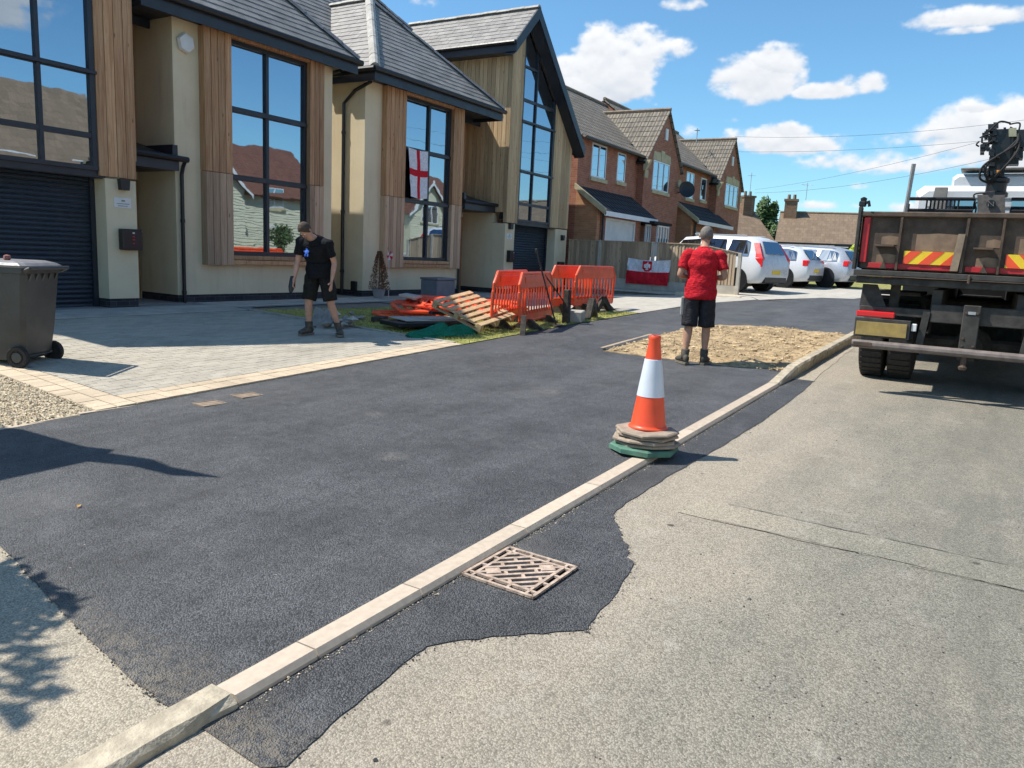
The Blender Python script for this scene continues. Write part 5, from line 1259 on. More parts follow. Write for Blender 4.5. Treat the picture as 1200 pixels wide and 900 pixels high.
# ================================================================== TIPPER TRUCK
TR = thing('tipper_truck', 'weathered flatbed tipper truck seen from behind with crane folded behind its cab', 'truck', (0,0,0))
TU = 9.4; VC = .03; HW = 1.225; L0, R0 = VC+HW, VC-HW
def tb(name, u0, u1, v0, v1, z0, z1, mat, bev=.006, par=None, lab=None, tone=0):
    return MB().box(u0, u1, v0, v1, z0, z1, tone, bev).build(name, mat, par or TR, label=lab)
rust, chas = MA['steel_rust'], MA['steel_dk']
tg = tb('tailgate', TU+.05, TU+.09, L0-.03, R0+.03, 1.63, 2.21, rust)
tb('top_rail', TU-.01, TU+.11, L0, R0, 2.195, 2.25, rust, .01, tg)
for v in (.847, -.095, -.74): tb('rib', TU-.005, TU+.052, v-.012, v+.012, 1.63, 2.196, rust, .002, tg)
m = MB(); m.prism([(TU-.005, .25, 1.63), (TU-.005, .225, 1.63), (TU-.005, .21, 2.196), (TU-.005, .235, 2.196)], (.057, 0, 0)); m.build('rib', rust, tg)
m = MB(); m.prism([(TU-.02, .335, 1.645), (TU-.02, .262, 1.645), (TU-.02, .235, 2.03), (TU-.02, .30, 2.03)], (.02, 0, 0)); m.build('rib_plate', simple('dusty_plate', (.27,.20,.135), .8, .2, 9, dirt=.4), tg)
tb('red_strip', TU+.02, TU+.06, 1.225, 1.16, 1.70, 2.19, MA['redpaint'], .004, tg)
tb('red_strip', TU+.034, TU+.056, -1.10, -1.17, 1.70, 2.19, MA['redpaint'], .004, tg)
for a, b in ((1.14, .86), (.835, .262), (.20, -.08), (-.11, -.72), (-.76, -1.10)): tb('red_strip', TU+.036, TU+.056, a, b, 1.642, 1.698, MA['redpaint'], .003, tg)
for a, b in ((1.08, .89), (.147, -.03), (-.80, -.99)): tb('step_ledge', TU-.06, TU+.05, a, b, 1.875, 1.893, rust, .003, tg)
for v in (.98, .03, -.9):
    m = MB(); m.prism([(TU+.02, v+.035, 1.64), (TU+.02, v-.035, 1.64), (TU+.02, v, 1.73)], (.03, 0, 0)); m.build('bracket', rust, tg)
# sunlit areas of the recessed tailgate, painted on as tan patches
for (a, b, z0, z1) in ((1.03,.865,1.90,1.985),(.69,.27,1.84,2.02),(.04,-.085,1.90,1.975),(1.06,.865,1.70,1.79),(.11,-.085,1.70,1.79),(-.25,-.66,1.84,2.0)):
    m = MB(); m.prism([(TU+.046, a, z0), (TU+.046, b, z0), (TU+.046, b, z1), (TU+.046, (a+b)/2, z1+.012), (TU+.046, a, z1-.004)], (.004, 0, 0)); m.build('sunlit_patch', simple('sunlit_tan', (.235,.155,.10), .8, .18, 12, dirt=.25, dirtcol=(.2,.15,.1)) if 'sunlit_tan' not in bpy.data.materials else bpy.data.materials['sunlit_tan'], tg)
def marker(v0, v1, z0, z1, flip):
    p = tb('marker_board', TU+.026, TU+.036, v0, v1, z0, z1, MA['yellow'], .001, tg)
    w = v0-v1; hgt = z1-z0; x = -hgt
    k = 0; sw = w/4.6
    for s in (-.62, 1.35, 3.3):
        pts = [Vector((s*sw+0, 0, 0)), Vector((s*sw+sw, 0, 0)), Vector((s*sw+sw+hgt*.95, 0, hgt)), Vector((s*sw+hgt*.95, 0, hgt))]
        pts = clip(clip(pts, lambda q: q.x), lambda q: w-q.x)
        if len(pts) < 3: continue
        f = (lambda x: v0-x) if not flip else (lambda x: v1+x)
        m = MB(); m.prism([(TU+.023, f(q.x), z0+q.z) for q in pts], (.003, 0, 0)); m.build('red_stripe', MA['redrefl'], p)
marker(.79, .295, 1.70, 1.838, False); marker(-.15, -.645, 1.70, 1.838, True)
# bed
tb('bed_side', TU+.1, 14.1, L0, L0-.04, 1.64, 2.22, rust); tb('bed_side', TU+.1, 14.1, R0+.04, R0, 1.64, 2.22, rust)
tb('bed_floor', TU+.1, 14.1, L0-.05, R0+.05, 1.58, 1.64, rust)
tb('corner_post', TU-.02, TU+.10, L0+.035, L0-.0, 1.62, 2.30, chas); tb('corner_post', TU-.02, TU+.10, R0, R0-.035, 1.62, 2.30, chas)
m = MB(); m.box(TU-.02, TU+.06, L0+.04, L0-.03, 2.30, 2.36, 0, .01); m.tube([(TU+.02, L0+.0, 2.33), (TU-.02, L0-.06, 2.35), (TU-.02, L0-.07, 2.30)], .018, 6); m.lathe((TU+.02, L0, 2.36), [(.03, 0), (.035, .03), (.01, .045)], 8); m.build('latch', MA['black'], TR)
tb('sill', TU-.03, TU+.12, L0+.01, R0-.01, 1.560, 1.618, chas, .006); tb('sill_lip', TU-.05, TU-.005, L0+.01, R0-.01, 1.548, 1.559, MA['steel_rust'], .003, None)
tb('tail_beam', TU+.0, TU+.14, L0-.02, R0+.02, 1.47, 1.546, chas, .006)
tb('sill_bracket', TU-.06, TU-.03, .16, .135, 1.52, 1.61, rust)
# chassis below
m = MB(); m.prism([(TU+.12, 1.17, 1.46), (TU+.12, 1.02, 1.46), (TU+.12, .90, 1.20), (TU+.12, 1.18, 1.20)], (.02, 0, 0)); m.build('mudguard_stay', chas, TR)
for v in (.42, -.36): tb('chassis_rail', TU+.12, 15, v+.05, v-.05, 1.18, 1.44, chas)
for v in (.85, -.80): tb('body_stay', TU+.3, TU+.36, v+.05, v-.05, 1.1, 1.47, chas)
tb('cross_member', TU+.06, TU+.12, .46, -.42, 1.09, 1.285, chas, .008)
tb('lamp_bar', TU+.08, TU+.13, 1.17, .46, 1.13, 1.22, chas); tb('lamp_bar', TU+.08, TU+.13, -.42, -1.12, 1.13, 1.22, chas)
for v in (.50, -.46): 
    m = MB(); m.prism([(TU+.05, v-.04, 1.20), (TU+.05, v+.03, 1.20), (TU+.05, v+.065, .83), (TU+.05, v-.005, .83)], (.05, 0, 0)); m.build('bumper_hanger', chas, TR)
hp = tb('hitch_plate', TU-.01, TU+.045, .155, -.005, .72, 1.30, chas, .008)
m = MB(); m.lathe((TU-.02, .09, .62), [(.035, 0), (.045, .03), (.028, .05), (.028, .14), (.04, .15), (.02, .19)], 10)
for v, z in ((.125,.87),(.025,.87),(.125,.95),(.125,1.22),(.025,1.22)): m.lathe((TU-.011, v, z), [(.014, 0), (.014, .008), (.0, .01)], 8, (-1,0,0))
m.build('hitch_pin', MA['steel_rust'], hp); MB().box(TU-.016, TU-.010, .11, .04, 1.205, 1.235).build('rating_plate', MA['galv'], hp)
m = MB(); m.tube([(TU-.04, 1.19, .80), (TU-.04, -1.13, .80)], .045, 10); m.build('bumper_bar', simple('bumper_steel', (.17,.14,.125), .7, .25, 9, .002, 60, dirt=.4), TR)
tb('bumper_red_end', TU-.10, TU-.092, 1.17, .98, .775, .825, MA['steel_rust'])
tb('tail_lamp', TU+.02, TU+.08, 1.19, .80, 1.10, 1.165, MA['redlamp'], .01); tb('tail_lamp', TU+.02, TU+.08, -.76, -1.15, 1.10, 1.165, MA['redlamp'], .01)
tb('number_plate', TU-.03, TU-.02, 1.17, .66, .90, 1.05, simple('plate_yellow', (.36,.25,.075), .6, .15, 10, dirt=.3), .002)
tb('plate_backing', TU-.018, TU+.02, 1.19, .63, .88, 1.09, chas); tb('work_lamp', TU+.0, TU+.06, .62, .57, .98, 1.06, MA['whitepaint'])
def wheel(u, v0, v1, r=.50):
    g = G(u, 0)-.035; s = 1 if v0 > v1 else -1
    m = MB(); c = (u, v0, g+r); wd = abs(v0-v1)
    m.lathe(c, [(r*.55, .03), (r*.8, 0), (r*.97, .02), (r, .05), (r, wd-.05), (r*.97, wd-.02), (r*.8, wd), (r*.55, wd-.03)], 36, (0, -s, 0)); 
    for k in range(36):
        a = 2*pi*k/36
        for w0 in (.03, wd*.52):
            m.T = Matrix.Translation(Vector(c)) @ Matrix.Rotation(a, 4, 'Y'); m.box(-.026, .026, -s*w0, -s*(w0+wd*.4), r-.006, r+.010); m.T = None
    t = m.build('wheel', MA['tyre'], TR); m = MB(); m.lathe(c, [(0, .06), (.12, .05), (.14, .09), (r*.5, .08), (r*.56, .03), (r*.56, .1), (0, .1)], 20, (0, -s, 0)); m.build('rim', chas, t)
for v0, v1 in ((1.235, .945), (.915, .625), (-1.175, -.885), (-.855, -.565)): wheel(10.75, v0, v1, .48)
for v0, v1 in ((1.20, .92), (-1.14, -.86)): wheel(16.3, v0, v1, .48)
m = MB(); m.tube([(10.75, .9, .79), (10.75, -.84, .79)], .09, 10); m.lathe((10.55, .03, .79), [(.1, 0), (.2, .1), (.2, .3), (.1, .4)], 12, (1, 0, 0)); m.build('rear_axle', chas, TR)
tb('mud_flap', 11.35, 11.38, 1.2, .62, .55, 1.3, MA['black']); tb('mudguard', 10.2, 11.35, 1.22, .62, 1.34, 1.38, chas); tb('mudguard', 10.2, 11.35, -.55, -1.15, 1.34, 1.38, chas)
tb('fuel_tank', 12.4, 13.6, 1.15, .62, .75, 1.3, chas, .05); tb('subframe', 9.6, 14.4, .9, -.85, 1.46, 1.575, chas)
tb('rear_filler', 11.4, 12.3, .55, -.5, .72, 1.3, chas, .03); tb('gearbox_filler', 13.0, 15.2, .35, -.3, .75, 1.3, chas, .04); tb('side_filler', 12.4, 13.6, -.6, -1.12, .75, 1.35, chas, .04)  # boxes added so the space under the bed stays dark
for a_, b_ in ((1.2, .55), (.5, -.45), (-.5, -1.15)): tb('dark_filler_panel', 14.9, 14.95, a_, b_, .62, 1.45, MA['black'])  # black panels added across the chassis to block the bright road beyond
tb('mud_flap', 11.39, 11.41, -.52, -1.15, .60, 1.3, MA['black']); tb('front_axle', 16.2, 16.4, .9, -.85, .60, .80, chas)
# headboard guard
hb = tb('headboard', 14.05, 14.11, L0, R0, 1.64, 2.25, rust)
m = MB(); 
for z in (2.52, 2.60, 2.78): m.tube([(14.1, L0-.03, z), (14.1, .30, z)], .028, 6); m.tube([(14.1, -.18, z), (14.1, R0, z)], .028, 6)
for i in range(9): v = .95-i*.055; m.tube([(14.1, v, 2.2), (14.1, v, 2.79)], .014, 5)
m.tube([(14.1, L0-.03, 2.2), (14.1, L0-.03, 2.70)], .04, 6); m.tube([(14.1, R0+.03, 2.2), (14.1, R0+.03, 2.70)], .04, 6)
m.build('guard_frame', MA['black'], hb)
m = MB(); m.tube([(14.05, 1.25, 2.2), (13.9, 1.19, 3.30)], .032, 6); m.build('marker_pole', MA['galv'], TR)
# cab
m = MB(); 
def cring(u, z0, z1, hw, r=.1): return [(u, VC+hw, z0), (u, VC+hw, z1-r), (u, VC+hw-r*1.2, z1), (u, VC-hw+r*1.2, z1), (u, VC-hw, z1-r), (u, VC-hw, z0)]
m.loft([[Vector(p) for p in cring(*q)] for q in ((15.0,1.0,2.98,1.10),(15.1,1.0,3.08,1.17),(16.0,1.0,3.14,1.18),(16.7,1.0,3.08,1.18),(17.05,1.0,2.75,1.17),(17.3,1.0,1.9,1.15),(17.32,.8,1.7,1.12))]); cabp = m.build('cab', MA['white'], TR)
m = MB(); m.loft([[Vector(p) for p in cring(*q)] for q in ((15.1,3.05,3.22,.62,.05),(15.2,3.05,3.28,.66,.06),(16.2,3.05,3.32,.66,.06),(16.6,3.05,3.12,.6,.04))]); m.build('roof_pod', MA['white'], cabp)
m = MB(); m.box(15.0, 15.6, VC+.55, VC-.5, 3.33, 3.36, 0, .01); m.build('roof_bar', MA['concrete_dk'], cabp)
for z in (2.72, 2.86): tb('cab_crease', 14.985, 15.0, 1.0, -.9, z, z+.02, MA['concrete_dk'], 0, cabp)
tb('rear_cab_window', 14.98, 15.0, .62, .15, 2.50, 2.84, MA['carglass'], .0, cabp); tb('rear_cab_window', 14.98, 15.0, -.2, -.75, 2.50, 2.84, MA['carglass'], .0, cabp)
m = MB(); m.prism([(14.75, .98, 2.2), (14.75, .72, 2.2), (14.75, .72, 3.02), (14.75, .90, 3.02)], (.2, 0, 0)); m.build('air_intake', MA['concrete_dk'], cabp)
for s in (1, -1):
    m = MB(); vv = VC+s*1.18; m.tube([(16.9, vv, 2.8), (16.95, vv+s*.25, 2.75), (16.95, vv+s*.25, 2.1)], .02, 6); m.box(16.9, 16.98, vv+s*.14, vv+s*.36, 2.1, 2.6, 0, .02); m.build('mirror', MA['black'], cabp)
# crane
CRN = bpy.data.objects.new('crane', None); COL.objects.link(CRN); CRN.parent = TR
def cq(x, y, du=0.0): return Vector((14.25+du, .114-(x-1172)/91-.00163*(y-143), 3.9-(y-143)/80))
def cbox(m, x0, y0, x1, y1, d0, d1, t=0.0, bv=0): 
    a, b, c, d = cq(x0, y0), cq(x1, y0), cq(x1, y1), cq(x0, y1); m.prism([a+Vector((d0,0,0)), b+Vector((d0,0,0)), c+Vector((d0,0,0)), d+Vector((d0,0,0))], (d1-d0, 0, 0), t)
m = MB(); cbox(m, 1145, 228, 1178, 262, -.22, .25); m.build('crane_base', simple('crane_grey', (.12,.105,.095), .75, .25, 14, .003, 50, dirt=.3), CRN)
m = MB(); m.lathe(cq(1161.5, 239, -.24), [(.062, 0), (.062, .02)], 20, (-1, 0, 0)); m.lathe(cq(1161.5, 239, -.262), [(.045, .0), (.045, .004)], 20, (-1, 0, 0)); m.build('emblem_ring', MA['black'], CRN)
m = MB(); p = [cq(1158, 236, -.275), cq(1158, 242, -.275), cq(1164.5, 236.5, -.275), cq(1164.5, 242, -.275)]; m.tube([p[1], p[0], p[3], p[2]], .007, 4); m.build('emblem_letter', MA['concrete_dk'], CRN)
m = MB(); m.lathe(cq(1166, 229), [(.17, 0), (.17, .06), (.14, .08), (.14, .2), (.165, .22), (.165, .27), (.12, .3)], 16)
m.loft([[cq(x-w, y, -d), cq(x+w, y, -d), cq(x+w, y, d), cq(x-w, y, d)] for x, y, w, d in ((1166, 212, 10, .12), (1169, 190, 10, .13), (1173, 178, 13, .15), (1178, 150, 11, .15))]); m.build('crane_column', MA['black'], CRN)
m = MB(); cbox(m, 1167, 152, 1184, 186, -.16, -.05); cbox(m, 1180, 156, 1199, 184, -.12, .2); cbox(m, 1190, 152, 1206, 172, -.2, .24); cbox(m, 1172, 184, 1194, 191, -.10, .16); m.build('crane_head', MA['black'], CRN)
m = MB(); r = random.Random(14)
for i in range(34):
    x, y = r.uniform(1149, 1169), r.uniform(157, 180); w, hh = r.uniform(1.2, 3.6), r.uniform(1.2, 3.4); d = r.uniform(-.30, .05); cbox(m, x-w, y-hh, x+w, y+hh, d, d+r.uniform(.04, .12), r.uniform(-.3, .9))
for i in range(12):
    x, y = r.uniform(1152, 1178), r.uniform(141, 158); w, hh = r.uniform(1.5, 3.5), r.uniform(2, 5); d = r.uniform(-.25, .1); cbox(m, x-w, y-hh, x+w, y+hh, d, d+.08, r.uniform(-.3, .9))
for i in range(10):
    x, y = r.uniform(1153, 1175), r.uniform(180, 205); cbox(m, x-2.2, y-2.5, x+2.2, y+2.5, -.24, -.12, r.uniform(-.3, 1.2))
m.build('valve_block', MA['black'], CRN, kind='stuff')
m = MB()
def hose(pts, rad): 
    P = [cq(x, y, d) for x, y, d in pts]; out = []
    for i in range(len(P)-1):
        p0, p1, p2, p3 = P[max(i-1,0)], P[i], P[i+1], P[min(i+2, len(P)-1)]
        for k in range(6):
            t = k/6; out.append(.5*((2*p1)+(p2-p0)*t+(2*p0-5*p1+4*p2-p3)*t*t+(3*p1-p0-3*p2+p3)*t**3))
    m.tube(out+[P[-1]], rad, 6)
hose([(1193,158,-.2),(1190,170,-.3),(1170,183,-.36),(1152,195,-.32),(1148,208,-.3),(1156,213,-.26),(1162,208,-.2)], .018)
hose([(1192,164,-.22),(1180,176,-.3),(1160,190,-.34),(1154,201,-.3),(1158,212,-.26)], .016)
hose([(1193,157,-.2),(1193,175,-.3),(1183,190,-.34),(1170,203,-.3),(1160,212,-.24)], .018)
hose([(1191,172,-.2),(1186,186,-.3),(1174,200,-.3),(1162,212,-.22)], .014)
hose([(1156,156,-.2),(1162,150,-.22),(1172,142,-.2),(1184,143,-.1)], .014); hose([(1147,164,-.15),(1144,168,-.2),(1147,170,-.18)], .012); hose([(1148,160,-.2),(1158,157,-.25),(1166,160,-.2),(1160,166,-.24),(1150,172,-.2)], .010)
hose([(1183,143,0),(1195,142,0),(1194,151,0)], .012); hose([(1184,146,0),(1191,150,0)], .010)
hose([(1142,233,-.1),(1141,227,-.1),(1150,225,-.1),(1166,226,-.1)], .012); hose([(1142,233,-.1),(1140,243,-.1),(1136,250,-.1)], .014)
m.build('hoses', MA['tyre'], CRN, smooth=True)
m = MB(); cbox(m, 1182, 150, 1191, 160, -.22, -.20); m.build('plate', simple('olive_plate', (.33,.33,.22), .7, .1, 9), CRN)
m = MB(); cbox(m, 1168, 199, 1173, 203, -.26, -.22); m.build('amber_marker', MA['amber'], CRN)

# ================================================================== WHEELED BIN
ax_ = Vector((.88, .48)); by = Vector((-.48, .88))
bn = thing('wheeled_bin', 'dark grey wheeled bin with dusty lid standing before the near garage', 'bin', (4.08, 8.46, G(4.1, 8.3)), atan2(.48, .88))
# local x: along axle, y: away from the viewer
m = MB()
def brg(z, hx, y0, y1, r=.04): return [Vector(p) for p in ((-hx+r,y0,z),(hx-r,y0,z),(hx,y0+r,z),(hx,y1-r,z),(hx-r,y1,z),(-hx+r,y1,z),(-hx,y1-r,z),(-hx,y0+r,z))]
m.loft([brg(.06,.235,-.20,.22), brg(.12,.24,-.25,.25), brg(.40,.262,-.285,.30), brg(.93,.288,-.335,.375), brg(.935,.305,-.355,.395), brg(.985,.305,-.355,.395)]); m.build('body', MA['bin'], bn)
m = MB(); 
for x in (-.2,-.1,0,.1,.2): m.prism([(x-.012,-.36,.93),(x+.012,-.36,.93),(x+.012,-.30,.80),(x-.012,-.30,.80)], (0,.03,0))
m.tube([(-.30,-.41,.99),(.30,-.41,.99)], .018, 8); m.tube([(-.29,-.41,.99),(-.29,-.34,.96)], .02, 6); m.tube([(.29,-.41,.99),(.29,-.34,.96)], .02, 6); m.build('handle', MA['bin'], bn)
m = MB(); m.loft([brg(.988,.31,-.36,.42), brg(1.01,.315,-.36,.43), brg(1.035,.29,-.32,.38), brg(1.055,.24,-.24,.28)]); lid = m.build('lid', MA['binlid'], bn)
m = MB(); m.lathe((-.18,-.1,1.05), [(.02,0),(.035,.02),(.03,.05),(.0,.06)], 8); m.build('knob', simple('dull_pink', (.35,.14,.12), .7), lid)
for s in (-1, 1):
    w = MB(); w.lathe((s*.245, -.22, .10), [(.03,0),(.10,0),(.11,.012),(.11,.045),(.10,.06),(.07,.055),(.06,.045),(.0,.045)], 24, (s,0,0)); ww = w.build('wheel', MA['tyre'], bn)
    w = MB(); w.lathe((s*.292, -.22, .10), [(.055,0),(.05,.012),(.02,.014),(.0,.014)], 14, (s,0,0)); w.build('hub', MA['bin'], ww)
m = MB(); m.tube([(-.25,-.22,.10),(.25,-.22,.10)], .012, 6); m.build('axle', MA['galv'], bn)

# ================================================================== CONE ON ITS STACK OF BASES
cx, cy = 5.43, 2.05; cz = G(cx, cy)+.008
def octa(name, lab, mat, z, h, r0, r1, rot, off=(0,0), cat='rubber base', seed=0):
    r = random.Random(seed); m = MB(); rings = []
    for (rr, zz) in ((r0*.95, 0), (r0, .006), (r0, h-.012), (r0*.95, h-.003), (r1, h)):
        rings.append([Vector((cos(rot+2*pi*k/8+pi/8)*rr*(1+.025*sin(k*2.3+seed)), sin(rot+2*pi*k/8+pi/8)*rr*(1+.02*cos(k*1.7+seed)), zz+.006*sin(k*1.9+seed*2))) for k in range(8)])
    m.loft(rings); o = m.build(name, mat, None, label=lab, cat=cat, group='rubber cone bases in the stack' if mat is MA['slab'] else None); o.location = (cx+off[0], cy+off[1], z); return o
octa('cone_base', 'green octagonal rubber base lowest under the cone stack', MA['greenrub'], cz, .050, .262, .2, .1, (-.015, .01), seed=1)
labs = ['dusty rubber base resting directly on the green one', 'dusty rubber base second from the bottom of the dusty four', 'dusty rubber base second from the top', 'topmost dusty rubber base carrying the cone']
for i in range(4): octa('cone_base', labs[i], MA['slab'], cz+.052+i*.031, .029, .248-.002*i, .14, .12+.17*i, (.012*(-1)**i, .010*((i*2) % 3-1)), seed=i+3)
ct = cz+.052+4*.031+.001
co = thing('traffic_cone', 'orange and white traffic cone on a stack of rubber bases over the kerb', 'cone', (cx+.012, cy-.005, ct), 0)
def cone_r(z): return .135-(.135-.036)*z/.70
H_ = .70
m = MB(); m.lathe((0,0,0), [(.150,0),(.150,.008),(.136,.016)]+[(cone_r(z), z) for z in (.03,.12,.245)], 40, caps=True); m.build('lower_body', MA['coneo'], co, smooth=True)
m = MB(); m.lathe((0,0,0), [(cone_r(.245)+.0035,.243)]+[(cone_r(z)+.0035, z) for z in (.30,.42,.52)]+[(cone_r(.52), .523)], 40, caps=False); m.build('reflective_sleeve', MA['conew'], co, smooth=True)
m = MB(); m.lathe((0,0,0), [(cone_r(.50),.50),(cone_r(.53),.53),(cone_r(.66)+.001,.66),(.045,.672),(.045,.69),(.038,.70),(.030,.70),(.028,.64),(.0,.63)], 40); m.build('upper_body', MA['coneo'], co, smooth=True)
for o in (bpy.data.objects['lower_body'], bpy.data.objects['reflective_sleeve'], bpy.data.objects['upper_body']):
    o.data.set_sharp_from_angle(angle=radians(40))

# ================================================================== ORANGE BARRIERS
def barrier_body():
    m = MB(); L_ = 1.95; t = .014
    out = [(0,.0),(0,.62),(.14,.80),(L_-.14,.80),(L_,.62),(L_,0)]
    # top rail with raised lip, bottom rail
    m.prism([(0,-t,.56),(0,-t,.62),(.14,-t,.80),(L_-.14,-t,.80),(L_,-t,.62),(L_,-t,.56)], (0,2*t,0)); 
    m.tube([(0,0,.02),(0,0,.62),(.14,0,.80),(L_-.14,0,.80),(L_,0,.62),(L_,0,.02)], .028, 8)
    m.prism([(.0,-t,0),(L_,-t,0),(L_,-t,.15),(0,-t,.15)], (0,2*t,0)); m.tube([(0,0,.01),(L_,0,.01)], .026, 8)
    n = 12
    for i in range(n+1):
        x = .03+(L_-.06)*i/n; m.box(x-.019, x+.019, -.011, .011, .12, .60, 0, .004)
        m.lathe((x, -t-.004, .145), [(.032, 0), (.024, .012), (.0, .014)], 8, (0,-1,0)); m.lathe((x, t+.004, .145), [(.032, 0), (.024, .012), (.0, .014)], 8, (0,1,0))
    m.box(.25, L_-.25, -t-.012, t+.012, .64, .74, 0, .008)
    m.box(-.05, -.005, -.02, .02, .28, .50, 0, .008); m.box(L_+.005, L_+.05, -.02, .02, .40, .62, 0, .008)
    return m
def foot(par, x, rzz=0):
    m = MB(); m.prism([(x-.05,-.30,0),(x-.05,.30,0),(x-.05,.26,.05),(x-.05,.07,.20),(x-.05,-.07,.20),(x-.05,-.26,.05)], (.10,0,0)); return m.build('rubber_foot', MA['rubber'], par)
BARM = barrier_body()
b0_ = thing('orange_barrier', 'temp', 'barrier', (0,0,0)); 
bb_ = BARM.build('panel', MA['orange'], b0_); bb_.location.z = .17
foot(b0_, .40); foot(b0_, 1.55)
first = True
def place_barrier(lab, loc, rz, tilt=0.0, roll=0.0, feet=True, grp='orange barriers standing on the lawn', full=None):
    global first
    o = b0_ if first else copy_tree(b0_)
    if not first and not feet:
        for ch in list(o.children):
            if ch.name.startswith('rubber_foot'): bpy.data.objects.remove(ch)
    first = False; o['label'] = lab; o['group'] = grp
    o.matrix_world = Matrix.Translation(loc) @ (full if full else Matrix.Rotation(rz, 4, 'Z') @ Matrix.Rotation(tilt, 4, 'X') @ Matrix.Rotation(roll, 4, 'Y'))
    return o
gl = lambda u, v: G(u, v)
place_barrier('orange plastic barrier nearest the pallet, standing in front of its pair', (10.92,6.46,gl(10.9,6.4)-.02), radians(13), radians(-3))
place_barrier('orange barrier close behind the nearest one, its left end sticking out', (10.50,6.78,gl(10.5,6.7)), radians(14.5), radians(3))
place_barrier('orange barrier in front of the right hand pair before the garage', (14.25,7.18,gl(14.3,7.2)), radians(.5), radians(2))
place_barrier('orange barrier behind in the right hand pair, partly hidden', (13.75,7.42,gl(13.9,7.5)), radians(1.5), radians(-2))
FL = lambda rz, lean, roll=0.0: Matrix.Rotation(rz, 4, 'Z') @ Matrix.Rotation(lean, 4, 'X') @ Matrix.Rotation(roll, 4, 'Y')
place_barrier('orange barrier lying flat at the bottom of the heap on the lawn', (10.45,8.55,gl(10.3,8.6)+.0), 0, feet=False, grp='orange barriers lying in the heap', full=FL(radians(-8), radians(-86)))
place_barrier('faded orange barrier lying across the heap with white streaks', (10.65,8.75,gl(10.5,8.8)+.08), 0, feet=False, grp='orange barriers lying in the heap', full=FL(radians(-32), radians(-80), radians(4)))
place_barrier('orange barrier resting skewed on the middle of the heap', (11.1,8.55,gl(11,8.6)+.20), 0, feet=False, grp='orange barriers lying in the heap', full=FL(radians(-40), radians(-84), radians(3)))
place_barrier('orange barrier sloping down from the heap under the pallet edge', (10.9,9.0,gl(10.8,8.8)+.17), 0, feet=False, grp='orange barriers lying in the heap', full=FL(radians(-60), radians(-80), radians(6)))
# rubber blocks, posts and rods around the barriers
def rod(name, lab, a, b, r, mat, cat, knob=True):
    m = MB(); a, b = Vector(a), Vector(b); m.tube([a, b], r, 8)
    if knob: d = (b-a).normalized(); m.tube([b-d*.02, b+d*.05], [r*1.6, r*1.3], 8)
    return m.build(name, mat, None, label=lab, cat=cat)
rod('steel_rod', 'long dark steel rod leaning against the nearest orange barrier', (12.0,6.35,gl(12,6.4)), (11.5,6.55,gl(11.5,6.5)+1.30), .014, MA['steel_dk'], 'rod')
m = MB(); m.box(11.92,12.16,6.25,6.45,gl(12,6.4),gl(12,6.4)+.03,0,.005); m.build('tamper_plate', MA['steel_dk'], None, label='flat steel foot lying at the lower end of the leaning rod', cat='plate')
rod('steel_rod', 'shorter dark rod slanting between the two pairs of barriers', (13.0,6.75,gl(13,6.8)+.35), (12.2,6.85,gl(12.2,6.9)+.98), .013, MA['steel_dk'], 'rod', False)
m = MB(); m.box(12.50,12.62,6.40,6.52,gl(12.5,6.5),gl(12.5,6.5)+.62,0,.012); m.build('short_post', MA['rubber'], None, label='short dark upright post between the barrier pairs', cat='post')
m = MB(); m.T = Matrix.Translation((13.05,6.50,gl(13,6.5))) @ Matrix.Rotation(.35,4,'Z'); m.box(-.30,.30,-.14,.14,0,.20,0,.015); m.T = None; m.build('concrete_block', MA['concrete'], None, label='pale concrete block on the grass in front of the right barriers', cat='block')
def aframe(lab, loc, rz, s=1.0):
    m = MB(); m.T = Matrix.Translation(loc) @ Matrix.Rotation(rz, 4, 'Z') @ Matrix.Scale(s, 4)
    m.prism([(-.34,-.06,0),(-.22,-.06,0),(.0,-.06,.26),(.24,-.06,.0),(.38,-.06,0),(.06,-.06,.42),(-.06,-.06,.42)], (0,.12,0)); m.T = None
    return m.build('rubber_block', MA['rubber'], None, label=lab, cat='barrier foot', group='loose rubber barrier feet')
aframe('upturned rubber foot leaning over the pale concrete block', (13.7,6.50,gl(13.7,6.5)), .2, .95)
aframe('rubber foot at the right end of the right hand barriers', (15.1,6.9,gl(15.1,6.9)), -.3, .8)
aframe('rubber foot under the left end of the nearest barrier', (10.75,6.30,gl(10.7,6.3)), .5, .7)
# ---- pallet leaning on the heap
pa = thing('wooden_pallet', 'pale wooden pallet leaning on the heap of orange barriers', 'pallet', (0,0,0))
for i in range(7): MB().box(0,1.2,i*.163,i*.163+.098,.115,.137,random.uniform(-.1,.1),.003).build('top_slat', MA['pallet'], pa)
for x in (0,.55,1.10): MB().box(x,x+.1,0,1.076,.093,.1135,random.uniform(-.1,.1),.003).build('cross_slat', MA['pallet'], pa)
for x in (0,.55,1.10):
    for y in (0,.49,.976): MB().box(x,x+.1,y,y+.1,.022,.0915,random.uniform(-.15,.05),.003).build('block', MA['pallet'], pa)
for x in (0,.55,1.10): MB().box(x,x+.1,0,1.076,0,.0205,random.uniform(-.1,.1),.003).build('bottom_slat', MA['pallet'], pa)
_ex = Vector((.985,.03,.12)).normalized(); _ey = Vector((.03,.93,.36)); _ey = (_ey-_ex*_ey.dot(_ex)).normalized(); _ez = _ex.cross(_ey)
pa.matrix_world = Matrix.Translation((10.0,6.65,.36)) @ Matrix((_ex,_ey,_ez)).transposed().to_4x4() @ Matrix.Scale(.90, 4)
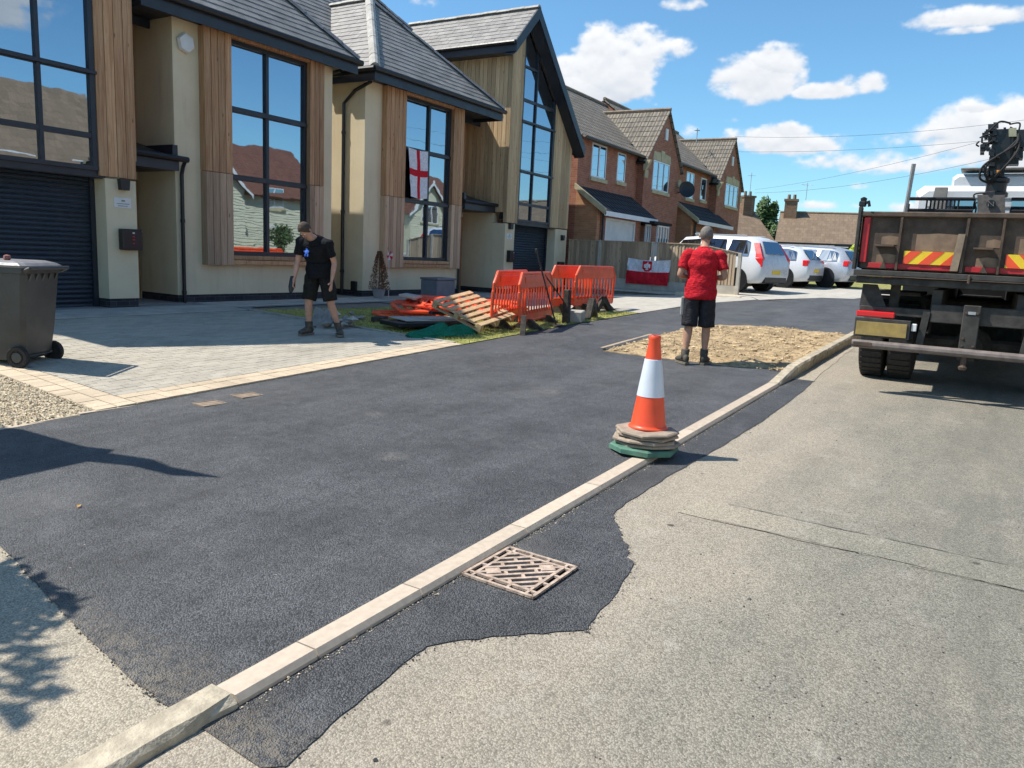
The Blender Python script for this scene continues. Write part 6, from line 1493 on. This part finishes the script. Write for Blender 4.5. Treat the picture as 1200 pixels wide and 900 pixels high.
# ---- boards and tarpaulin in front of the heap
def slab_(name, lab, mat, loc, rz, sx, sy, sz, tilt=0, roll=0, cat='board'):
    m = MB(); m.T = Matrix.Translation(loc) @ Matrix.Rotation(rz,4,'Z') @ Matrix.Rotation(tilt,4,'X') @ Matrix.Rotation(roll,4,'Y'); m.box(-sx/2,sx/2,-sy/2,sy/2,0,sz,0,min(.01,sz/3)); m.T = None
    return m.build(name, mat, None, label=lab, cat=cat)
slab_('black_board', 'black plastic trench board lying under the white sheet', MA['black'], (9.95,7.62,gl(10,7.6)+.06), radians(-20), 1.45, .62, .07)
slab_('white_sheet', 'dirty white sheet with black rim on top of the black board', MA['concrete'], (10.05,7.66,gl(10,7.6)+.14), radians(-18), 1.25, .52, .02, radians(2), radians(1), 'sheet')
slab_('black_board', 'thin black bar across the white sheet pointing to the pallet', MA['black'], (10.55,7.32,gl(10.6,7.3)+.20), radians(-16), 1.45, .09, .05, 0, radians(3), 'bar')
m = MB(); m.box(0,.5,0,.32,0,.05,0,.01); sn = m.build('road_sign', MA['concrete'], None, label='folded grey sign lying face up on the red heap', cat='sign'); sn.matrix_world = Matrix.Translation((11.2,8.9,gl(11,9.1)+.30)) @ Matrix.Rotation(.4,4,'Z') @ Matrix.Rotation(.12,4,'X')
slab_('rubber_weight', 'round ended black foot at the left tip of the heap', MA['rubber'], (9.95,8.65,gl(10,8.6)), radians(20), .30, .2, .09, 0, 0, 'barrier foot')
def crumple(name, lab, mat, c, rx, ry, h, rz, seed, n=34, cat='tarpaulin'):
    m = MB(); ca, sa = cos(rz), sin(rz); P = []
    for j in range(n+1):
        for i in range(n+1):
            s, t = i/n*2-1, j/n*2-1; rr_ = sqrt(s*s+t*t); k = 1-min(1, max(0, rr_*.95+.18*noise.noise(Vector((s*2, t*2, seed)))))**2.2
            q = abs(s) > .99 or abs(t) > .99
            z = h*k*(.65+.5*abs(noise.noise(Vector((s*2.5+seed, t*3.5, seed))))*2) + (.0 if q else .012)
            sx = s*rx*(1-.25*t*t)+.05*noise.noise(Vector((s*3, t*3, seed+5))); sy = t*ry*(1-.25*s*s)+.05*noise.noise(Vector((s*3, t*3, seed+9)))
            x, y = c[0]+sx*ca-sy*sa, c[1]+sx*sa+sy*ca; P.append((x, y, G(x, y)+max(z, .004)+.004))
    for j in range(n):
        for i in range(n): k = j*(n+1)+i; m.add([P[k], P[k+1], P[k+n+2], P[k+n+1]], [(0,1,2,3)])
    o = m.build(name, mat, None, smooth=True, label=lab, cat=cat)
    bm = bmesh.new(); bm.from_mesh(o.data); bmesh.ops.remove_doubles(bm, verts=bm.verts[:], dist=1e-5); bm.to_mesh(o.data); bm.free(); return o
crumple('green_tarpaulin', 'crumpled dark green tarpaulin on the lawn edge before the boards', MA['green'], (9.50,6.98), .66, .22, .15, radians(-16), 3.3)
crumple('rubble_sack', 'grey rubble sack slumped behind the man in black', MA['concrete_dk'], (8.75,8.72), .33, .26, .26, .3, 7.7, cat='sack')
m = MB(); r = random.Random(2)
for i in range(26): rock(m, (8.9+r.uniform(-.4,.45), 8.55+r.uniform(-.3,.3), gl(8.9,8.6)+r.uniform(.04,.22)), r.uniform(.05,.11), r, r.uniform(-.4,.3))
m.build('rubble', MA['concrete'], None, kind='stuff', label='small heap of broken grey rubble behind the man in black', cat='rubble')
# ---- dead potted conifer with ribbon, storage box
pt = thing('potted_conifer', 'brown dead conifer in a grey pot by the far bay window', 'potted tree', (13.75,12.0,.43)); pt.scale = (.85, .85, .74)
m = MB(); m.lathe((0,0,0), [(.13,0),(.175,.25),(.19,.26),(.19,.30),(.165,.30),(.15,.24),(0,.24)], 20); m.build('pot', MA['potgrey'], pt)
m = MB(); m.tube([(0,0,.2),(.02,0,.9),(0,0,1.42)], [.02,.014,.004], 6); r = random.Random(8)
for i in range(2600):
    z = r.uniform(.26, 1.45); R_ = .30*(1-(z-.26)/1.25)**.8*r.uniform(.2, 1); a = r.uniform(0, 6.3); x, y = cos(a)*R_, sin(a)*R_; s = .035
    m.add([(x,y,z),(x+cos(a)*s+.01,y+sin(a)*s,z+.01),(x+cos(a+.4)*s,y+sin(a+.4)*s,z+.035)], [(0,1,2)], r.uniform(-.4,.4))
m.build('foliage', MA['deadleaf'], pt)
rb = thing('windmill_decoration', 'red and white windmill on a striped stick beside the potted conifer', 'decoration', (14.22,12.1,.44))
m = MB(); m.tube([(0,0,0),(.0,.02,.95)], .010, 6); m.build('stick', MA['whitepaint'], rb)
for k in range(6):
    a = k*pi/3; m = MB(); m.prism([(0,0,.98),(cos(a)*.12,-.01,.98+sin(a)*.12),(cos(a+.7)*.10,-.03,.98+sin(a+.7)*.10)], (0,.006,0)); m.build('vane', MA['flagr'] if k % 2 else MA['flagw'], rb)
sb = thing('storage_box', 'grey lidded storage box against the far bay wall', 'box', (15.35,11.45,.425)); sb.scale = (.60, .85, .82)
MB().box(-.72,.52,-.30,.28,0,.56,0,.015).build('body', MA['boxgrey'], sb); MB().box(-.75,.55,-.33,.31,.565,.63,0,.02).build('lid', MA['boxgrey'], sb)

# ================================================================== OVERHEAD WIRES
def wire(lab, a, b, sag):
    a, b = Vector(a), Vector(b); m = MB(); m.tube([a.lerp(b, i/20)+Vector((0,0,-sag*4*(i/20)*(1-i/20))) for i in range(21)], .008, 4)
    return m.build('overhead_wire', MA['wire'], None, label=lab, cat='wire', group='telephone wires across the sky')
wire('uppermost overhead wire above the truck', (41.5,12.1,8.2), (40,-8,9.4), .7); wire('middle overhead wire passing behind the marker pole', (42,12.1,7.5), (41,-8,8.6), .5)
wire('overhead wire rising to the crane, lowest on the left', (50,13,6.3), (30,-6,8.1), .5); wire('faint overhead wire just under the lowest one', (50,13,6.1), (32,-7,7.9), .8)
# ================================================================== PEOPLE
def skinbody(name, verts, edges, root, mat, parent, sub=2):
    """verts: {key: ((x,y,z), rx, ry)}"""
    keys = list(verts); me = bpy.data.meshes.new(name+'_rig'); me.from_pydata([verts[k][0] for k in keys], [(keys.index(a), keys.index(b)) for a, b in edges], [])
    o = bpy.data.objects.new(name, me); COL.objects.link(o)
    sm = o.modifiers.new('skin', 'SKIN'); sm.use_smooth_shade = True; sm.branch_smoothing = .4
    sd = me.skin_vertices[0].data if me.skin_vertices else None
    if sd is None:
        lay = bmesh.new(); lay.from_mesh(me); lay.verts.layers.skin.new(); lay.to_mesh(me); lay.free(); sd = me.skin_vertices[0].data
    for i, k in enumerate(keys):
        sd[i].radius = (verts[k][1], verts[k][2]); sd[i].use_root = (k == root)
    ss = o.modifiers.new('sub', 'SUBSURF'); ss.levels = sub; ss.render_levels = sub
    dg = bpy.context.evaluated_depsgraph_get(); ev = o.evaluated_get(dg); nm = bpy.data.meshes.new_from_object(ev)
    o.modifiers.clear(); o.data = nm; nm.materials.clear(); nm.materials.append(mat)
    for p in nm.polygons: p.use_smooth = True; p.material_index = 0
    o.parent = parent; return o
def garment(name, chains, mat, parent, seg=20, wr=.006, seed=1):
    """chains: list of [(center, rx, ry, zaxis dir or None)] elliptical open tubes; closed at first end if rx small"""
    m = MB()
    for ci, ch in enumerate(chains):
        rings = []; n = len(ch)
        # densify with smooth interpolation
        pts = []
        for i in range(n-1):
            for k in range(4):
                t = k/4; a, b = ch[i], ch[i+1]; pts.append((Vector(a[0]).lerp(Vector(b[0]), t), a[1]+(b[1]-a[1])*t, a[2]+(b[2]-a[2])*t))
        pts.append((Vector(ch[-1][0]), ch[-1][1], ch[-1][2]))
        d0 = (Vector(ch[-1][0])-Vector(ch[0][0])).normalized(); side0 = Vector((0, 1, 0)) if ci > 0 and abs(d0.x) > .3 else Vector((1, 0, 0))
        for i, (c, rx, ry) in enumerate(pts):
            d = (pts[min(i+1, len(pts)-1)][0]-pts[max(i-1, 0)][0]).normalized()
            side = (side0-d*side0.dot(d)); side = side.normalized() if side.length > .15 else Vector((0,0,1)); fw = d.cross(side)
            R = []
            for k in range(seg):
                a = 2*pi*k/seg; q = c+side*cos(a)*rx+fw*sin(a)*ry
                w = wr*noise.noise(q*9+Vector((seed, ci, 0)))*2 + wr*.8*noise.noise(Vector((q.x*5, q.y*5, q.z*26+seed)))
                R.append(q+(side*cos(a)+fw*sin(a))*w)
            rings.append(R)
        m.loft(rings, caps=False)
    o = m.build(name, mat, parent, smooth=True)
    sol = o.modifiers.new('solid', 'SOLIDIFY'); sol.thickness = .006; sol.offset = -1
    return o
def hand(V, E, wrist, out, down, palm, side, pre, curl=.4):
    """palm + five separate fingers; out: finger direction, palm: palm normal, side: towards thumb"""
    w = Vector(wrist); o, p, s = Vector(out).normalized(), Vector(palm).normalized(), Vector(side).normalized()
    V[pre+'p0'] = (tuple(w+o*.03), .017, .028); V[pre+'p1'] = (tuple(w+o*.075), .014, .036); E += [(pre+'w', pre+'p0'), (pre+'p0', pre+'p1')]
    for i, (off, L_) in enumerate(((.030, .068), (.010, .078), (-.010, .073), (-.029, .058))):
        b = w+o*.088+s*off; prev = pre+'p1'; d = o.copy()
        for k in range(3):
            b = b+d*(L_/3 if k else L_/5); d = (d+p*curl*.8).normalized(); kx = f'{pre}f{i}{k}'
            V[kx] = (tuple(b), .0095-.001*k, .0095-.001*k); E.append((prev, kx)); prev = kx
    b = w+o*.035+s*.032; prev = pre+'p0'; d = (o*.7+s*.7+p*.3).normalized()
    for k in range(3):
        kx = f'{pre}t{k}'; V[kx] = (tuple(b), .0115-.001*k, .0115-.001*k); E.append((prev, kx)); prev = kx; b = b+d*.028; d = (d+o*.4+p*.2).normalized()
def limb(A, B, t): return tuple(Vector(A).lerp(Vector(B), t))
def person(lab, loc, yaw, J, skin, shirt, shorts, hair, extra=None, hairlen=.20, headtilt=(0, 0)):
    P = thing('person', lab, 'person', loc, yaw)
    V = {}; E = []
    V['pel'] = (J['pel'], .135, .10); V['bel'] = (J['bel'], .135, .105); V['che'] = (J['che'], .155, .105); V['ster'] = (J['ster'], .105, .07); V['nek'] = (J['nek'], .056, .058)
    E += [('pel','bel'),('bel','che'),('che','ster'),('ster','nek')]
    hd = Vector(J['head']); up = (hd-Vector(J['nek'])).normalized(); fw = Vector(J['face']).normalized(); fw = (fw-up*fw.dot(up)).normalized(); sd = up.cross(fw) * -1
    V['jaw'] = (tuple(hd-up*.055+fw*.022), .055, .060); V['mid'] = (tuple(hd+fw*.008), .073, .088); V['top'] = (tuple(hd+up*.065-fw*.004), .066, .080); V['crn'] = (tuple(hd+up*.100-fw*.008), .030, .036)
    E += [('nek','jaw'),('jaw','mid'),('mid','top'),('top','crn')]
    for s, c in ((1, 'r'), (-1, 'l')):
        V[c+'hip'] = (J[c+'hip'], .092, .092); V[c+'kn'] = (J[c+'kn'], .055, .057); V[c+'th'] = (limb(J[c+'hip'], J[c+'kn'], .5), .075, .078)
        V[c+'cf'] = (limb(J[c+'kn'], J[c+'an'], .33), .055, .060); V[c+'lc'] = (limb(J[c+'kn'], J[c+'an'], .72), .038, .040); V[c+'an'] = (J[c+'an'], .035, .038)
        a = Vector(J[c+'an']); t = Vector(J[c+'toe']); V[c+'ft'] = (tuple(a.lerp(t, .6)+Vector((0,0,-.035))), .038, .026)
        E += [('pel',c+'hip'),(c+'hip',c+'th'),(c+'th',c+'kn'),(c+'kn',c+'cf'),(c+'cf',c+'lc'),(c+'lc',c+'an'),(c+'an',c+'ft')]
        V[c+'sh'] = (J[c+'sh'], .047, .047); V[c+'ua'] = (limb(J[c+'sh'], J[c+'el'], .5), .048, .048); V[c+'el'] = (J[c+'el'], .040, .040); V[c+'fa'] = (limb(J[c+'el'], J[c+'wr'], .35), .041, .040); V[c+'w'] = (J[c+'wr'], .026, .022)
        E += [('ster',c+'sh'),(c+'sh',c+'ua'),(c+'ua',c+'el'),(c+'el',c+'fa'),(c+'fa',c+'w')]
        h = J[c+'hand']; hand(V, E, J[c+'wr'], h[0], None, h[1], h[2], c, h[3])
    body = skinbody('body', V, E, 'pel', skin, P)
    # face: nose, brow, lips, eyes, ears
    m = MB(); nb = hd+fw*.086-up*.002
    m.loft([[nb+up*.028+sd*.006, nb+up*.028-sd*.006, nb+up*.026+fw*.004]+[], [nb-up*.004+sd*.011, nb-up*.004-sd*.011, nb-up*.002+fw*.020], [nb-up*.018+sd*.014-fw*.004, nb-up*.018-sd*.014-fw*.004, nb-up*.014+fw*.018], [nb-up*.024+sd*.008-fw*.01, nb-up*.024-sd*.008-fw*.01, nb-up*.024+fw*.006]]); m.build('nose', skin, P, smooth=True)
    m = MB(); mb = hd+fw*.078-up*.052; m.loft([[mb+sd*x+fw*(.010-abs(x)*.25)+up*z for z in (.006, 0, -.007)]+[mb+sd*x-fw*.01] for x in (-.024,-.012,0,.012,.024)]); m.build('mouth', MA['lips'] if 'lips' in MA else skin, P, smooth=True)
    for s in (-1, 1):
        ec = hd+fw*.073+sd*.030*s+up*.014
        m = MB(); m.lathe(ec-up*.0, [(.0,-.011),(.008,-.008),(.011,0),(.008,.008),(0,.011)], 10, up, caps=False); m.lathe(ec+fw*.009, [(.005,0),(.004,.003),(0,.003)], 8, fw, tone=-.97); m.build('eye', MA['eye'], P, smooth=True)
        q = hd+sd*(.076*s)-fw*.008+up*.0; m = MB()
        m.loft([[q+fw*(.016*cos(a))*k+up*(.030*sin(a))*k+sd*s*d_ for a in [i*pi/4 for i in range(8)]] for k, d_ in ((.7,-.006),(1,.006),(.8,.012),(.35,.005))]); m.build('ear', skin, P, smooth=True)
    # hair: cap hugging the skull, open over the face
    m = MB(); n1, n2 = 22, 12; rings = []
    for j in range(n2+1):
        ph = (pi*.62)*j/n2; R = []
        for i in range(n1):
            th = 2*pi*i/n1; front = max(0, cos(th)); lim = pi*(.62-.30*front**.7+hairlen*(1-front)); pp = ph/(pi*.62)*lim
            d = fw*(cos(th)*sin(pp)*.094) + sd*(sin(th)*sin(pp)*.080) + up*(cos(pp)*.098)
            q = hd+up*.030-fw*.004+d*1.03; q += d.normalized()*(.004*noise.noise(q*45)); R.append(q)
        rings.append(R)
    m.loft(rings, caps=False); m.build('hair', hair, P, smooth=True)
    # t-shirt
    sh = J['hem']; c_ = lambda k: Vector(J[k])
    ch = [[(sh, .202, .162), (Vector(sh).lerp(c_('bel'), .6), .196, .158), (J['bel'], .188, .148), (c_('bel').lerp(c_('che'), .6), .192, .138), (J['che'], .208, .142), (c_('che').lerp(c_('ster'), .5), .208, .134), (J['ster'], .188, .116), (c_('ster').lerp(c_('nek'), .35), .132, .100), (c_('ster').lerp(c_('nek'), .7), .080, .080), (c_('ster').lerp(c_('nek'), .85), .070, .074)]]
    for c in 'rl':
        s, e = c_(c+'sh'), c_(c+'el'); ins = s.lerp(c_('ster'), .42)
        sx = Vector((1 if s.x > 0 else -1, 0, 0)); ch.append([(ins-sx*.02-Vector((0,0,.02)), .052, .046), (ins+sx*.05-Vector((0,0,.006)), .070, .072), (s+sx*.006-Vector((0,0,.012)), .076, .078), (s.lerp(e, .25)+sx*.004, .069, .069), (s.lerp(e, .66), .068, .068)])
    garment('t_shirt', ch, shirt, P, 24, .011, 3)
    ch = [[(limb(J['pel'], J['bel'], .35), .150, .118), (J['pel'], .165, .128), (tuple(Vector(J['pel'])-Vector((0,0,.10))), .170, .130)]]
    for c in 'rl':
        a, b = c_(c+'hip'), c_(c+'kn'); ch.append([(a+Vector((0,0,.03)), .088, .115), (a.lerp(b, .15), .100, .120), (a.lerp(b, .5), .104, .115), (a.lerp(b, J.get('short', .95)), .100, .108)])
    garment('shorts', ch, shorts, P, 24, .008, 6)
    for c in 'rl':
        a, t = c_(c+'an'), c_(c+'toe'); f = (t-a); f.z = 0; f = f.normalized(); s = Vector((-f.y, f.x, 0)); g = Vector((a.x, a.y, J.get(c+'gz', 0)))
        m = MB()
        def br(off, w, z0, z1, n=12): return [g+f*off+s*cos(2*pi*k/n)*w+Vector((0,0,(z0+z1)/2+sin(2*pi*k/n)*(z1-z0)/2)) for k in range(n)]
        m.loft([br(-.085,.020,.03,.09), br(-.07,.036,.022,.12), br(-.02,.043,.022,.15), br(.05,.045,.022,.125), br(.10,.050,.022,.10), br(.15,.050,.022,.088), br(.19,.040,.024,.075), br(.21,.018,.03,.06)])
        lk = c_(c+'kn'); d = (lk-a).normalized(); m.loft([[a+d*z+s*cos(2*pi*k/12)*r_+f*sin(2*pi*k/12)*r_*1.1-f*.005 for k in range(12)] for z, r_ in ((-.03,.045),(.03,.050),(.085,.054),(.10,.050),(.095,.044))])
        bo = m.build('boot', MA['boot'], P, smooth=True)
        m = MB(); m.loft([br2 for br2 in [[g+f*x+s*w*sg+Vector((0,0,z)) for sg in (-1, 1) for z in ((.0, .028) if sg < 0 else (.028, .0))] for x, w in ((-.092,.03),(-.05,.044),(.05,.046),(.12,.053),(.18,.046),(.215,.02))]]); m.build('sole', MA['sole'], bo)
    return P
MA['lips'] = simple('lips', (.40,.16,.13), .6)
# local: x = right, y = forward
red = dict(pel=(0,0,.96), bel=(0,.0,1.10), che=(0,-.01,1.28), ster=(0,-.015,1.42), nek=(0,.0,1.51), head=(0.01,.035,1.635), face=(.15,1,-.45), hem=(0,0,.84),
  rhip=(.095,0,.90), lhip=(-.095,0,.90), rkn=(.11,.03,.50), lkn=(-.11,.0,.50), ran=(.115,.03,.095), lan=(-.135,-.06,.095), rtoe=(.17,.22,.03), ltoe=(-.22,.12,.03),
  rsh=(.195,-.01,1.40), lsh=(-.195,-.01,1.40), rel=(.285,-.04,1.13), lel=(-.285,-.04,1.13), rwr=(.13,.15,1.11), lwr=(-.13,.15,1.11), short=1.02,
  rhand=((-.75,.65,.05),(0,-.2,-.9),(-.2,.4,.6),.35), lhand=((.75,.65,.05),(0,-.2,-.9),(.2,.4,.6),.35))
pr_ = person('man in red t-shirt and dark shorts standing with his back turned', (9.72, 3.09, G(9.7,3.1)+.004), radians(20-90), red, MA['skin2'], MA['redcloth'], MA['shortsk'], MA['hairg'])
m = MB(); m.box(-.235,-.19,-.05,.06,.62,.86,0,.01); m.build('pocket_cloth', MA['concrete_dk'], pr_)
blk = dict(pel=(0,0,.93), bel=(0,.02,1.06), che=(.0,.12,1.21), ster=(0,.19,1.32), nek=(.0,.27,1.385), head=(.03,.375,1.455), face=(.25,1,-1.0), hem=(0,0,.82),
  rhip=(.095,0,.87), lhip=(-.095,0,.87), rkn=(.13,.07,.48), lkn=(-.16,-.02,.48), ran=(.15,.02,.095), lan=(-.24,-.14,.095), rtoe=(.19,.22,.03), ltoe=(-.35,.04,.03),
  rsh=(.19,.18,1.305), lsh=(-.19,.17,1.305), rel=(.24,.18,1.03), lel=(-.25,.06,1.035), rwr=(.24,.27,.81), lwr=(-.25,.14,.79), short=.95,
  rhand=((0,.25,-1),(-1,0,0),(0,.9,.25),.25), lhand=((0,.25,-1),(1,0,0),(0,.9,.25),.22))
pb_ = person('man in black t-shirt and shorts looking down beside the lawn', (7.93, 8.02, G(8.0,8.0)+.016), radians(200-90), blk, MA['skin'], MA['blackcloth'], MA['shortsb'], MA['hairb'])
# blue printed figure on the chest, dark glove in the right hand
m = MB(); bo = Vector((.06,.275,1.17))
for (x, z, w, h) in ((0,.05,.022,.030),(0,.0,.030,.030),(-.035,.015,.020,.010),(.035,.005,.022,.010),(-.018,-.045,.012,.022),(.02,-.045,.013,.020)):
    n = 12; c = bo+Vector((x,-z*.32-abs(x)*.35,z)); ring = [c+Vector((cos(2*pi*k/n)*w, -sin(2*pi*k/n)*h*.32, sin(2*pi*k/n)*h)) for k in range(n)]; m.add(ring+[c+Vector((0,.006,0))], [(k,(k+1)%n,n) for k in range(n)])
m.build('chest_print', MA['blue'], pb_)
m = MB(); m.loft([[Vector((.27+cos(a)*r_, .28+sin(a)*r_*.7+dy, z-.03)) for a in [k*pi/4 for k in range(8)]] for z, r_, dy in ((.86,.03,0),(.80,.045,.0),(.72,.05,.02),(.66,.035,.04),(.62,.012,.05))]); m.build('glove', MA['black'], pb_, smooth=True)

# ================================================================== THINGS OUTSIDE THE FRAME WHOSE SHADOWS FALL IN IT
tree('street_tree', 'garden tree just outside the left edge, its shadow reaching the old footway', (.34, 5.15, 0), 3.2, .84, 4600, .07, 31, trunk=.07)
_sh = [(2.92,6.35),(2.98,6.16),(3.0,5.36),(3.08,5.12),(3.01,5.07),(3.1,4.71),(3.07,4.46),(3.13,4.0),(2.96,4.3),(2.93,4.67),(2.81,5.0),(2.3,5.04),(1.3,5.05),(1.25,6.4)]  # outline of the cast shadow; an added unseen sheet is cut to it
_k = 3.25/tan(SUN_EL); _t = (cos(SUN_AZ)*_k, sin(SUN_AZ)*_k)
m = MB(); m.prism([(x+_t[0], y+_t[1], 3.35) for x, y in _sh], (0, 0, .006)); m.tube([(1.3+_t[0], 6.35+_t[1], 0), (1.3+_t[0], 6.35+_t[1], 3.5)], .03, 6)
m.build('shadow_caster', MA['flagw'], None, label='unseen sheet on a post, added past the left edge to cast the pointed shadow', cat='shadow caster')
# ================================================================== move every group handle to the foot of its thing
bpy.context.view_layer.update()
for o in [o for o in COL.objects if o.parent is None and o.type == 'EMPTY' and o.location.length < 1e-6 and 'label' in o]:
    pts = [c.matrix_world @ Vector(q) for c in o.children_recursive if c.type == 'MESH' for q in c.bound_box]
    if not pts: continue
    base = Vector(((min(p.x for p in pts)+max(p.x for p in pts))/2, (min(p.y for p in pts)+max(p.y for p in pts))/2, max(0, min(p.z for p in pts))))
    o.location = base
    for c in o.children: c.location = c.location-base
